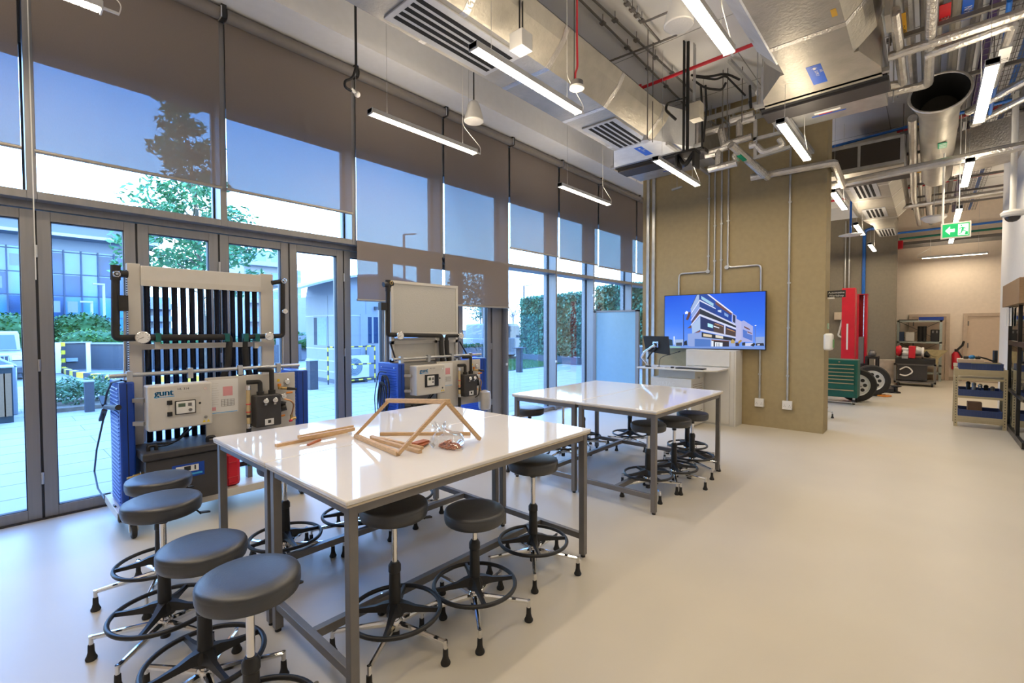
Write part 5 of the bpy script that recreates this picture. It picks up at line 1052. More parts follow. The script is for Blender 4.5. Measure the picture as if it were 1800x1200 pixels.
pipe('air_pipe', 'blue pipe under the far right ceiling above the exit sign', [V((17.4, .75, 4.3)), V((17.2, -1.9, 4.3))], .03, MATS['blue_pipe'])
pipe('air_pipe', 'green pipe under the far right ceiling above the exit sign', [V((17.9, .70, 4.2)), V((17.7, -2.0, 4.2))], .03, mat('green_pipe', (.0, .16, .10), .4))
# straight conduits on the white ceiling
for lab, p, q, z in (('left steel conduit of the pair running along the white ceiling', (1035, 15), (1185, 165), 5.25), ('right steel conduit of the pair running along the white ceiling', (1060, 15), (1195, 140), 5.25), ('thin conduit in the far corner of the white ceiling beside the window side duct', (1040, 122), (1140, 195), 5.2), ('thin conduit above the first white speaker cone', (1098, 0), (1132, 40), 5.25)):
    a, b_ = P(*p, Z=z), P(*q, Z=z); d = (b_-a).normalized()
    def ex(m, a=a, b_=b_, d=d):
        for k in range(4): c = a.lerp(b_, (k+.5)/4); m.cyl(c, (c.x, c.y, H), .005, n=5); m.box(c.x-.03, c.x+.03, c.y-.03, c.y+.03, c.z-.02, c.z)
    pipe('conduit', lab, [a-d*.3, b_+d*.5], .014, STEEL, 'conduit', extra=ex, n=7)
for lab, p, q in (('cross conduit between the two ceiling conduits', (1040, 120), (1190, 62)), ('cross conduit behind the larger white speaker cone', (1130, 40), (1190, 15))):
    pipe('conduit', lab, [P(*p, Z=5.22), P(*q, Z=5.22)], .013, STEEL, 'conduit', n=7)
# bundle of services receding at the right: pipes along X with cross struts and drop rods
bun = [(-.02, 4.98, .035, FOILB, 'cream'), (.10, 4.98, .035, STEEL, 'grey'), (.22, 4.98, .045, FOIL, 'silver'), (-.16, 4.98, .05, FOILB, 'cream boxed'), (-.32, 4.98, .04, STEEL, 'dark grey'), (-.46, 5.0, .045, mat('purple_cable', (.06, .03, .13), .6), 'purple cable'), (-.62, 4.98, .03, GALV, 'thin galvanised'), (-.80, 5.0, .03, MATS['blue_pipe'], 'blue'), (-.98, 5.0, .05, STEEL, 'wide grey'), (-1.25, 5.02, .04, GALV, 'outer galvanised')]
LABC = (LYEL, LRED, LYEL, ORNG, LRED, LBL, None, LBL, None, None)
for k, (y, z, r, mt, nm) in enumerate(bun):
    lc = LABC[k]
    def ex(m, y=y, z=z, r=r, lc=lc, k=k):
        if lc:
            m.use(lc)
            for x in (4.75+.12*k, 9.9+.1*k, 13.1): m.box(x, x+.30, y-r*.9, y+r*.9, z-r-.012, z-r+.0)
    t = pipe('service_pipe', '%s pipe in the bundle receding along the ceiling at the upper right' % nm, [V((3.2, y, z)), V((18.8 if y > -.94 else 8.95, y, z))], r, mt, group='service pipes at the right', extra=ex, n=8)
q = P(1660, 27, Z=4.94)
for k, (s, x, y, c) in enumerate((('FIRE', P(1661, 25, Z=4.92).x, P(1661, 25, Z=4.92).y, LRED), ('DRAIN', P(1701, 15, Z=4.92).x, P(1701, 15, Z=4.92).y, LBL), ('GAS', P(1584, 42, Z=4.92).x, P(1584, 42, Z=4.92).y, LYEL))):
    m = MB().use(c).box(x-.22, x+.22, y-.045, y+.045, 4.914, 4.918).use(PAPER if k < 2 else INK).text(s, (x+.20, y-.032, 4.9135), (-1, 0, 0), (0, 1, 0), .085)
    tag(m.done('pipe_label', None, smooth=False, fix=False), ['red label with white lettering on the ceiling pipes', 'blue label with white lettering on the ceiling pipes', 'yellow label with black lettering on the ceiling pipes'][k], 'label')
for k, x in enumerate((5.3, 6.9, 8.5, 10.3, 11.6, 12.9, 14.2, 15.6, 17.0)):
    m = MB().use(STEEL).box(x-.022, x+.022, -1.45, .42, 4.84, 4.885)
    for y in (-1.40, -.55, .38): m.cyl((x, y, 4.80), (x, y, H), .006, n=5)
    tag(m.done('cross_strut', None), '%s cross strut carrying the ceiling service pipes' % ('nearest second third fourth fifth sixth seventh eighth farthest'.split()[k]), 'strut', 'cross struts')
# wire basket tray with cables
m = MB().use(STEEL)
for k in range(9): m.cyl((3.4, -.42-.06*k, 4.90), (18.5, -.42-.06*k, 4.90), .004, n=4, cap=False)
for k in range(90): m.bar((3.4+k*.168, -.42, 4.896), (3.4+k*.168, -.90, 4.896), .005, .005)
tag(m.done('basket_tray', None), 'wire basket tray full of cables along the upper right ceiling', 'tray')
m = MB().use(STEEL)
for k in range(7): m.cyl((4.0, -1.5-.08*k, 4.8), (8.9, -1.5-.08*k, 4.8), .004, n=4, cap=False)
for k in range(26): m.bar((4.0+k*.185, -1.5, 4.796), (4.0+k*.185, -2.0, 4.796), .005, .005)
tag(m.done('basket_tray', None), 'second wire basket tray at the far right of the ceiling', 'tray')
# cable ladder over the olive wall
m = MB().use(GALV); a, b_ = P(1218, 192, Z=4.9), P(1345, 140, Z=4.9); xl = 7.75
for dx in (0, .45): m.bar((xl+dx, 2.9, 4.95), (xl+dx, 1.0, 4.95), .012, .08)
for k in range(11): m.bar((xl, 2.85-k*.17, 4.93), (xl+.45, 2.85-k*.17, 4.93), .03, .02)
for y in (2.8, 2.1, 1.3):
    for dx in (0, .45): m.cyl((xl+dx, y, 4.9), (xl+dx, y, H), .005, n=5)
tag(m.done('cable_ladder', None), 'steel cable ladder under the ceiling above the screen wall', 'ladder')
m = MB().use(BLACKW); xk = 7.0
def cw(x, y, X=xk): return P(x, y, X=X)
m.tube([cw(1215, 132), cw(1245, 136), cw(1275, 128), cw(1300, 140)], .016, 6, bend=.2).tube([cw(1218, 140), cw(1240, 156), cw(1270, 158), cw(1276, 145)], .016, 6, bend=.2).tube([cw(1222, 135), cw(1260, 140), cw(1275, 132), cw(1310, 168)], .014, 6, bend=.15)
tag(m.done('cable_run', None), 'loose black cables sagging from the cable ladder', 'cable')
m = MB().use(BLACKW)
for x, x2, y2 in ((1232, 1234, 262), (1240, 1236, 250), (1318, 1318, 178)): m.tube([cw(x, 150), cw(x+2, 190), cw(x2, y2)], .016, 6)
tag(m.done('cable_drop', None), 'black cables dropping in front of the olive wall', 'cable')
# projector pole
xp = 6.2
a = P(1206, 60, X=xp); b_ = P(1208, 268, X=xp)
t = thing('projector_mount', 'black pole with a black projector bracket hanging before the olive wall', 'mount', (xp, b_.y, b_.z-.2))
MB().use(BPLAS).cyl((xp, b_.y, b_.z), (xp, b_.y, H), .022, n=10).done('pole', None, t)
m = MB().use(BPLAS).box(xp-.10, xp+.10, b_.y-.14, b_.y+.14, b_.z-.03, b_.z).box(xp-.09, xp+.09, b_.y-.13, b_.y-.10, b_.z-.22, b_.z).box(xp-.09, xp+.09, b_.y+.10, b_.y+.13, b_.z-.18, b_.z).tube([(xp-.05, b_.y-.1, b_.z-.05), (xp-.08, b_.y, b_.z-.20), (xp-.02, b_.y+.1, b_.z-.06)], .03, 8, bend=.06); m.done('bracket', None, t)
m = MB().use(BLACKW)
for k in range(3): m.tube([(xp-.03-.02*k, b_.y+.03, b_.z), (xp-.03-.02*k, b_.y+.03, H)], .010, 6)
m.tube([P(1207, 172, X=xp), P(1195, 176, X=xp), P(1172, 182, X=xp), P(1170, 194, X=xp), P(1188, 210, X=xp)], .018, 7, bend=.1); m.done('cable', None, t)
m = MB().use(GALV)
for k in range(3): m.cyl((xp+.06+.03*k, b_.y-.05, 4.0+.6), (xp+.06+.03*k, b_.y-.05, H), .005, n=5)
m.done('drop_wire', None, t)
q = P(1222, 195, X=xp+.2); tag(box('junction_box', mat('cream_box', (.58, .54, .44), .5), q.x-.05, q.x+.1, q.y-.08, q.y+.06, q.z-.12, q.z+.10, bev=.006) if False else MB().use(mat('cream_box', (.58, .54, .44), .5)).box(q.x-.05, q.x+.1, q.y-.08, q.y+.06, q.z-.12, q.z+.10).use(GALV).cyl((q.x, q.y, q.z+.1), (q.x, q.y, H), .006, n=6).done('junction_box', None), 'cream junction box beside the black projector pole', 'box')
# foil pipe cluster in front of the olive wall
xg = 7.45
def cp(x, y, X=xg): return P(x, y, X=X)
CL = [('upper foil pipe stub beside the left fan coil unit', [(1230, 236), (1266, 226)], .055), ('foil valve body leaning between the two fan coil units', [(1268, 228), (1274, 256)], .06), ('foil pipe from the valve toward the right fan coil unit', [(1270, 256), (1322, 240)], .05),
 ('upper foil pipe leaving the right fan coil unit', [(1284, 212), (1325, 200)], .05), ('second foil pipe leaving the right fan coil unit', [(1300, 216), (1328, 208)], .045), ('vertical foil pipe between the two fan coil units', [(1300, 240), (1300, 214)], .05),
 ('long foil pipe from the left fan coil unit', [(1240, 270), (1280, 258)], .045), ('short foil pipe below the left fan coil unit', [(1240, 275), (1258, 270)], .04), ('lowest foil pipe stub over the screen conduits', [(1246, 298), (1296, 286)], .055), ('vertical foil pipe above the lowest stub', [(1262, 290), (1264, 262)], .045),
 ('foil elbow at the end of the lowest stub', [(1296, 286), (1290, 272), (1304, 268)], .04), ('foil pipe loop left of the olive wall lamp', [(1330, 256), (1342, 268), (1378, 256), (1370, 244)], .042), ('small foil pipe pair end under the loop', [(1318, 256), (1330, 254)], .05)]
for lab, pts, r in CL: pipe('foil_pipe', lab, [cp(*p) for p in pts], r, FOIL, group='foil pipe cluster', bend=.04)
pts = [(1285, 254), (1350, 312)]; a, b_ = cp(*pts[0], 7.2), cp(*pts[1], 8.1)
pipe('foil_pipe', 'ribbed foil drain pipe with green label sloping to the olive wall', [a, b_], .055, FOIL, group='foil pipe cluster', extra=lambda m: [m.torus(a.lerp(b_, .45+.03*k), .056, .006, 16, 5, b_-a) for k in range(16)] and m.use(LGRN).bar(a.lerp(b_, .20)-V((0, 0, .05)), a.lerp(b_, .36)-V((0, 0, .05)), .06, .02))
for lab, p, q in (('steel channel under the foil pipes', (1325, 245), (1378, 232)), ('lower steel channel under the foil pipes', (1325, 278), (1390, 258)), ('vertical steel channel holding the foil pipes', (1328, 210), (1328, 278))):
    m = MB().use(GALV).bar(cp(*p), cp(*q), .045, .045); tag(m.done('support_channel', None), lab, 'channel', 'channels of the foil pipe cluster')
m = MB().use(GALV).bar(P(1365, 182, X=6.5), P(1428, 268, X=7.9), .05, .05); tag(m.done('support_channel', None), 'slotted steel channel crossing beside the lamp before the olive wall', 'channel')
m = MB().use(GALV).bar(P(1282, 106, X=6.9), P(1332, 160, X=7.6), .045, .045); tag(m.done('support_channel', None), 'slotted steel channel below the red sprinkler pipe', 'channel')
m = MB().use(FOIL).tube([P(1332, 160, X=7.2), P(1340, 165, X=7.2), P(1338, 185, X=7.2)], .05, 10, bend=.03).use(GALV).cyl(P(1340, 165, X=7.2), (7.2, P(1340, 165, X=7.2).y, H), .006, n=6); tag(m.done('foil_pipe', None), 'foil elbow at the left end of the right fan coil unit', 'pipe', 'foil pipe cluster')
# drop rods
for k, (px, y0, y1, X) in enumerate(((1138, 42, 245, 5.6), (1147, 92, 250, 5.9), (1278, 108, 240, 7.2), (1270, 132, 230, 7.2), (1304, 125, 215, 7.3))):
    a, b_ = P(px, y0, X=X), P(px, y1, X=X)
    tag(MB().use(STEEL).cyl((X, b_.y, b_.z), (X, b_.y, H), .007, n=6).done('drop_rod', None), ['drop rod with a small sensor disc at its foot', 'drop rod beside the sensor disc rod', 'drop rod over the foil valve', 'left drop rod before the cable ladder', 'right drop rod before the cable ladder'][k], 'rod', 'threaded drop rods')
q = P(1134, 249, X=5.6); tag(MB().use(WPLAS).lathe([(.055, 0), (.055, .015), (.03, .03), (.02, .08)], q, n=18).done('sensor', None), 'small white sensor disc hanging at the end of the window side duct', 'sensor')
# speakers, detectors, camera
def cone(c, lab):
    t = thing('pendant_speaker', lab, 'speaker', c, 'white cone speakers'); c = V(c)
    MB().use(WPLAS).lathe([(.118, 0), (.125, .008), (.122, .03), (.075, .20), (.05, .245), (.015, .265)], c, n=28).done('shell', None, t); MB().use(mat('grille_cloth', (.55, .54, .52), .7, var=.15, scale=300)).lathe([(.115, -.002), (.0, -.003)], c, n=28, cap=False).done('speaker_grille', None, t)
    m = MB().use(BLACKW).cyl(c+V((0, 0, .26)), (c.x, c.y, H), .009, n=7).use(GALV).cyl(c+V((-.05, .04, .2)), (c.x-.05, c.y+.04, H), .003, n=5); m.done('cord', None, t)
cone(P(833, 214, Z=4.2), 'small white cone speaker hanging before the blinds'); cone(P(1193, 46, Z=4.2), 'larger looking white cone speaker near the top centre')
q = P(1014, 158, Z=4.0); t = thing('smoke_detector', 'white and grey detector hanging from a red cable', 'detector', q)
MB().use(WPLAS).lathe([(.05, 0), (.075, .01), (.075, .03)], q, n=22).use(STEEL).lathe([(.065, .03), (.065, .08), (.05, .09)], q, n=22).done('head', None, t); MB().use(RED).tube([q+V((-.03, 0, .08)), q+V((-.03, 0, .16)), q+V((.01, 0, .22)), q+V((0, 0, .5)), (q.x, q.y, H)], .011, 7, bend=.04).use(BLACKW).cyl(q+V((-.05, 0, .05)), (q.x-.05, q.y, H), .004, n=5).done('cable', None, t)
q = P(916, 90, Z=4.1); t = thing('access_point', 'white cube box hanging in front of the window side duct', 'box', q)
box('body', WPLAS, q.x-.075, q.x+.075, q.y-.075, q.y+.075, q.z, q.z+.15, t, bev=.004); MB().use(mat('soft_grey', (.60, .60, .58), .5)).lathe([(.055, -.004), (.055, 0)], q, n=22).done('lens', None, t); MB().use(BLACKW).cyl(q+V((-.02, 0, .15)), (q.x-.02, q.y, H), .008, n=6).cyl(q+V((.02, 0, .15)), (q.x+.02, q.y, H), .008, n=6).done('cable', None, t)
a = P(626, 120, Y=4.6); t = thing('hanging_sensor', 'small white sensor at the end of a black hanging cable before the blinds', 'sensor', (a.x, 4.6, 4))
pts = [V((a.x, 4.6, H)), P(626, 118, Y=4.6), P(620, 138, Y=4.6), P(606, 142, Y=4.6), P(606, 153, Y=4.6), P(618, 160, Y=4.6)]
MB().use(BLACKW).tube(pts, .014, 8, bend=.06).done('cable', None, t); q = P(625, 163, Y=4.6); MB().use(WPLAS).cyl(q+V((-.05, 0, .02)), q, .018).sphere(q+V((.02, 0, -.01)), .032, 8).done('head', None, t); MB().use(GALV).cyl(q, (q.x, 4.6, H), .003, n=5).done('wire', None, t)
q = P(1780, 381, Y=-.86); t = thing('dome_camera', 'white dome camera on a long white pole in front of the white wall', 'camera', (q.x, -.86, q.z))
MB().use(WPLAS).lathe([(.085, .0), (.12, .02), (.13, .06), (.10, .09), (.03, .10)], q, n=26).done('housing', None, t); MB().use(mat('smoked_dome', (.03, .028, .03), .08)).lathe([(.0, -.075), (.045, -.065), (.075, -.035), (.085, .0)], q, n=22).done('dome', None, t); MB().use(WPLAS).cyl(q+V((0, 0, .1)), (q.x, q.y, H), .035, n=14).done('pole', None, t)
q = P(1641, 392, Z=3.7); t = thing('dome_light', 'small white dome lamp left of the exit sign', 'lamp', q); MB().use(WPLAS).lathe([(.04, 0), (.13, .03), (.20, .10), (.20, .13)], q, n=24).done('shade', None, t); MB().use(GALV).cyl(q+V((0, 0, .1)), (q.x, q.y, H), .008, n=6).done('rod', None, t)
q = P(1495, 413, Z=3.6); t = thing('oval_light', 'small white oval lamp before the dark olive wall', 'lamp', q); MB().use(WPLAS).sphere(q, .14, 8, .25, 1, 1.6).done('shade', None, t); MB().use(MATS['blue_pipe']).cyl(q, (q.x, q.y, H), .02, n=6).done('rod', None, t)
q = P(1190, 331, X=8.0); tag(MB().use(GALV).bar(q+V((0, .09, -.01)), q+V((0, -.09, .01)), .03, .03).cyl(q, (q.x, q.y, 4.3), .003, n=5).done('hanging_bar', None), 'short metal bar hanging on a wire before the olive wall', 'bar')
# exit sign
XE = 10.0; a = P(1657, 397, X=XE); b_ = P(1704, 414, X=XE); y0, y1, z0, z1 = b_.y, a.y, b_.z+.005, a.z+.015
t = thing('exit_sign', 'lit green exit sign with arrow and running figure', 'sign', (XE, (y0+y1)/2, z0))
SG = mat('sign_green', (.0, .25, .10), .4, emit=lin('#08a352'), estr=1.1); SW = mat('sign_white', (.8, .8, .8), .4, emit=(.9, 1, .95), estr=1.0)
box('case', WPLAS, XE, XE+.06, y0-.02, y1+.02, z0-.02, z1+.02, t, bev=.004)
W_ = y1-y0; Hh = z1-z0
def sg(pts, x): return [V((x, y1-u*W_, z0+v*Hh)) for u, v in pts]
m = MB().use(SG); m.poly(sg([(0, 0), (1, 0), (1, 1), (0, 1)], XE-.001)); m.use(SW)
m.poly(sg([(.58, .08), (.96, .08), (.96, .92), (.58, .92)], XE-.002)); m.poly(sg([(.10, .5), (.28, .82), (.28, .62), (.46, .62), (.46, .38), (.28, .38), (.28, .18)], XE-.002)); m.use(SG)
m.poly(sg([(.84, .10), (.95, .10), (.95, .34), (.88, .34), (.88, .22), (.84, .22)], XE-.003))
m.poly(sg([(.70+.03*math.cos(a), .82+.075*math.sin(a)) for a in [2*PI*k/12 for k in range(12)]], XE-.003))
for pl in ([(.72, .72), (.80, .66), (.78, .40), (.70, .44)], [(.72, .72), (.64, .64), (.62, .50), (.65, .50), (.67, .60), (.74, .64)], [(.80, .66), (.88, .56), (.87, .52), (.78, .58)], [(.70, .44), (.68, .28), (.60, .20), (.61, .14), (.72, .24), (.76, .42)], [(.76, .44), (.86, .32), (.82, .12), (.86, .12), (.90, .34), (.80, .46)]): m.poly(sg(pl, XE-.003))
m.done('sign_face', None, t, smooth=False, fix=False)
m = MB().use(WPLAS).cyl((XE+.03, y0+.12, z1), (XE+.03, y0+.12, H), .006, n=6).tube([(XE+.03, y1, z1), (XE+.03, y1, z1+.4), (XE+.03, y1+.0, z1+.8), (XE+.03, y1-.03, H)], .014, 6); m.done('hanger', None, t)
# ------------------------------------------------------------------ outside
PAVE = mat('paving', (.38, .345, .315), .8, var=.05, scale=1.2); ROAD = mat('road', (.24, .24, .24), .85, var=.06, scale=.6)
struct(MB().poly(((-60, YW+.1, -.02), (90, YW+.1, -.02), (90, 19.2, -.02), (-60, 19.2, -.02))).done('paving', PAVE))
struct(MB().poly(((-90, 19.2, -.03), (130, 19.2, -.03), (130, 150, -.03), (-90, 150, -.03))).done('road', ROAD))
m = MB()
for k in range(22): y = 5.9+k*.6; m.box(-8, 20, y, y+.006, -.02, -.0185)
for k in range(24):
    for j in range(22): x = -8+k*1.2+.6*(j % 2); y = 5.9+j*.6; m.box(x, x+.006, y, y+.6, -.02, -.0185)
struct(m.done('paving_joint', mat('joint', (.15, .15, .15), .9)))
LEAF = mat('leaf_green', (.09, .27, .10), .5, var=.45, scale=3); LEAFB = mat('bush_green', (.045, .12, .022), .55, var=.4, scale=2); LEAFD = mat('hedge_green', (.075, .24, .13), .5, var=.6, scale=1.6); GRASS = mat('grass', (.05, .15, .025), .7, var=.3, scale=6); BARK = mat('bark', (.20, .15, .10), .9, var=.2)
def leaves(m, c, n, s, rx, ry, rz, shell=.0, asp=.35, rng=random):
    for _ in range(n):
        while True:
            v = V((rng.uniform(-1, 1), rng.uniform(-1, 1), rng.uniform(-1, 1)))
            if shell < v.length <= 1: break
        p = V(c)+V((v.x*rx, v.y*ry, v.z*rz)); d = V((rng.uniform(-1, 1), rng.uniform(-1, 1), rng.uniform(-.9, .5))).normalized(); u, w_ = frame_of(d); a = rng.random()*6.28; b_ = (u*math.cos(a)+w_*math.sin(a)); s_ = s*rng.uniform(.7, 1.25)
        m.poly([p-d*s_, p+b_*s_*asp, p+d*s_, p-b_*s_*asp])
# tree beyond the doors
t = thing('tree', 'airy green tree outside behind the leftmost blinds', 'tree', (3.45, 13, 0)); rng = random.Random(5)
m = MB(); limbs = []
m.tube([(3.45, 13, 0), (3.47, 13, 1.6), (3.42, 13.05, 3.0), (3.35, 13, 4.4), (3.2, 13, 6.0)], .045, 8)
tips = []
for k in range(34):
    z = 2.3+k*.13; a = k*2.4; L_ = (1.0+.35*math.sin(k*1.7))*(1.15-.85*max(0, (z-3.4)/3.0)); b_ = V((3.42-.03*k*.3, 13, z)); e_ = b_+V((math.cos(a)*L_, math.sin(a)*L_, .25+.5*rng.random())); m.tube([b_, b_.lerp(e_, .5)+V((0, 0, .12)), e_], .018, 5); fz = 1-.55*max(0, (z-3.2)/3.4); tips += [(b_.lerp(e_, .6), .30*fz), (e_, .34*fz)]
m.done('trunk', BARK, t)
m = MB()
for c, r in tips: leaves(m, c, int(90+60*(c.z < 4.2)), .085, r*1.25, r*1.25, r*.9, rng=rng)
m.done('foliage', LEAF, t, smooth=False, fix=False)
# tree at the car park
t = thing('tree', 'dark leafy tree outside above the parked grey car', 'tree', (20.5, 20.5, 0)); m = MB().tube([(20.5, 20.5, 0), (20.4, 20.5, 2), (20.2, 20.5, 4)], .12, 8); m.done('trunk', BARK, t)
m = MB(); q = P(835, 548, Y=20.5)
for k in range(16): leaves(m, (q.x+rng.uniform(-1.4, 1.4), 20.5+rng.uniform(-1, 1), q.z+.5+rng.uniform(-.7, 1.6)), 90, .14, .6, .6, .5, rng=rng)
m.done('foliage', mat('leaf_dark', (.03, .13, .07), .5, var=.5, scale=3), t, smooth=False, fix=False)
# planting bed with low shrubs
t = thing('shrub_bed', 'low variegated shrubs outside the second door, by the grey post', 'shrub', (1.25, 12.9, 0))
m = MB(); SHR = mat('shrub_leaf', (.13, .24, .11), .5, var=.5, scale=9)
for k in range(30): leaves(m, (.72+rng.random()*1.35, 12.75+rng.random()*1.3, .16+rng.random()*.34), 75, .065, .26, .26, .16, asp=.25, rng=rng)
o = m.done('foliage', SHR, t, smooth=False, fix=False); o['kind'] = 'stuff'
box('soil', mat('soil', (.22, .17, .12), .95, var=.2), .70, 2.2, 12.62, 14.2, -.02, .06, t)
POSTG = mat('post_grey', (.07, .07, .075), .6)
def bollard(x, y, h, w_, lab):
    t = thing('bollard', lab, 'bollard', (x, y, 0), 'grey posts outside'); box('post', POSTG, x-w_/2, x+w_/2, y-w_/2, y+w_/2, -.02, h, t); box('cap', mat('post_cap', (.45, .46, .46), .5), x-w_*.56, x+w_*.56, y-w_*.56, y+w_*.56, h, h+.03, t)
bollard(1.30, 12.33, .57, .14, 'square grey post outside in front of the low shrubs'); bollard(5.75, 12.3, .75, .22, 'grey post outside left of the white kiosk')
q = P(913, 653, Z=0); t = thing('bollard', 'grey post with flat top on the lawn before the green hedge', 'bollard', q, 'grey posts outside'); box('post', POSTG, q.x-.09, q.x+.09, q.y-.09, q.y+.09, -.02, .86, t); box('cap', POSTG, q.x-.25, q.x+.25, q.y-.15, q.y+.15, .86, .90, t)
# ramp walls, kerb, barrier
GREYW = mat('ramp_wall', (.085, .085, .09), .8, var=.05)
m = MB().use(GREYW).box(1.55, 2.75, 25.4, 25.6, 0, 1.05); a = V((2.75, 25.5, 0)); b_ = V((4.4, 23.0, 0)); m.bar(a+V((0, 0, .5)), b_+V((0, 0, .5)), .2, 1.0); m.bar(b_+V((0, 0, .42)), b_+V((6, .5, .42)), .2, .84)
struct(m.done('ramp_wall', None)); m = MB().use(mat('coping', (.3, .3, .3), .7)).box(1.5, 2.8, 25.35, 25.65, 1.05, 1.10).bar(a+V((0, 0, 1.03)), b_+V((0, 0, 1.03)), .3, .06); struct(m.done('ramp_coping', None))
kb = [P(111, 648, Z=.1), P(122, 652, Z=.1), P(140, 656, Z=.1), P(165, 659, Z=.1), P(190, 661, Z=.1), P(218, 662, Z=.1), P(300, 664, Z=.1), P(420, 662, Z=.1), P(500, 655, Z=.1), P(560, 645, Z=.1)]
m = MB(); KY = YEL; KB = mat('kerb_black', (.05, .05, .06), .7); seg = []
for i in range(len(kb)-1):
    n = max(1, round((kb[i+1]-kb[i]).length/.5))
    for k in range(n): seg.append((kb[i].lerp(kb[i+1], k/n), kb[i].lerp(kb[i+1], (k+1)/n)))
for i, (a, c) in enumerate(seg): m.use(KY if i % 2 == 0 else KB).bar((a.x, a.y, .06), (c.x, c.y, .06), .18, .18)
struct(m.done('kerb', None))
def striped(x, y, h, lab):
    t = thing('striped_post', lab, 'bollard', (x, y, 0), 'yellow and black posts'); m = MB()
    n = 7
    for k in range(n): m.use(YEL if k % 2 == 0 else KB).cyl((x, y, h*k/n), (x, y, h*(k+1)/n), .085, n=12)
    m.done('post', None, t)
q = P(103, 654, Z=0); striped(q.x, q.y, 1.0, 'left yellow and black post by the barrier outside'); q = P(110.5, 651, Z=0); striped(q.x, q.y, 1.1, 'right yellow and black post by the barrier outside')
q = P(93.5, 655, Z=0); t = thing('barrier_gate', 'white barrier box and red and white arm outside the second door', 'barrier', q); box('cabinet', WPLAS, q.x-.2, q.x+.2, q.y-.2, q.y+.2, -.02, 1.1, t)
a = P(112, 636, Y=q.y+1.5); b_ = P(202, 634.5, Y=q.y+1.5); m = MB(); 
for k in range(10): m.use(WPLAS if k % 3 else RED).bar(a.lerp(b_, k/10), a.lerp(b_, (k+1)/10), .06, .10)
m.done('arm', None, t); q2 = P(156, 653, Z=0); box('arm_rest', WPLAS, q2.x-.06, q2.x+.06, q2.y-.06, q2.y+.06, -.02, 1.1, t); box('direction_plate', mat('plate_blue', (.30, .36, .42), .5), P(113, 630, Y=26.).x, P(133, 630, Y=26.).x, 25.30, 25.34, P(120, 634, Y=26.).z, P(120, 628, Y=26.).z, t)
# round bushes
def bush(px, py, Y, rx, rz, lab, mt=LEAFB, n=1500, s=.11):
    q = P(px, py, Y=Y); t = thing('bush', lab, 'bush', (q.x, Y, 0), 'clipped bushes outside'); m = MB(); mm = 12
    m.sphere((q.x, Y, q.z), 1, 9, rz*.93, rx*.95, rx*.8); o = m.done('core', mat('bush_core', (.03, .10, .02), .8), t)
    m = MB()
    for _ in range(n):
        v = V((rng.gauss(0, 1), rng.gauss(0, 1), rng.gauss(0, 1))).normalized()*rng.uniform(.93, 1.06); p = V((q.x+v.x*rx, Y+v.y*rx*.85, q.z+v.z*rz)); d = V((rng.uniform(-1, 1), rng.uniform(-1, 1), rng.uniform(-.5, 1))).normalized(); u, w_ = frame_of(d); m.poly([p-d*s, p+u*s*.5, p+d*s, p-u*s*.5])
    m.done('foliage', mt, t, smooth=False, fix=False)
bush(20, 590, 31, 1.75, 1.0, 'round green bush outside left of the wide door mullion'); bush(110, 592, 31, 1.0, .72, 'smaller round bush outside right of the wide door mullion'); bush(146, 586, 31.5, 1.5, 1.0, 'largest round bush outside over the ramp wall'); bush(-40, 588, 32, 1.8, 1.1, 'round bush outside at the far left edge') if False else None
LL = mat('bush_lime', (.08, .18, .02), .55, var=.3, scale=3); bush(160, 599, 27.5, 1.1, .50, 'low lime bush outside on the ramp wall, left one', LL, 700, .08); bush(195, 600, 27.2, 1.1, .46, 'low lime bush outside on the ramp wall, right one', LL, 700, .08)
# far glass building
BG = mat('facade_glass', (.035, .16, .36), .12, var=.5, scale=.35, spec=.8); BGD = mat('facade_dark', (.012, .055, .15), .15, var=.5, scale=.6); BGW = mat('facade_panel', (.16, .20, .26), .5, var=.05); FIN = mat('facade_fin', (.012, .04, .09), .4); ROOF = mat('roof_white', (.34, .35, .36), .5)
Yb = 40.0; xr = 6.5; t = thing('glass_building', 'large blue glass office building far outside at the left', 'building', (-3, Yb+5, 0))
box('core', BG, -16, xr, Yb, Yb+12, 0, 6.5, t); box('upper_wall', BGW, -16, xr+.02, Yb-.02, Yb+12.02, 6.5, 7.15, t)
m = MB().use(mat('eave_grey', (.14, .16, .18), .6)).prism([(-16, Yb-1.6, 7.15), (xr+1.2, Yb-1.6, 7.15), (xr+1.2, Yb-1.6, 7.95), (-16, Yb-1.6, 7.95)], (0, 12, 0)); m.done('eave', None, t); m = MB().use(ROOF).box(-16, xr+1.4, Yb-1.9, Yb+12, 7.95, 8.1)
for k in range(26): m.box(-16+k*.9, -15.2+k*.9, Yb-1.7, Yb-1.6, 8.22, 8.34)
m.box(-16, xr+1.2, Yb-1.66, Yb-1.6, 7.12, 7.3); m.done('roof', None, t)
r3 = random.Random(11)
for k in range(28):
    x = -16+k*.8
    if x < xr: box('facade_fin', FIN, x-.035, x+.035, Yb-.14, Yb, .5, 6.5, t)
m = MB().use(BGD)
for k in range(28):
    for j in range(4):
        if r3.random() < .42: x = -16+k*.8; m.box(x+.04, x+.76, Yb-.012, Yb, 1.0+j*1.35, 2.25+j*1.35)
m.use(mat('facade_pale', (.14, .19, .26), .3)) 
for k in range(28):
    for j in range(4):
        if r3.random() < .25: x = -16+k*.8; m.box(x+.12, x+.6, Yb-.014, Yb, 1.3+j*1.35, 2.0+j*1.35)
o = m.done('window', None, t)
m = MB().use(FIN)
for j in range(5): m.box(-16, xr, Yb-.05, Yb, .95+j*1.35, 1.0+j*1.35)
m.done('floor_line', None, t)
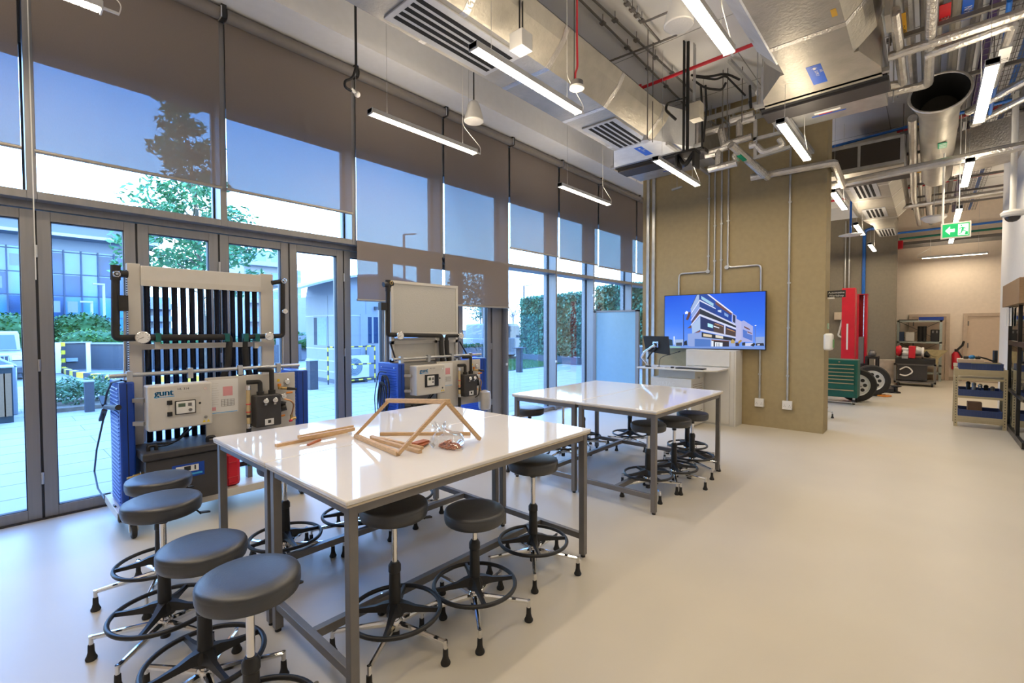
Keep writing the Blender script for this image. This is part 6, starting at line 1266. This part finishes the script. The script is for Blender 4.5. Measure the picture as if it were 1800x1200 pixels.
# apartment houses behind the tree and kiosk
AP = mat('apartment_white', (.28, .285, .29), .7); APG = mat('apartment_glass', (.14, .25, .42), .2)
def block(px0, px1, ptop, Y, lab, floors=5, balc=True):
    a = P(px0, ptop, Y=Y); c = P(px1, ptop, Y=Y); h = a.z; t = thing('apartment_building', lab, 'building', ((a.x+c.x)/2, Y+4, 0)); box('wall', AP, a.x, c.x, Y, Y+9, 0, h, t)
    n = max(2, round((c.x-a.x)/3.2))
    for j in range(floors):
        z0 = h*(j+.25)/floors; z1 = h*(j+.8)/floors
        for k in range(n): x0 = a.x+(c.x-a.x)*(k+.12)/n; x1 = a.x+(c.x-a.x)*(k+.88)/n; box('window', APG, x0, x1, Y-.05, Y, z0, z1, t)
        if balc: box('balcony', AP, a.x-.2, c.x+.2, Y-1.3, Y, z0-.35, z0+.2, t)
    return t
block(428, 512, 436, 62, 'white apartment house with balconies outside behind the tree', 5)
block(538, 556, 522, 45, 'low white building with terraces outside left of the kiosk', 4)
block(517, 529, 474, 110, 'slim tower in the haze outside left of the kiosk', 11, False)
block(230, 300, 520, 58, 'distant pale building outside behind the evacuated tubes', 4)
t = thing('boundary_wall', 'white wall with dark openings outside left of the kiosk', 'wall', (9, 26, 0)); a = P(490, 640, Y=24).x; c = P(560, 640, Y=24).x
box('wall', mat('low_wall_white', (.2, .2, .21), .7), a, c, 24, 24.3, 0, 1.25, t)
for k in range(7): box('opening', POSTG, a+.2+k*.45, a+.5+k*.45, 23.98, 24, .55, 1.0, t)
bush(530, 603, 25.2, 1.8, .55, 'long green bush outside left of the kiosk'); bush(440, 608, 26, 2.2, .5, 'green bush outside behind the evacuated tubes'); bush(330, 606, 27, 2.6, .55, 'green bush outside behind the left tubes', LL)
# street lamps
for px, pb, pt, Y, lab in ((161, 600, 532, 33, 'short white lamp post outside before the glass building'), (182, 600, 501, 34, 'tall white lamp post outside before the glass building')):
    a = P(px, pt, Y=Y); t = thing('lamp_post', lab, 'lamp post', (a.x, Y, 0)); MB().use(ROOF).cyl((a.x, Y, 0), (a.x, Y, a.z), .06, n=8).done('pole', None, t); MB().use(ROOF).box(a.x-.45, a.x+.05, Y-.1, Y+.1, a.z, a.z+.08).done('lamp_head', None, t)
for px, pt, Y, lab, dx in ((921, 502, 34, 'dark street lamp outside rising above the green hedge', .9), (710, 412, 30, 'street lamp seen faintly through the long blind', .9)):
    a = P(px, pt, Y=Y); t = thing('lamp_post', lab, 'lamp post', (a.x, Y, 0)); MB().use(POSTG).cyl((a.x, Y, 0), (a.x, Y, a.z), .09, n=8).done('pole', None, t); MB().use(POSTG).bar((a.x, Y, a.z), (a.x+dx, Y-dx*.4, a.z+.12), .14, .08).done('lamp_head', None, t)
# kiosk
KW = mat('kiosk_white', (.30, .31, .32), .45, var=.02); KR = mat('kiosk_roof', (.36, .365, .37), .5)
xk, yk = 6.82, 13.06; t = thing('kiosk', 'white security kiosk with curved roof outside behind the doors', 'kiosk', (8.2, 14, 0))
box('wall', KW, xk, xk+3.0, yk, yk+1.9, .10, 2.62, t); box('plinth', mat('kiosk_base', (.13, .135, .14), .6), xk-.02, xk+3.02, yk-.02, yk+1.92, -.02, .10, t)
n = 16; arc = [(xk-1.15+4.9*k/n, 2.50+.72*math.sin(PI*(.08+.80*k/n))) for k in range(n+1)]
m = MB().use(KR); m.rings([[(x, yk-.35, z), (x, yk+2.3, z), (x, yk+2.3, z+.06), (x, yk-.35, z+.06)] for x, z in arc]); m.done('roof', None, t)
m = MB().use(KW); m.prism([(xk, yk, 2.62)]+[(x, yk, z) for x, z in arc if xk <= x <= xk+3.0]+[(xk+3.0, yk, 2.62)], (0, 1.9, 0)); m.done('gable', None, t)
KG = mat('kiosk_glass', (.01, .035, .09), .08, spec=.8); KL = mat('kiosk_strip', (.5, .5, .5), .3)
w_ = MB().use(KW).box(xk-.02, xk, yk+.45, yk+1.35, 1.05, 2.0).done('side_window', None, t); box('side_pane', mat('kiosk_pane', (.30, .38, .46), .15), xk-.03, xk-.02, yk+.5, yk+1.3, 1.1, 1.95, w_); box('slot', KB, xk-.035, xk-.03, yk+1.1, yk+1.3, 1.1, 1.95, w_)
x0 = P(633, 560, Y=yk).x; x1 = P(685, 560, Y=yk).x; z1 = P(633, 552, Y=yk).z
d_ = MB().use(KW).box(x0, x1+.25, yk-.03, yk, .10, z1).done('door', None, t); xa_ = P(646, 560, Y=yk).x; box('door_pane', KG, xa_, x1+.15, yk-.045, yk-.03, P(646, 603, Y=yk).z, P(646, 557, Y=yk).z, d_); box('lamp_box', POSTG, P(657, 540, Y=yk).x, P(662, 540, Y=yk).x, yk-.1, yk, P(657, 544, Y=yk).z, P(657, 539, Y=yk).z, t); box('mullion', KW, xa_+.12, xa_+.18, yk-.05, yk-.045, P(646, 603, Y=yk).z, P(646, 557, Y=yk).z, d_)
m = MB().use(KL)
for z in (1.98, .98, .62, .30): m.box(xk-.012, x0, yk-.012, yk, z, z+.035).box(xk-.012, xk, yk-.012, yk+1.9, z, z+.035)
m.done('bright_strip', None, t); m = MB().use(POSTG).box(xk+1.0, xk+1.006, yk-.004, yk, .1, 2.6).box(xk-.004, xk, yk+.45, yk+.456, .1, 2.6).box(xk+.35, xk+.356, yk-.004, yk, .1, 2.6); m.done('panel_joint', None, t)
# air conditioner with guard rail
t = thing('air_conditioner', 'white air conditioner outside in front of the kiosk', 'air conditioner', (7.6, 12.75, .12)); x0 = P(612, 640, Y=12.7).x; x1 = P(649, 640, Y=12.7).x; z0 = P(630, 664, Y=12.7).z; z1 = P(630, 625, Y=12.7).z
x0 -= .12
box('case', WPLAS, x0, x1, 12.70, 13.0, z0, z1, t, bev=.01); c = ((x0*.60+x1*.40), 12.70, (z0+z1)/2); r = (z1-z0)*.40
m = MB().use(mat('fan_dark', (.10, .17, .20), .5)).lathe([(r, 0), (r, .004)], c, (0, -1, 0), n=28).use(WPLAS)
for k in range(6): m.torus(V(c)+V((0, -.008, 0)), r*(.25+.14*k), .004, 28, 5, (0, 1, 0))
m.lathe([(r*.25, .008), (r*.2, .02)], c, (0, -1, 0)); m.done('fan_grille', None, t); m = MB().use(POSTG).box(x0+.05, x0+.12, 12.72, 12.98, -.02, z0).box(x1-.12, x1-.05, 12.72, 12.98, -.02, z0); m.done('foot', None, t)
t = thing('guard_rail', 'yellow and black guard rail outside around the air conditioner', 'rail', (7.4, 12.5, 0)); xa_, xb_ = P(591, 640, Y=12.5).x, P(659, 640, Y=12.5).x; zt_ = P(600, 610, Y=12.5).z; m = MB()
def stripe(a, c):
    a, c = V(a), V(c); n = max(2, round((c-a).length/.14))
    for k in range(n): m.use(YEL if k % 2 else KB).cyl(a.lerp(c, k/n), a.lerp(c, (k+1)/n), .022, n=7)
for x in (xa_, xb_): stripe((x, 12.5, -.02), (x, 12.5, zt_)); stripe((x, 12.98, -.02), (x, 12.98, zt_)); stripe((x, 12.5, zt_), (x, 12.98, zt_))
for z in (zt_, zt_*.52, .10): stripe((xa_, 12.5, z), (xb_, 12.5, z))
m.done('rail', None, t)
# green hedge wall, lawn
A_ = V((18.45, 15.85, 0)); B_ = V((17.45, 11.45, 0)); dH = (B_-A_).normalized(); nH = V((-dH.y, dH.x, 0))*-1
if nH.x > 0: nH = -nH
def hedge(a, b_, z0, z1, lab):
    t = thing('hedge_wall', lab, 'hedge', (a+b_)/2, 'green hedge walls outside'); m = MB().use(mat('hedge_core', (.02, .07, .035), .9)).bar(a+V((0, 0, (z0+z1)/2))-nH*.35, b_+V((0, 0, (z0+z1)/2))-nH*.35, .7, z1-z0-.05); m.done('core', None, t)
    m = MB(); L_ = (b_-a).length
    for _ in range(int(L_*(z1-z0)*420)):
        f = rng.random(); z = z0+(z1-z0)*rng.random(); p = a.lerp(b_, f)+V((0, 0, z))+nH*rng.uniform(-.02, .14); d = V((rng.uniform(-1, 1), rng.uniform(-1, 1), rng.uniform(-1.2, .3))).normalized()+nH*.4; d.normalize(); u, w_ = frame_of(d); s = rng.uniform(.05, .10); m.poly([p-d*s, p+u*s*.55, p+d*s, p-u*s*.55])
    for _ in range(int(L_*160)):
        p = a.lerp(b_, rng.random())-nH*rng.uniform(-.1, .7)+V((0, 0, z1+rng.uniform(-.05, .10))); d = V((rng.uniform(-1, 1), rng.uniform(-1, 1), 1)).normalized(); u, w_ = frame_of(d); s = rng.uniform(.05, .10); m.poly([p-d*s, p+u*s*.5, p+d*s, p-u*s*.5])
    for _ in range(int((z1-z0)*260)):
        p = a-dH*rng.uniform(-.02, .10)-nH*rng.uniform(-.05, .7)+V((0, 0, z0+(z1-z0)*rng.random())); d = V((rng.uniform(-1, 1), rng.uniform(-1, 1), rng.uniform(-1, .3))).normalized(); u, w_ = frame_of(d); s = rng.uniform(.05, .10); m.poly([p-d*s, p+u*s*.5, p+d*s, p-u*s*.5])
    m.done('foliage', LEAFD, t, smooth=False, fix=False)
hedge(A_, B_, .30, 3.13, 'tall green hedge wall outside, left stretch beside the white jeep')
C_ = V((17.9, 11.0, 0))
hedge(C_, C_+dH*5.0, .9, 3.35, 'tall green hedge wall outside, right stretch above the pale mobile board')
m = MB().use(mat('hedge_trim', (.09, .10, .115), .6)).bar(A_+V((0, 0, .15))+nH*.1, B_+V((0, 0, .15))+nH*.1, .3, .30).bar(B_+dH*.25+V((0, 0, .15)), B_+dH*.25+V((0, 0, 2.35)), .12, .3).bar(B_+dH*.3+V((0, 0, .4))-nH*.5, C_+dH*5+V((0, 0, .4)), .3, .9); struct(m.done('hedge_base', None))
lw = [P(880, 633, Z=0), P(893, 651, Z=0), P(960, 643, Z=0), P(1000, 636, Z=0), A_]
m = MB().use(GRASS).poly([(p.x, p.y, .0) for p in lw])
for _ in range(5000):
    i = rng.randrange(1, 4); a, c = lw[i], lw[i+1] if i < 3 else lw[4]; f = rng.random(); g = rng.random(); p = lw[0].lerp(lw[4], 0)+(a.lerp(c, f)-lw[0])*math.sqrt(g); d = V((rng.uniform(-.5, .5), rng.uniform(-.5, .5), 1)).normalized(); u, w_ = frame_of(d); s = rng.uniform(.04, .09); m.poly([(p.x, p.y, 0), (p.x+u.x*.02, p.y+u.y*.02, 0), (p.x+d.x*s, p.y+d.y*s, s)])
tag(m.done('lawn', None, smooth=False, fix=False), 'strip of bright green grass outside before the hedge', 'grass', kind='stuff')
# cars
CG = mat('car_glass', (.05, .07, .09), .06, spec=.8); TYRE = BRUB; CHR = GALV
def car(name, lab, pos, yaw, paint, L=4.6, W=1.85, Hc=1.7, boxy=False):
    """length along local +X (front), wheels on the ground"""
    t = thing(name, lab, 'car', (0, 0, 0)); h = W/2; g = .22; b = Hc*.58
    if boxy: prof = [(-L/2, .45), (-L/2, b), (-L/2+.02, b+.02), (L/2-1.35, b+.02), (L/2-.1, b-.05), (L/2, b-.15), (L/2, .45)]; cab = [(-L/2+.05, b), (-L/2+.08, Hc-.06), (-L/2+.2, Hc), (.30, Hc), (.42, Hc-.06), (.72, b)]
    else: prof = [(-L/2, .40), (-L/2+.02, b*.9), (-L/2+.15, b), (L/2-1.25, b), (L/2-.35, b*.86), (L/2-.02, b*.66), (L/2, .40)]; cab = [(-L/2+.12, b), (-L/2+.55, Hc-.10), (-L/2+1.0, Hc), (.10, Hc), (.45, Hc-.10), (1.15, b)]
    m = MB().use(paint); ring_ = prof+[(L/2-.15, g), (-L/2+.15, g)]
    m.rings([[(x*f, y, z) for x, z in ring_] for y, f in ((-h, .97), (-h+.12, 1), (h-.12, 1), (h, .97))]); m.rings([[(x*(1 if abs(y) < h*.7 else .98), y*1.0, z) for x, z in cab] for y in (-h*.80, -h*.74, h*.74, h*.80)]); body = m.done('body', None, t, bev=.03)
    m = MB().use(CG); c2 = cab
    m.poly([(c2[4][0]+.03, -h*.68, c2[4][1]-.03), (c2[5][0]-.06, -h*.70, b+.04), (c2[5][0]-.06, h*.70, b+.04), (c2[4][0]+.03, h*.68, c2[4][1]-.03)]); 
    for s in (-1, 1):
        y = s*h*.805
        for x0, x1 in ((c2[1][0]+.15, -.55), (-.45, .55)): m.poly([(x0, y, b+.05), (x1, y, b+.05), (min(x1, c2[4][0]-.02), y, Hc-.13), (max(x0, c2[1][0]+.12), y, Hc-.13)])
    m.done('window', None, t, smooth=False)
    for x in (-L/2+.85, L/2-.85):
        for s in (-1, 1):
            wl = MB().use(TYRE).lathe([(.22, -.11), (.34, -.10), (.36, -.06), (.36, .06), (.34, .10), (.22, .11)], (x, s*(h-.09), .36), (0, 1, 0), n=24).done('wheel', None, t); m = MB().use(CHR).lathe([(.23, .0), (.20, .02), (.05, .01)], (x, s*(h+.01), .36), (0, s, 0), n=20).use(TYRE)
            for k in range(5): a = k*2*PI/5; m.bar((x+.10*math.cos(a), s*(h+.025), .36+.10*math.sin(a)), (x+.16*math.cos(a), s*(h+.025), .36+.16*math.sin(a)), .05, .01, (0, 1, 0))
            m.done('rim', None, wl)
            m = MB().use(KB).torus((x, s*(h-.005), .38), .40, .045, 28, 6, (0, 1, 0)); m.done('wheel_arch', None, t)
    m = MB().use(KB).box(L/2-.02, L/2+.02, -.42, .42, b*.60, b*.86).use(CHR)
    for s in (-1, 1): m.box(L/2-.01, L/2+.025, min(s*.03, s*.40), max(s*.03, s*.40), b*.84, b*.88)
    for k in range(10): y = -.4+k*.089; m.box(L/2, L/2+.026, y-.012, y+.012, b*.62, b*.85)
    m.done('radiator_grille', None, t)
    for s in (-1, 1): m = MB().use(mat('headlamp', (.75, .78, .82), .1)).box(L/2-.16, L/2+.01, min(s*.48, s*.86), max(s*.48, s*.86), b*.70, b*.86); m.done('headlamp', None, t); MB().use(paint).box(.55, .68, min(s*h, s*(h+.2)), max(s*h, s*(h+.2)), b+.02, b+.16).done('mirror', None, t)
    m = MB().use(KB).box(L/2-.05, L/2+.04, -.8, .8, g, .36).use(WPLAS).box(L/2+.03, L/2+.045, -.26, .26, .42, .53); m.done('bumper', None, t)
    t.location = pos; t.rotation_euler = (0, 0, yaw); return t
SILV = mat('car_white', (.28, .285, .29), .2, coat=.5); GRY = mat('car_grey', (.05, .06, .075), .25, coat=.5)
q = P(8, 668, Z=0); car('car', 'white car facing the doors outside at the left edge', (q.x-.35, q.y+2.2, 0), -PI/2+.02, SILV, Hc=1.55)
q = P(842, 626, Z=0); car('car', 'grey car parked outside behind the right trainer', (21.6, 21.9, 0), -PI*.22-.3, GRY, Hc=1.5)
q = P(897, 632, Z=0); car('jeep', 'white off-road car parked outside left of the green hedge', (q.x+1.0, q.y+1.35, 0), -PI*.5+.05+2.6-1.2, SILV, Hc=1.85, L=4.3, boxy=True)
car('car', 'silver car far outside behind the grey car', (30.5, 29, 0), -.6, SILV, Hc=1.5)
# planter wall with sign below the grey car
a = P(818, 612, Y=16.5); c = P(864, 612, Y=16.5); t = thing('planter', 'grey planter wall outside with a small blue sign and flowers', 'planter', ((a.x+c.x)/2, 16.5, 0)); zt_ = P(840, 611, Y=16.5).z
box('wall', mat('planter_grey', (.10, .11, .12), .7), a.x-1.5, c.x-.35, 16.5, 16.95, -.02, zt_, t); x = P(830, 625, Y=16.5).x; box('sign', BLUEP, x-.12, x+.22, 16.48, 16.5, P(830, 632, Y=16.5).z, P(830, 620, Y=16.5).z, t)
m = MB()
for k in range(14): leaves(m, (a.x-.3+k*.12, 16.8, zt_+.10), 40, .07, .2, .25, .12, rng=rng)
m.done('plants', LEAFB, t, smooth=False, fix=False)
# bench and bin at the very left
t = thing('bench', 'grey outdoor bench end with timber slats at the left edge', 'bench', (0, 11.9, 0)); TIM = mat('bench_timber', (.26, .16, .085), .6, var=.15, scale=20, stretch=(1, 1, 8)); TEAL = mat('bench_grey', (.025, .045, .052), .5)
x1 = P(24, 720, Y=11.9).x; zt_ = P(10, 644, Y=11.9).z
m = MB().use(TEAL).box(x1-1.4, x1, 11.9, 12.5, -.02, zt_-.02).use(mat('bench_edge', (.45, .50, .52), .4)).box(x1-1.42, x1+.02, 11.87, 12.52, zt_-.02, zt_); m.done('body', None, t)
for px in (3, 14): x = P(px, 700, Y=11.88).x; box('slat', TIM, x-.045, x+.045, 11.86, 11.9, .10, zt_-.12, t)
t = thing('litter_bin', 'grey metal bin outside behind the timber slatted bench', 'bin', (-.1, 12.9, 0)); x1 = P(30, 660, Y=12.9).x; zt_ = P(5, 628, Y=12.9).z
m = MB().use(mat('bin_metal', (.34, .40, .43), .35, metal=.5)).box(x1-1.3, x1, 12.9, 13.5, -.02, zt_-.18).prism([(x1-1.3, 12.88, zt_-.18), (x1+.02, 12.88, zt_-.18), (x1-.25, 12.88, zt_), (x1-1.3, 12.88, zt_)], (0, .64, 0)); m.done('body', None, t, bev=.02); box('slot', KB, x1-.55, x1-.12, 12.895, 12.9, zt_-.30, zt_-.26, t)
# distant bare trees and fence
for k, px in enumerate((845, 868, 902)):
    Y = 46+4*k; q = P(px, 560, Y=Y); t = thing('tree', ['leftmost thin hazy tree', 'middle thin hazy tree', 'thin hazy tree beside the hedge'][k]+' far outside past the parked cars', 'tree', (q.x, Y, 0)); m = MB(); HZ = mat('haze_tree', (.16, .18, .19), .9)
    m.tube([(q.x, Y, 0), (q.x, Y, 4.5)], .12, 6)
    for j in range(14): a = rng.random()*6.28; e_ = V((q.x+math.cos(a)*rng.uniform(.8, 2.0), Y+math.sin(a), rng.uniform(4, 6.5))); m.tube([(q.x, Y, 2.6+rng.random()*1.5), e_], .05, 4)
    m.done('branches', HZ, t)
